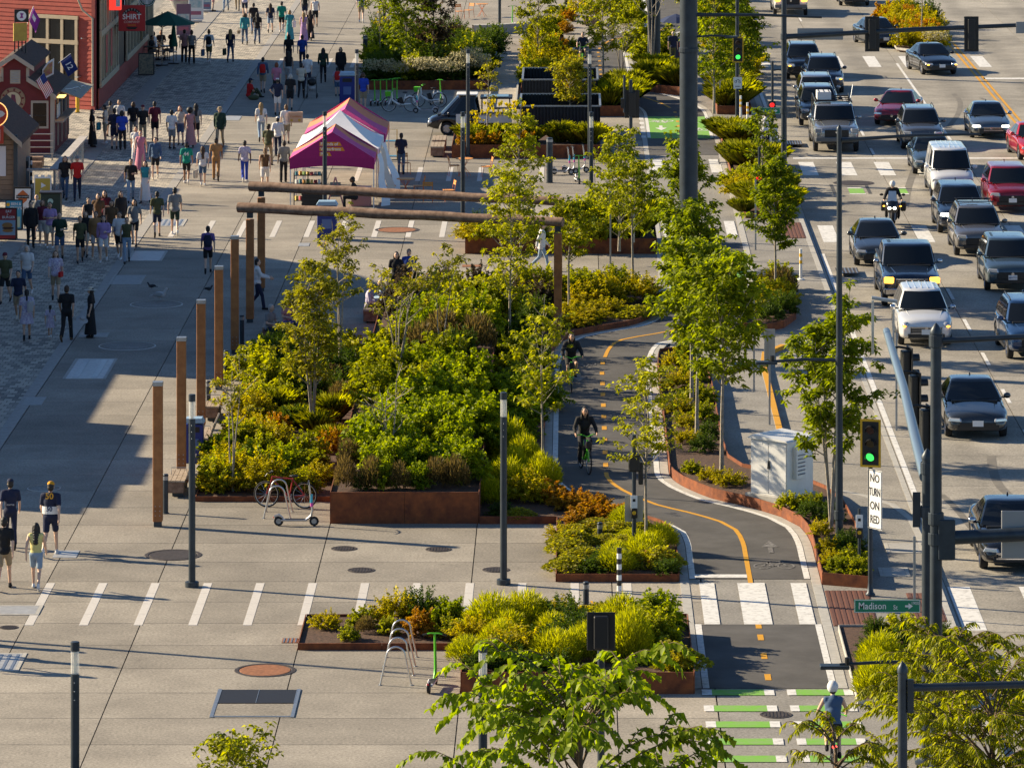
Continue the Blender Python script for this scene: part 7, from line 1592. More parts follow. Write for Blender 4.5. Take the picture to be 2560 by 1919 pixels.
    (844, 241, 180, 'stand', 'child in a pale tee with a red backpack at the blue waste station', 'floral', 'denim', dict(h=1.4)),
    (853, 205, 0, 'stand', 'person in a dark jacket behind the blue waste station', 'black', 'black', dict(kind='jacket', hair='bob', hc='n')),
    (908, 276, 180, 'stand', 'person in a royal blue work tee and khaki shorts behind the tents', 'bright', 'khaki', dict(hc='n', h=1.76)),
    (653, 354, 180, 'walkA', 'person with long wavy blonde hair, white top and pale jeans', 'white', 'ldenim', dict(bk='jeans', hair='long', hc='b')),
    (694, 392, 180, 'walkB', 'person in a crisp white shirt, dark trousers and white cap', 'white', 'navy', dict(kind='long', bk='pants', hat='cap', hatc='white')),
    (670, 415, 180, 'walkA', 'person in olive shirt and beige trousers with a sun hat', 'olive', 'khaki', dict(bk='pants', hat='hat', hatc='olive', h=1.76)),
    (716, 360, 180, 'stand', 'person in a white top and beige shorts holding up a cookie board', 'white', 'khaki', dict(hair='bun', hc='o', sk='a')),
    (662, 477, 180, 'walkA', 'person in a brown vest and white shorts with a bag strap', 'brown', 'white', dict(kind='tank', hair='tail', hc='o')),
    (708, 456, -160, 'stand', 'person in a grey tee and black trousers beside the tent leg', 'grey', 'black', dict(bk='pants', sk='d')),
    (783, 452, 180, 'stand', 'fair-haired person looking over the tent roof', 'navy', 'navy', dict(hc='b', pos=(-10.9, 211.5))),
    (1003, 436, 180, 'phone', 'person in a navy tee and blue jeans working beside the tents', 'navy', 'denim', dict(bk='jeans', hc='k')),
    (886, 492, -90, 'sit', 'person in black sitting under the magenta tent', 'black', 'black', dict(bk='jeans', sk='d', pos=(-8.5, 193.8))),
    (1682, 161, 180, 'stand', 'person in a navy polo and dark khakis by the information cart', 'navy', 'olive', dict(bk='pants', hair='bald', hc='g')),
    (1350, 677, 90, 'walkA', 'person in a white jacket and pale jeans behind the trees', 'white', 'ldenim', dict(kind='jacket', bk='jeans', hc='n')),
    (1416, 28, 60, 'sit', 'person sitting far along the plaza in black', 'black', 'black', dict(bk='pants', z=0.0)),
    (1450, 34, -60, 'sit', 'person in white with bare legs sitting on the far block bench', 'white', 'khaki', dict(shoes='white')),
    (655, 838, 60, 'sit', 'person in a charcoal tee bent over on the shaded block bench', 'grey', 'navy', dict(bk='jeans', hc='g', shoes='white', pos=(-9.75, 158.8))),
    (690, 815, 40, 'sit', 'person in purple trousers on the shaded block bench', 'salmon', 'purple', dict(bk='pants', hair='long', hc='n', shoes='white', pos=(-9.25, 160.3))),
    (700, 800, 30, 'sit', 'person in black tee and grey cap on the shaded block bench', 'black', 'black', dict(bk='pants', hat='cap', hatc='grey', pos=(-9.3, 161.6))),
    (735, 790, 30, 'sit', 'person in a dark red shirt and black cap beside the tree', 'maroon', 'khaki', dict(hat='cap', hatc='black', pos=(-8.75, 162.2))),
    (890, 790, 80, 'sit', 'dark-haired person in a pale shirt on the block bench by the long planter', 'floral', 'black', dict(kind='long', bk='pants', pos=(-6.75, 163.8))),
    (930, 780, -90, 'sit', 'bald person in a pale blue shirt on the block bench by the long planter', 'lblue', 'lgrey', dict(kind='long', bk='pants', hair='bald', hc='g', pos=(-6.25, 164.6))),
    (965, 770, 0, 'stand', 'dark-dressed person standing behind the seated pair', 'black', 'black', dict(bk='pants', hair='long', pos=(-6.0, 168.2))),
    (985, 762, 0, 'stand', 'person in dark blue behind the seated pair', 'blue', 'navy', dict(bk='pants', pos=(-5.6, 168.9))),
    (643, 762, 90, 'push', 'person in a white shirt leaning behind the log post', 'white', 'navy', dict(kind='long', bk='pants', pos=(-10.6, 166.4))),
]
PP += [(0, 0, 170, 'walkA', 'person in grey tee walking beyond the tactile cover strip', 'grey', 'navy', dict(pos=(-13.75, 111.9))), (0, 0, 190, 'walkB', 'person in blue tee walking beyond the tactile cover strip', 'blue', 'khaki', dict(pos=(-14.1, 110.8))), (0, 0, 180, 'walkA', 'person in red tee walking beyond the paving stripes', 'red', 'denim', dict(pos=(-14.6, 113.4)))]
made = {}
for x, y, rz, ps, lb, tp, bt, kw in PP: made[lb] = person(x, y, rz, ps, lb, tp, bt, **kw)
def sh_of(s): return [v for k, v in made.items() if s in k][0]
# prints on shirts
tj = sh_of('numbered 44'); letters('44', .22, M_white, tj[1], (0, .165, 1.26), (R(90), 0, R(180)), bold=.02)
tj = sh_of('football jersey'); letters('50', .2, mat('gold_print', (.7, .35, .02), .7), tj[1], (0, .16, 1.42), (R(90), 0, R(180)), bold=.02)
MB().lathe([(.197, 1.0), (.203, 1.08), (.200, 1.18)], 20).build('white_hem', M_white, tj[1], scale=(1, .72, 1)); letters('50', .15, mat('navy_print', (.012, .02, .09), .7), tj[1], (0, .15, 1.12), (R(90), 0, R(180)), bold=.02)
tj = sh_of('navy printed tee'); letters('SEATTLE', .05, M_white, tj[1], (0, .15, 1.12), (R(90), 0, R(180)))
# things carried
pack(522, 158, 'black', 'small black backpack on the white tee'); pack(520, 683, 'navy', 'big dark backpack on the lone walker', h=1.68); pack(657, 232, 'red', 'red backpack on the blue shirt'); pack(844, 241, 'red', 'little red backpack on the child at the blue waste station', h=1.4)
carry(522, 158, -.3, 'denim', 'blue shopping bag carried by the white tee walker'); carry(576, 156, -.3, 'dgreen', 'dark bag carried by the blonde walker'); carry(612, 112, -.32, 'khaki', 'tan handbag by the denim shirt', 'handbag', .6)
carry(263, 360, -.28, 'teal', 'blue paper bag hanging from the beige tee person', z=.62); carry(507, 466, -.3, 'cream', 'pale carrier bag by the denim shorts', z=.35); carry(67, 850, .14, 'lgrey', 'pale grey tote on the floral dress', z=.95, fy=-.2); carry(139, 752, .2, 'red', 'small dark red cross-body bag', 'handbag', .85, -.22); carry(724, 105, .25, 'white', 'white tote on the turquoise dress', z=.8)
p = gp(227, 844); hh = MB().lathe([(.2, 0), (.16, .01), (.09, .03), (.085, .1), (.001, .11)], 18).build('sun_hat', cm('lgrey'), None, smooth=60, loc=(p.x - .26, p.y - .25, .62), label='second pale sun hat held low beside the black dress', category='hat'); hh.rotation_euler = (R(25), R(20), 0)
p = gp(716, 360); t = thing('cookie_board', 'cardboard box sign reading Cookies held over the tent side', 'sign', (p.x + .42, p.y - .2, .95)); MB().box((0, 0, .25), (.62, .3, .46)).build('box', mat('cardboard', (.58, .36, .24), .8), t); letters('Cookies', .14, mat('orange_ink', (.55, .16, .02), .7), t, (0, -.156, .3))
for s in (-1, 1): MB().lathe([(.001, -.004), (.06, 0)], 12, (s * .17, -.152, .13), 'Y').build('cookie_print', mat('gold_ink', (.5, .3, .03), .7), t)
# stroller
p = gp(780, 245); t = thing('stroller', 'dark baby stroller with a pale seat', 'stroller', (p.x, p.y, 0), R(180))
for s in (-1, 1):
    for y in (-.3, .28): MB().lathe([(.001, -.02), (.1, -.02), (.1, .02), (.001, .02)], 14, (s * .24, y, .1), 'X').build('wheel', M_rubber, t)
    MB().tube([(s * .22, .28, .1), (s * .22, 0, .55), (s * .2, .34, 1.02)], .015, 6).build('frame', M_black, t)
MB().ell((0, -.05, .5), (.2, .28, .16), 12, 8).build('seat', cm('lgrey'), t, smooth=60); MB().ell((0, .1, .78), (.22, .22, .2), 12, 8).build('canopy', M_black, t, smooth=60); MB().tube([(-.2, .34, 1.02), (.2, .34, 1.02)], .018, 6).build('handle', M_black, t)
# riders
def rider(x, y, rz, label, blabel, top, bot, pos=None, **kw):
    p = pos or gp(x, y); bicycle((p[0], p[1], .012), R(rz - 90), blabel, M_green if kw.pop('green', True) else M_black, 'ride')
    kw.pop('green', None); return person(0, 0, rz, 'ride', label, top, bot, pos=(p[0], p[1]), **kw)
rider(1429, 975, 0, 'rider in a black hooded jacket on a lime green bike', 'lime green bike under the rider in black', 'black', 'black', kind='jacket', hair='long', hc='k', h=1.74, sk='b')
rider(1462, 1178, 12, 'bearded rider in a dark sweater on a lime green bike', 'lime green bike under the bearded rider', 'black', 'black', kind='long', bk='pants', hair='long', hc='k', h=1.78, sk='b')
rider(1457, 166, 0, 'rider in a dark tee on a green bike beside the black boxes', 'green bike under the rider beside the black boxes', 'navy', 'navy', h=1.76)
rider(1914, 378, 160, 'rider in a white shirt riding past the grass clumps', 'dark bike under the rider in white', 'white', 'navy', bk='jeans', hat='helmet', hatc='black', green=False)
rider(0, 0, 180, 'rider in a white helmet and blue vest leaving over the green blocks', 'dark road bike with a red rear lamp', 'denim', 'black', pos=(5.38, 101.0), kind='tank', hat='helmet', hatc='white', h=1.78, green=False)
t = thing('rear_lamp', 'glowing red rear lamp on the dark road bike', 'bike lamp', (5.38, 100.35, .62)); MB().ell((0, 0, 0), (.05, .03, .035), 10, 6).build('lens', mat('red_lamp_on', (.6, .01, .01), .3, emit=(1, .03, .02), es=4), t); MB().box((0, .04, 0), (.06, .04, .05)).build('housing', M_black, t)
# information cart on the far path
p = gp(1690, 158); t = thing('information_cart', 'information cart with a dark blue umbrella and poster board', 'cart', (p.x, p.y, 0)); MB().box((.1, 0, .6), (.8, .5, 1.1)).build('cabinet', mat('navy_panel', (.01, .02, .07), .5), t, bevel=.02); MB().box((.35, -.27, .75), (.4, .02, .7)).build('poster', M_red, t); MB().tube([(0, 0, 1.1), (0, 0, 2.5)], .02, 6).build('umbrella_pole', M_alu, t); MB().lathe([(1.0, 2.15), (.5, 2.4), (.001, 2.55)], 8).build('umbrella', mat('navy_canvas', (.015, .03, .09), .8), t)
# motorcycle
p = gp(2236, 574, RZ); t = thing('motorcycle', 'black touring motorcycle with two lit headlamps behind the dark grey sedan', 'motorcycle', (p.x, p.y + .9, RZ), R(-6))
for y in (-.72, .72):
    w_ = MB().lathe([(.2, -.06), (.29, -.065), (.32, 0), (.29, .065), (.2, .06)], 22, (0, y, .32), 'X').build('wheel', M_rubber, t, smooth=40); MB().lathe([(.001, -.03), (.2, -.04), (.2, .04), (.001, .03)], 16, (0, y, .32), 'X').build('rim', M_rim, w_)
MB().tube([(0, -.35, .8), (0, -.1, .92), (0, .2, .86)], [.12, .19, .12], 10).build('fuel_tank', P_['black'], t, smooth=60); MB().ell((0, .42, .82), (.15, .42, .08), 12, 6).build('seat', M_black, t, smooth=60); MB().box((0, 0, .48), (.34, .62, .42)).build('engine', mat('engine_metal', (.08, .08, .085), .45, .7), t, bevel=.05)
fa = MB().loft([((0, -.62, .62), .16, .12), ((0, -.62, .82), .24, .16), ((0, -.5, 1.02), .24, .16), ((0, -.42, 1.12), .14, .1)], 14).build('fairing', P_['black'], t, smooth=60); MB().add([(-.18, -.6, 1.05), (.18, -.6, 1.05), (.14, -.42, 1.42), (-.14, -.42, 1.42)], [(0, 1, 2, 3)]).build('windscreen', mat('pale_screen', (.45, .52, .58), .15), t)
for s in (-1, 1):
    MB().ell((s * .1, -.77, .80), (.075, .04, .06), 10, 6).build('headlight', M_hlon, t); MB().tube([(s * .1, -.72, .32), (s * .12, -.5, .95)], .03, 6).build('fork', M_galv, t); MB().tube([(0, -.4, 1.08), (s * .36, -.3, 1.1)], .018, 6).build('handlebar', M_black, t); MB().ell((s * .42, -.42, 1.28), (.08, .03, .05), 8, 5).build('mirror', M_black, t); MB().box((s * .38, .6, .72), (.2, .5, .34)).build('pannier', M_black, t, bevel=.03); MB().ell((s * .32, -.6, .86), (.04, .04, .03), 8, 5).build('indicator', M_amb, t)
person(0, 0, -6, 'moto', 'motorcyclist in a dark jacket and white and red helmet', 'black', 'black', pos=(p.x, p.y + 1.1), kind='jacket', bk='pants', hat='helmet', hatc='white', hair=None, z=RZ)
# pigeons and a gull
def bird(x, y, rz, m, label, s=1.0):
    p = gp(x, y); t = thing('bird', label, 'bird', p, R(rz), None, s); b = MB(); b.ell((0, .02, .13), (.055, .12, .06), 12, 8); b.cap((0, -.07, .16), (0, -.11, .23), .035, .028); b.ell((0, -.12, .245), (.026, .032, .026), 10, 7); b.cap((0, .1, .12), (0, .24, .09), .03, .012, flat=.4)
    for q in (-1, 1): b.cap((q * .02, 0, .08), (q * .022, -.005, .008), .008, .006, 6); b.cap((q * .022, -.005, .006), (q * .022, -.035, .005), .006, .004, 5)
    put('body', remesh(b, 'body', .009, m, 2), t); MB().lathe([(.008, 0), (.001, -.03)], 6, (0, -.148, .243), 'Y').build('beak', mat('beak', (.2, .14, .05), .5), t)
    for q in (-1, 1): MB().ell((q * .05, .05, .14), (.012, .11, .045), 10, 6).build('wing', mat('wing_' + m.name, tuple(c * .7 for c in m.node_tree.nodes['Principled BSDF'].inputs['Base Color'].default_value[:3]), .8), t, smooth=60)
bird(378, 724, -70, mat('pigeon_grey', (.04, .042, .05), .7), 'dark pigeon on the shaded paving by the gull'); bird(523, 731, 60, mat('pigeon_grey', (.04, .042, .05), .7), 'dark pigeon beside the tall timber posts'); bird(402, 752, 80, mat('gull_white', (.55, .55, .55), .7), 'pale gull standing at the round cover ring', 1.7)
# seated busker
person(622, 245, 120, 'ground', 'person in a red top sitting on the paving with a bundle', 'red', 'olive', bk='pants', hat='cap', hatc='navy', sk='b')
t = thing('bundle', 'olive cloth bundle on the ground beside the seated person', 'bundle', gp(634, 250)); MB().ell((0, 0, .12), (.28, .2, .13), 12, 8).build('sack', cm('olive'), t, smooth=60); MB().ell((.16, .05, .2), (.1, .1, .09), 10, 6).build('roll', cm('khaki'), t, smooth=60)
# ------------------------------------------------------------------ pier buildings along the promenade
M_rsid = mat('red_lap_siding', (.36, .065, .045), .8, var=.12, scale=3, rv=.05); M_beige = mat('beige_trim', (.46, .37, .25), .75, var=.08, scale=4); M_shing = mat('brown_shingle', (.060, .038, .030), .95, var=.4, scale=9, bump=.5, bscale=14)
M_rplain = mat('dark_red_wall', (.20, .030, .028), .8, var=.1, scale=3); M_tan = mat('tan_siding', (.24, .17, .12), .85, var=.1, scale=3)
C0 = Vector((-22.4, 231.5)); WD = Vector((-.857, .515)); WN = Vector((-.515, -.857)); HB = 7.9
t = thing('red_pier_building', 'red clapboard pier building with beige framed windows beside the promenade', 'building', (0, 0, 0))
def wp(s, z, o=0.0): q = C0 + WD * s + WN * o; return (q.x, q.y, z)
Lw = 12.0; pts = [(C0.x, C0.y), (-22.3, 259), (-34, 259), tuple(C0 + WD * Lw)]
MB().prism([(C0.x - .05, C0.y + .1), (-22.36, 258.9), (-34, 258.9), tuple(C0 + WD * Lw + Vector((0, .1)))], 0, HB).build('wall', M_rplain, t, fix=True)
MB().add([(C0.x + .5, C0.y - .6, HB), (-21.7, 259.6, HB), (-28.5, 259.6, HB + 3), (C0.x - 6, C0.y + 3, HB + 3), (-35, 259.6, HB), (C0.x - 12, C0.y + 6, HB)], [(0, 1, 2, 3), (3, 2, 4, 5)]).build('roof', M_shing, t)
def wbox(s0, s1, z0, z1, o0, o1, name, m, parent=t):
    a = [wp(s0, z0, o0), wp(s1, z0, o0), wp(s1, z0, o1), wp(s0, z0, o1)]; return MB().prism(a, z0, z1).build(name, m, parent, fix=True)
k = 0; z = 0.0
while z < HB - .01:                                             # lap siding, each board tilted out at its foot
    b = MB(); s0, s1 = 0.12, Lw; lo, hi = .035, .012
    b.add([wp(s0, z, lo), wp(s1, z, lo), wp(s1, z + .2, hi), wp(s0, z + .2, hi), wp(s0, z, 0), wp(s1, z, 0)], [(0, 3, 2, 1), (4, 0, 1, 5)]); b.build('siding_board', M_rsid, t); z += .2
wbox(-.06, .14, 0, HB, -.05, .07, 'corner_board', M_rplain)
dw = MB().tube([wp(.05, .2, .1), wp(.05, 4.3, .1), wp(.5, 4.7, .3), wp(.6, 5.2, .5)], .05, 8).build('downspout', mat('beige_pipe', (.5, .42, .3), .5), t, smooth=50)
fr = wbox(.93, 3.7, 1.1, 4.35, .0, .05, 'window', M_glass)
for s in (.93, 1.77, 2.62, 3.6): wbox(s, s + .15, 1.1, 4.35, .055, .13, 'mullion', M_beige, fr)
for zz, hh in ((4.2, .17), (3.02, .2), (1.1, .16)): wbox(.9, 3.78, zz, zz + hh, .058, .14, 'frame_rail', M_beige, fr)
# street side: mullioned shop front on the promenade wall
def sbox(y0, y1, z0, z1, o0, o1, name, m, parent=t): return MB().box(((-22.3 - .0 + (o0 + o1) / 2), (y0 + y1) / 2, (z0 + z1) / 2), (abs(o1 - o0), y1 - y0, z1 - z0)).build(name, m, parent)
for y0, y1 in ((232.4, 241.2), (246, 258.4)):
    fw = sbox(y0, y1, 1.1, 5.2, -.02, .04, 'shop_window', M_glass)
    y = y0
    while y < y1: sbox(y, y + .22, 1.0, 5.3, .045, .14, 'mullion', M_beige, fw); y += (y1 - y0 - .2) / 7
    for zz in (.95, 3.35, 5.1): sbox(y0 - .1, y1 + .2, zz, zz + .28, .05, .15, 'frame_rail', M_beige, fw)
sbox(242, 245, 0, 3.0, -.02, .05, 'door', mat('dark_doorway', (.02, .012, .010), .6)); sbox(231.8, 259, 0, .95, .02, .07, 'base_panel', M_rsid); sbox(258.4, 258.9, 0, 6, .05, .35, 'porch_post', M_beige)
for y, zz in ((234.2, 1.5), (236.6, 1.6)): MB().box((-22.08, y, zz + .9), (.012, .7, 1.8)).build('window_poster', mat('red_poster', (.42, .05, .05), .6), t)
wl = MB().tube([wp(.45, 3.35, .05), wp(.45, 3.38, .45)], .03, 6).build('wall_lamp', M_alu, t); wbox(.75, .95, 1.5, 1.55, .05, .3, 'wall_bracket', M_alu)
# hanging signs
t = thing('hanging_sign', 'square red hanging sign of a shirt company on the pier building', 'sign', (-21.98, 239.0, 0)); M_sred = mat('sign_red', (.42, .015, .02), .5)
MB().box((.66, 0, 3.68), (1.3, .1, 1.26)).build('board', M_sred, t, bevel=.01)
ar = MB()
for j in range(12):
    a, c = R(20 + 140 * j / 12), R(20 + 140 * (j + 1) / 12); ar.add([(.66 + r_ * math.cos(q), -.055, 3.72 + r_ * .9 * math.sin(q)) for q, r_ in ((a, .34), (a, .5), (c, .5), (c, .34))], [(0, 1, 2, 3)])
ar.build('dark_arch', M_ink, t)
for j, ch in enumerate('SEATTLE'): a = R(150 - 20 * j); o = letters(ch, .12, M_white, t, (.66 + .42 * math.cos(a), -.062, 3.72 + .38 * math.sin(a)))
letters('SHIRT', .36, M_white, t, (.66, -.058, 3.74), bold=.02, sx=.95); letters('COMPANY', .16, mat('pale_pink_print', (.7, .5, .45), .6), t, (.66, -.058, 3.49), bold=.01); letters('Seattle', .15, M_ol, t, (.66, -.058, 3.35))
MB().yprism([(.36, 3.26), (.96, 3.26), (.84, 3.14), (.48, 3.14)], -.058, -.05).build('dark_scroll', M_ink, t)
for zz in (4.1, 3.3): MB().tube([(0, 0, zz), (-.35, 0, zz)], .02, 6).build('bracket', M_black, t)
for x in (.3, 1.0): MB().tube([(x, 0, 4.3), (x, 0, 4.8)], .02, 6).build('hanger', M_white, t)
t = thing('box_sign', 'lit red box sign on the wall above the shirt company sign', 'sign', (-22.1, 235.5, 0)); MB().box((.3, 0, 4.75), (.55, .5, .75)).build('box', mat('lit_red_box', (.6, .02, .02), .4, emit=(1, .05, .03), es=.5), t); MB().box((.45, -.26, 4.8), (.2, .02, .5)).build('white_panel', M_white, t)
t = thing('round_sign', 'round green and white coffee sign above the parasol', 'sign', (-21.3, 245.0, 0)); MB().lathe([(.001, -.03), (.42, -.03), (.42, .03), (.001, .03)], 28, (.2, 0, 4.15), 'Y').build('disc', mat('coffee_green', (.01, .10, .06), .5), t); MB().lathe([(.001, -.036), (.30, -.036)], 24, (.2, 0, 4.15), 'Y').build('white_core', M_white, t); MB().lathe([(.36, -.036), (.39, -.036)], 28, (.2, 0, 4.15), 'Y').build('white_ring', M_white, t)
for s in (-1, 1):
    for k in range(3): MB().tube([(.2 + s * (.08 + .07 * k), -.04, 4.05), (.2 + s * (.11 + .07 * k), -.04, 3.97), (.2 + s * (.08 + .06 * k), -.04, 3.90)], .012, 5).build('wavy_stripe', mat('coffee_green', (.01, .10, .06), .5), t)
MB().tube([(-1.0, 0, 4.5), (.2, 0, 4.5)], .02, 6).build('bracket', M_black, t)
# ------------------------------------------------------------------ gabled food kiosk
KX, KY, KB = -24.07, 213.0, 219.4
t = thing('food_kiosk', 'dark red gabled food kiosk with a stepped shingle roof at the promenade railing', 'kiosk', (0, 0, 0)); M_kr = mat('kiosk_red', (.15, .020, .024), .8, var=.1, scale=4)
MB().yprism([(KX - 1.75, 0), (KX + 1.66, 0), (KX + 1.66, 2.62), (KX + .62, 3.2), (KX + .62, 3.7), (KX, 4.2), (KX - .62, 3.7), (KX - .62, 3.2), (KX - 1.75, 2.62)], KY, KB).build('wall', M_kr, t, fix=True)
def slope(x0, z0, x1, z1, name='roof'):
    MB().yprism([(x0, z0), (x1, z1), (x1, z1 + .07), (x0, z0 + .07)], KY - .25, KB + .2).build(name, M_shing, t, fix=True)
    MB().yprism([(x0, z0 - .14), (x1, z1 - .14), (x1, z1 + .06), (x0, z0 + .06)], KY - .32, KY - .252).build('barge_board', mat('pale_taupe_trim', (.42, .35, .28), .75), t, fix=True)
slope(KX, 4.32, KX + .86, 3.76); slope(KX, 4.32, KX - .86, 3.76); slope(KX + .58, 3.3, KX + 1.82, 2.52); slope(KX - .58, 3.3, KX - 1.82, 2.52)
M_taupe = MATS['pale_taupe_trim']
MB().box((KX + 1.62, KY - .01, 1.3), (.16, .06, 2.6)).build('corner_post', M_taupe, t)
for s in (-1, 1): MB().box((KX + s * .56, KY - .012, 3.45), (.13, .05, .6)).build('trim_post', M_taupe, t)
lv = MB().box((KX + .02, KY - .015, 3.35), (.44, .05, .58)).build('louvre_vent', M_taupe, t)
for k in range(6): MB().box((KX + .02, KY - .045, 3.15 + .08 * k), (.34, .02, .04)).build('louvre', M_galv, lv)
wn = MB().box((KX + 1.08, KY - .012, 1.72), (.76, .05, 1.2)).build('window', M_taupe, t); MB().box((KX + 1.08, KY - .045, 1.72), (.58, .02, 1.0)).build('pane', M_glass, wn); MB().box((KX + 1.08, KY - .058, 1.68), (.58, .02, .03)).build('glazing_bar', M_black, wn)
em = MB().lathe([(.001, -.05), (.52, -.05), (.54, -.02), (.54, 0)], 30, (KX - .08, KY, 2.36), 'Y').build('round_emblem', mat('emblem_tan', (.30, .20, .12), .7), t); MB().lathe([(.001, -.058), (.34, -.058)], 28, (KX - .08, KY, 2.36), 'Y').build('pale_core', mat('emblem_cream', (.55, .46, .30), .7), em)
MB().lathe([(.36, -.06), (.38, -.06)], 28, (KX - .08, KY, 2.36), 'Y').build('ring_line', M_kr, em)
for k in range(10): a = R(36 * k + 10); MB().box((KX - .08 + .44 * math.cos(a), KY - .056, 2.36 + .44 * math.sin(a)), (.10, .01, .07), ry=-a).build('emblem_mark', M_kr, em)
MB().yprism([(KX - .22, 2.12), (KX + .1, 2.12), (KX + .05, 2.35), (KX + .02, 2.58), (KX - .14, 2.6), (KX - .16, 2.4)], KY - .07, KY - .062).build('figure_shape', mat('emblem_plum', (.14, .03, .06), .7), em)
nm = MB().box((KX - .55, KY - .03, 1.55), (2.5, .05, .30)).build('name_board', mat('pale_lilac_board', (.62, .60, .66), .6), t, bevel=.02); letters('The FRANKFURTER', .27, mat('purple_letters', (.24, .03, .22), .6), nm, (KX - .5, KY - .06, 1.55), bold=.015, sx=.96)
# serving side
for y in (214.0, 215.6, 217.2): MB().box((KX + 1.67, y + .7, 1.95), (.03, 1.3, 1.0)).build('serving_window', M_glass, t)
for y in (213.1, 214.7, 216.3, 217.9, 219.1): MB().box((KX + 1.69, y, 1.4), (.07, .12, 2.4)).build('side_post', M_taupe, t)
MB().box((KX + 1.85, 216.2, 1.36), (.42, 5.6, .06)).build('counter', M_taupe, t); MB().box((KX + 1.72, 214.6, 1.75), (.03, 1.2, .6)).build('menu_glass', mat('pale_menu', (.45, .55, .62), .3), t); MB().box((KX + 1.95, 213.7, 2.44), (.3, 1.0, .05)).build('strip_light', mat('warm_strip', (.8, .5, .1), .4, emit=(1, .6, .15), es=1.5), t)
aw = MB().add([(KX + 1.8, 214.6, 2.58), (KX + 1.8, 219.6, 2.58), (KX + 2.8, 219.2, 2.40), (KX + 2.8, 213.6, 2.38), (KX + 1.8, 214.6, 2.54), (KX + 1.8, 219.6, 2.54), (KX + 2.8, 219.2, 2.36), (KX + 2.8, 213.6, 2.34)], [(3, 2, 1, 0), (4, 5, 6, 7), (0, 1, 5, 4), (1, 2, 6, 5), (2, 3, 7, 6), (3, 0, 4, 7)]).build('painted_awning', mat('painted_board', (.40, .36, .24), .8, scale=3, col2=(.30, .28, .27)), t)
for k in range(3): MB().tube([(KX + 1.95 + .25 * k, 215.2 + k, 2.6 - .04 * k), (KX + 2.2 + .15 * k, 216 + k, 2.55 - .03 * k), (KX + 2.4 + .1 * k, 215.6 + k, 2.5 - .02 * k)], .015, 4).build('painted_line', M_white, aw)
MB().lathe([(.14, 0), (.14, .28), (.17, .30), (.17, .36), (.001, .42)], 16, (KX + 1.0, 215.6, 3.05)).build('roof_vent', M_black, t)
# roof signs and flags
t = thing('roof_sign', 'yellow hot dog sign on black posts above the kiosk roof', 'sign', (KX - .2, 214.6, 0)); s_ = MB().box((.25, 0, 5.15), (.62, .06, .78), .5).build('board', mat('mustard_board', (.50, .36, .05), .6, scale=5, col2=(.42, .26, .04)), t)
for k in range(4): MB().box((.02 + .15 * k, -.04 + .085 * k, 4.5), (.05, .05, .95)).build('post', M_black, t); 
for k in range(3): MB().box((.08 + .17 * k, -.1 + .09 * k, 5.15), (.07, .02, .4), .5).build('painted_sausage', M_brn if 'M_brn' in globals() else mat('sausage_brown', (.22, .08, .03), .6), s_)
t = thing('roof_sign', 'black square sign with a round white and purple emblem above the yellow sign', 'sign', (KX - .2, 214.6, 0)); s_ = MB().box((.32, -.05, 5.86), (.62, .05, .56)).build('board', M_black, t); MB().lathe([(.001, -.03), (.21, -.03)], 24, (.32, -.05, 5.86), 'Y').build('white_disc', M_white, s_); MB().yprism([(.24, 5.76), (.4, 5.76), (.36, 5.88), (.42, 5.96), (.26, 5.98), (.3, 5.86)], -.09, -.082).build('purple_mark', mat('purple_letters', (.24, .03, .22), .6), s_)
MB().tube([(.02, 0, 4.0), (.02, 0, 6.1)], .025, 6).build('post', M_black, t)
def flag(label, p, d, w_, h, m, parts=None, name='flag'):
    t = thing(name, label, 'flag', p); MB().tube([(0, 0, 0), Vector(d)], .014, 6).build('pole', M_alu, t); n = 8; u = Vector(d).normalized()
    def S(a, b): q = Vector(d) * (.98 - a * h / Vector(d).length); return q + Vector((.42 * b * w_, -.1 * math.sin(6 * b) * w_, -.85 * b * w_))
    def patch(a0, a1, b0, b1, m, nm, o=0.0):
        g = MB()
        for j in range(n):
            c0, c1 = b0 + (b1 - b0) * j / n, b0 + (b1 - b0) * (j + 1) / n; g.add([S(a0, c0) + Vector((0, -o, 0)), S(a1, c0) + Vector((0, -o, 0)), S(a1, c1) + Vector((0, -o, 0)), S(a0, c1) + Vector((0, -o, 0))], [(0, 1, 2, 3)])
        return g.build(nm, m, t)
    c = patch(0, 1, 0, 1, m, 'cloth'); 
    return t, patch, S
M_fr, M_fb = mat('flag_red', (.40, .02, .04), .8), mat('flag_navy', (.012, .03, .16), .8)
t, patch, S = flag('red, white and blue striped national flag on the kiosk', (KX + .95, 212.6, 3.2), (.38, -.05, .38), .95, .5, M_wcan)
for k in range(7): patch(k / 6.5, min(1, (k + .5) / 6.5), 0, 1, M_fr, 'stripe', .006)
patch(0, .54, 0, .4, M_fb, 'canton', .012)
t, patch, S = flag('dark blue flag with a white 12 above the kiosk roof', (KX + 1.5, 216.6, 3.6), (.55, 0, .42), .8, .55, M_fb); q = S(.5, .5); o = letters('12', .36, M_wcan, t, (q.x, q.y - .07, q.z), (R(90), R(60), 0), bold=.02)
t, patch, S = flag('purple banner fluttering beside the square roof sign', (KX + .3, 214.9, 5.4), (.3, 0, .85), .7, .6, mat('violet_banner', (.26, .03, .30), .8), name='banner'); patch(.3, .6, .2, .6, M_wcan, 'pale_mark', .008)
t = thing('shield_sign', 'white-edged pointed shield sign standing on the kiosk roof', 'sign', (KX + .95, 215.2, 3.0)); MB().yprism([(0, 0), (.5, .25), (.52, .95), (.25, .8), (0, .45)], -.02, .02).build('rim', M_white, t); MB().yprism([(.06, .12), (.44, .3), (.46, .82), (.26, .7), (.06, .4)], -.03, -.022).build('picture', mat('shield_picture', (.40, .10, .12), .6, scale=5, col2=(.5, .38, .12)), t)
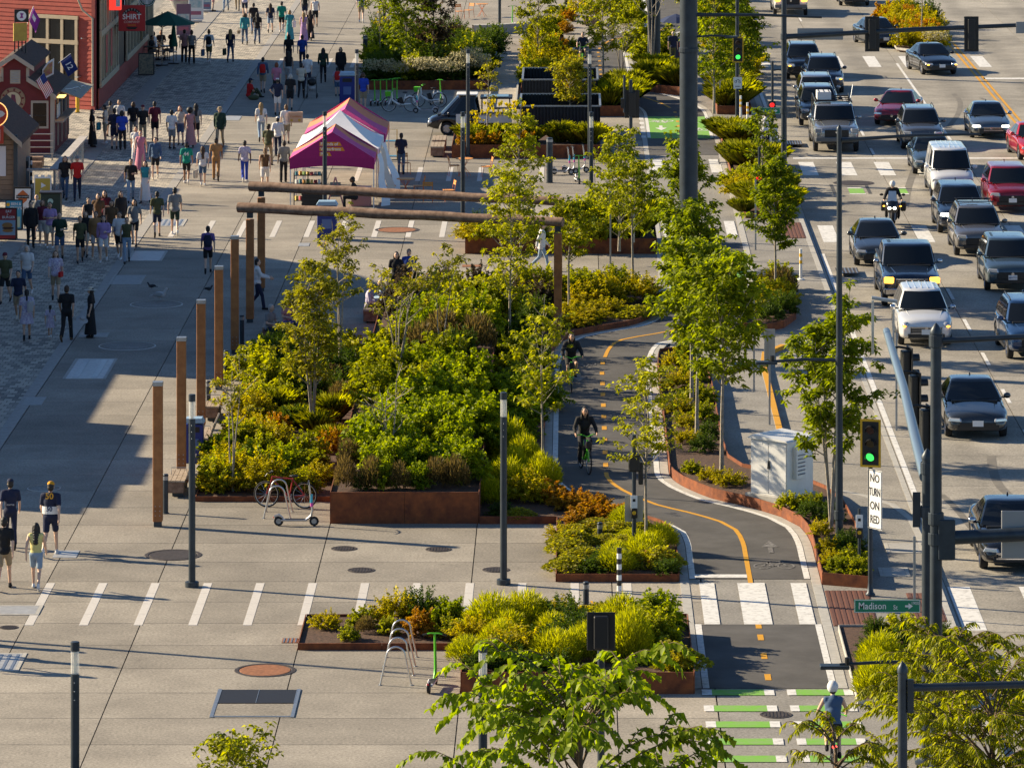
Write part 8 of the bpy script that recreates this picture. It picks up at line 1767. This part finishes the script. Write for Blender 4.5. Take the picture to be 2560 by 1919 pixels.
# ------------------------------------------------------------------ tan shop at the edge, railing, boards
t = thing('tan_shop', 'tan clapboard shop with a round red neon sign in front of the kiosk', 'building', (0, 0, 0))
MB().yprism([(-24.6, 0), (-22.28, 0), (-22.28, 2.42), (-23.3, 3.4), (-24.6, 2.42)], 196.9, 202.8).build('wall', M_tan, t, fix=True)
for k in range(12): MB().box((-23.44, 196.88, .1 + .2 * k), (2.33, .03, .185)).build('siding_board', M_tan, t)
for s in (-1, 1): MB().yprism([(-23.3, 3.42), (-23.3, 3.58), (-23.3 + s * 1.35, 2.34), (-23.3 + s * 1.35, 2.2)], 196.5, 203.2).build('roof', M_shing, t, fix=True); MB().yprism([(-23.3, 3.38), (-23.3, 3.6), (-23.3 + s * 1.38, 2.33), (-23.3 + s * 1.38, 2.12)], 196.42, 196.49).build('barge_board', M_taupe, t, fix=True)
MB().box((-22.2, 196.75, 1.3), (.16, .16, 2.6)).build('corner_post', mat('slate_post', (.03, .045, .06), .6), t); MB().box((-22.75, 196.83, 1.55), (.3, .03, 1.2)).build('notice_sheet', mat('pale_notice', (.62, .62, .68), .6), t); MB().box((-23.0, 196.83, 1.5), (.16, .03, 1.2)).build('picture_strip', mat('picture_strip', (.40, .08, .06), .6, scale=3, col2=(.16, .28, .05)), t); MB().box((-22.85, 196.83, 2.45), (.26, .03, .42)).build('diamond_notice', mat('cream_notice', (.5, .45, .32), .6), t)
wn = MB().box((-23.6, 196.84, 1.3), (.6, .05, 1.3)).build('window', mat('slate_post', (.03, .045, .06), .6), t); MB().box((-23.6, 196.80, 1.3), (.46, .04, 1.14)).build('pane', mat('pink_pane', (.5, .16, .2), .4), wn)
t = thing('neon_sign', 'round red neon sign with a pale fish shape hanging on the tan shop', 'sign', (-22.95, 196.2, 0)); M_neon = mat('neon_red_face', (.42, .04, .02), .4); d_ = MB().lathe([(.001, -.06), (.48, -.06), (.5, 0), (.48, .06), (.001, .06)], 30, (0, 0, 3.5), 'Y').build('disc', M_neon, t)
MB().lathe([(.47, -.07), (.505, -.07), (.505, -.03)], 30, (0, 0, 3.5), 'Y').build('neon_rim', mat('neon_rim', (.8, .45, .15), .4, emit=(1, .5, .15), es=.8), d_); MB().yprism([(-.3, 3.4), (.05, 3.3), (.32, 3.42), (.4, 3.52), (.3, 3.62), (0, 3.68), (-.3, 3.62)], -.075, -.065).build('pale_shape', mat('pale_shape', (.6, .55, .55), .5), d_); MB().box((0, 0, 2.68), (.66, .1, .72)).build('lower_panel', M_neon, t); MB().box((0, -.056, 2.66), (.4, .01, .44)).build('white_mark', mat('pale_shape', (.6, .55, .55), .5), t)
t = thing('promenade_railing', 'railing with broad weathered timber cap and glass panels beside the kiosk', 'railing', (-20.8, 198, 0))
MB().box((0, 6, 1.08), (.36, 12.2, .07)).build('timber_cap', mat('silver_wood', (.44, .40, .36), .85, var=.15, scale=4), t); MB().box((-.62, -.05, 1.08), (.9, .36, .07)).build('timber_cap', MATS['silver_wood'], t)
for k in range(6): MB().box((0, .2 + 2.3 * k, .52), (.09, .09, 1.04)).build('post', M_galv, t)
for k in range(5): MB().box((0, 1.35 + 2.3 * k, .55), (.015, 2.0, .8)).build('glass_panel', mat('rail_glass', (.30, .34, .36), .1, alpha=.55), t)
t = thing('guard_rail', 'four bar steel guard rail in front of the red kiosk', 'railing', (-23.7, 210.6, 0))
for k in range(4): MB().tube([(0, 0, .3 + .28 * k), (1.55, 0, .3 + .28 * k)], .022, 6).build('bar', M_alu, t)
for x in (0, 1.5): MB().box((x, .03, .6), (.06, .06, 1.2)).build('post', M_galv, t)
t = thing('timber_sleeper', 'old weathered timber baulk on the deck below the guard rail', 'timber', (-23.2, 208.6, 0)); MB().box((0, 0, .2), (1.7, .5, .4), .04).build('baulk', M_wood, t, bevel=.03); MB().box((.2, -.9, .15), (1.4, .4, .3), -.05).build('lower_baulk', M_wood, t, bevel=.03)
t = thing('yellow_bollard', 'yellow bollard against the red pier building', 'bollard', (-23.1, 230.4, 0)); MB().lathe([(.09, 0), (.09, 1.1), (.05, 1.2), (.001, 1.22)], 14).build('post', M_yel, t, smooth=40); MB().lathe([(.14, 0), (.14, .02)], 14).build('base_ring', M_black, t)
def aboard(x, y, w_, h, label, face, frame=M_black, rz=0):
    p = gp(x, y); t = thing('sandwich_board', label, 'sign board', p, R(rz))
    for s in (0, 1):
        q = put('leaf', None, t, (0, .36 * s, 0), math.pi * s); pn = MB().box((0, .0, h / 2), (w_, .035, h)).build('board', frame, q); q.rotation_euler = (R(-9 if s == 0 else -9), 0, math.pi * s)
        if s == 0: MB().box((0, -.02, h / 2), (w_ - .08, .01, h - .1)).build('face', face, q); f = q
    return t, f
t, f = aboard(56, 548, .68, 1.25, 'white sandwich board with an orange and black shield', M_white); 
MB().yprism([(-.2, .95), (0, 1.12), (.2, .95), (.16, .72), (0, .58), (-.16, .72)], -.034, -.028).build('orange_shield', mat('shield_orange', (.55, .14, .03), .6), f); MB().box((0, -.036, .86), (.5, .006, .13)).build('dark_bar', M_ink, f); letters('HARLEY-DAVIDSON', .065, M_white, f, (0, -.042, .86)); letters('OF SEATTLE', .1, M_ink, f, (0, -.03, .42), bold=.01)
t, f = aboard(34, 575, .66, 1.15, 'blue sandwich board with ice cream lettering', mat('sky_blue_board', (.06, .33, .52), .6)); letters('BEN &', .14, M_white, f, (.08, -.03, .98), bold=.02); letters("JERRY'S", .14, M_white, f, (.08, -.03, .82), bold=.02); MB().lathe([(.001, -.036), (.07, -.034)], 12, (-.22, 0, .96), 'Y').build('gold_dot', M_yel, f); MB().box((0, -.03, .3), (.5, .01, .4)).build('pale_picture', mat('pale_green_picture', (.4, .55, .45), .6), f)
t, f = aboard(18, 600, .7, 1.2, 'red sandwich board picturing a burger', mat('burger_red', (.36, .03, .03), .6)); letters('EAT', .13, M_white, f, (.04, -.03, 1.06), bold=.02); letters('A', .09, M_white, f, (0, -.03, .95)); letters('BURGER', .13, M_white, f, (.04, -.03, .84), bold=.02); MB().box((0, -.03, .46), (.6, .01, .56)).build('sky_picture', mat('burger_sky', (.28, .42, .55), .6), f); MB().ell((0, -.045, .55), (.2, .012, .1), 14, 8).build('bun', mat('bun_brown', (.40, .20, .06), .6), f); MB().ell((.03, -.046, .44), (.22, .012, .05), 14, 8).build('patty', mat('patty_brown', (.10, .04, .02), .6), f); MB().ell((.02, -.045, .35), (.2, .012, .06), 14, 8).build('bun', mat('bun_brown', (.40, .20, .06), .6), f)
t, f = aboard(106, 503, .68, .95, 'yellow topped plastic barricade board with a white arrow', mat('mustard_face', (.52, .36, .05), .6), M_white); MB().add([(-.08, -.03, .3), (.1, -.03, .38), (-.08, -.03, .46)], [(0, 1, 2)]).build('arrow', M_white, f); MB().add([(-.06, -.03, .52), (.14, -.03, .62), (-.06, -.03, .74)], [(0, 1, 2)]).build('arrow', M_white, f)
for s in (-1, 0, 1): MB().box((s * .26, 0, .99), (.14, .035, .1)).build('top_lug', M_white, f)
p = gp(126, 546); t = thing('service_box', 'dark green covered service box with a pale round emblem', 'box', p); MB().box((0, .3, .48), (.78, .6, .96)).build('cabinet', mat('bottle_green', (.008, .03, .025), .6), t, bevel=.02); MB().box((0, .3, .985), (.86, .68, .05)).build('lid', M_black, t); MB().lathe([(.001, -.01), (.11, -.008)], 18, (0, 0, .66), 'Y').build('emblem', mat('pale_teal', (.3, .5, .5), .6), t)
t = thing('striped_pole', 'short black and white spiral striped pole by the railing', 'pole', gp(78, 470));
for k in range(8): MB().lathe([(.05, .16 * k), (.05, .16 * k + .16)], 10).build('band', M_black if k % 2 else M_white, t)
t = thing('till_cabinet', 'grey stand with a dark opening under the railing corner', 'cabinet', gp(60, 465)); MB().box((0, 0, .6), (.5, .5, 1.2)).build('body', mat('stand_grey', (.22, .24, .25), .6), t, bevel=.02); MB().box((0, -.26, .9), (.38, .02, .3)).build('opening', M_black, t)
# cafe corner under the green parasol
p = gp(405, 164); t = thing('parasol', 'dark green canvas parasol over the cafe tables', 'parasol', (p.x, p.y, 0)); M_gc = mat('green_canvas', (.008, .085, .055), .85)
MB().tube([(0, 0, 0), (.0, 0, 2.75)], .03, 8).build('pole', M_bench, t); MB().lathe([(.32, 0), (.32, .07), (.06, .1)], 16).build('foot', M_black, t)
cor = [(1.5 * math.cos(R(22.5 + 45 * k)), 1.5 * math.sin(R(22.5 + 45 * k))) for k in range(8)]
for k in range(8): a, c = cor[k], cor[(k + 1) % 8]; MB().add([(.3, 0, 2.8), (a[0] + .3, a[1], 2.15), (c[0] + .3, c[1], 2.15)], [(0, 1, 2)]).build('canopy_panel', M_gc, t); MB().tube([(0, 0, 1.95), (a[0] * .6 + .2, a[1] * .6, 2.36)], .014, 5).build('rib', M_bench, t)
p = gp(434, 160); t = thing('parasol', 'folded dark green parasol standing between the cafe tables', 'parasol', (p.x, p.y, 0)); MB().loft([((0, 0, .9), .22, .2), ((0, 0, 1.5), .13, .13), ((0, 0, 2.35), .03, .03)], 12).build('folded_canopy', M_gc, t, smooth=50); MB().tube([(0, 0, 0), (0, 0, 2.5)], .025, 6).build('pole', M_bench, t); MB().lathe([(.3, 0), (.3, .07), (.05, .1)], 14).build('foot', M_black, t)
for k, (x, y) in enumerate(((380, 138), (372, 152), (418, 150))):
    p = gp(x, y); t = thing('cafe_table', ('black cafe table against the pier wall', 'black cafe table by the chalk board', 'black cafe table beside the folded parasol')[k], 'table', (p.x, p.y, 0)); MB().lathe([(.001, .74), (.36, .74), (.36, .71), (.001, .70)], 18).build('table_top', M_black, t); MB().tube([(0, 0, 0), (0, 0, .72)], .03, 8).build('stem', M_black, t); MB().lathe([(.24, 0), (.24, .03), (.04, .05)], 14).build('foot', M_black, t)
for k, (x, y, a) in enumerate(((366, 140, 90), (392, 142, -90), (405, 150, 100), (432, 152, -80), (360, 156, 70))):
    p = gp(x, y); t = thing('cafe_chair', 'dark metal cafe chair under the green parasol', 'chair', (p.x, p.y, 0), R(a), 'dark cafe chairs'); MB().box((0, 0, .45), (.42, .42, .03)).build('seat', M_black, t); MB().box((0, .2, .7), (.42, .03, .4), rx=-.15).build('backrest', M_black, t)
    for s in (-1, 1):
        for yy in (-.18, .18): MB().tube([(s * .18, yy, 0), (s * .18, yy, .45)], .012, 5).build('leg', M_black, t)
for x, y, a, lb, tp, hr in ((388, 140, -90, 'person in a white shirt sitting under the green parasol', 'white', 'short'), (402, 136, 0, 'person in a dark vest sitting behind the parasol pole', 'black', 'short'), (376, 150, 70, 'person hunched in black at the cafe table', 'black', 'short'), (430, 148, -80, 'person in grey shorts leaning back beside the folded parasol', 'navy', 'bob')): person(x, y, a, 'sit', lb, tp, 'grey', hair=hr, sk='b')
t, f = aboard(365, 188, .8, 1.1, 'chalk menu board standing at the shop door', mat('menu_chalk', (.10, .10, .08), .7, scale=9, col2=(.34, .28, .18)))
for x, y, w_, h, lb, c in ((490, 56, .85, 1.75, 'tall white notice board with a skyline picture', (.62, .66, .68)), (517, 30, .5, 1.2, 'blue and yellow notice panel behind the tall board', (.15, .2, .3)), (459, 95, .8, 1.7, 'dark striped poster board behind the parasol', (.16, .10, .16))):
    p = gp(x, y); t = thing('notice_board', lb, 'notice board', (p.x, p.y, 0)); MB().box((0, 0, h / 2 + .15), (w_, .06, h)).build('panel', mat('notice_%d' % x, c, .6), t, bevel=.01); MB().box((0, 0, .06), (w_ * .8, .5, .1)).build('foot', M_galv, t); MB().box((0, -.036, h * .62), (w_ * .8, .01, h * .3)).build('picture', mat('notice_pic_%d' % x, (.18, .36, .42), .6, scale=4, col2=(.5, .55, .55)), t); MB().box((0, -.036, h * .30), (w_ * .7, .01, h * .12)).build('text_block', mat('notice_text', (.30, .10, .16), .6), t)
p = gp(450, 26); t = thing('flower_pot', 'big stone bowl of pink flowers by the tall notice board', 'planter', (p.x, p.y, 0)); MB().lathe([(.3, 0), (.5, .3), (.62, .62), (.55, .62), (.5, .55)], 20).build('bowl', M_conc, t, smooth=40)
n = 500; P_np = rdir(n, 0, 1) * np.array([.6, .6, .35]) + np.array([0, 0, .6]); put('flowers', leafmesh('flowers', P_np, rdir(n, 0, 1), .12, .10, leaf_mat('pink_petal', (.3, .02, .2), (.6, .15, .4)), nr.uniform(0, 1, n)), t); put('foliage', leafmesh('foliage', P_np * np.array([.9, .9, 1]) + np.array([0, 0, .15]), rdir(n, 0, 1), .16, .08, LM['lime'], nr.uniform(0, 1, n)), t)
# ------------------------------------------------------------------ pier sheds just outside the picture, whose fronts shade the plaza
t = thing('pier_shed', 'long pier shed with a stepped parapet front beside the promenade', 'building', (0, 0, 0)); X0 = -26.0
prof = [(134, 0), (134, 6.4), (135.1, 6.4), (135.1, 6.74), (138.7, 6.74), (138.7, 7.0), (142.9, 7.0), (142.9, 6.74), (146.5, 6.74), (146.5, 6.43), (147.9, 6.43), (147.9, 5.8), (157, 5.8), (157, 9.3), (162, 9.8), (176, 9.8), (179, 9.55), (181.5, 9.0), (183.5, 8.2), (185, 7.2), (186, 6.0), (186, 0)]
MB().xprism(prof, X0 - .4, X0).build('front_wall', M_tan, t, fix=True)
MB().box((X0 - 8.2, 160, 2.6), (15.6, 51, 5.2)).build('hall', M_tan, t); MB().add([(X0 - .4, 134.5, 5.2), (X0 - .4, 185.5, 5.2), (X0 - 8.2, 185.5, 7.4), (X0 - 8.2, 134.5, 7.4), (X0 - 16, 185.5, 5.2), (X0 - 16, 134.5, 5.2)], [(0, 1, 2, 3), (3, 2, 4, 5)]).build('roof', M_shing, t)
for k in range(8): wn = MB().box((X0 + .02, 138 + 6 * k, 2.2), (.06, 3.2, 2.0)).build('window', M_beige, t); MB().box((X0 + .06, 138 + 6 * k, 2.2), (.03, 2.9, 1.7)).build('pane', M_glass, wn)
bpy.data.scenes.remove(TMP)
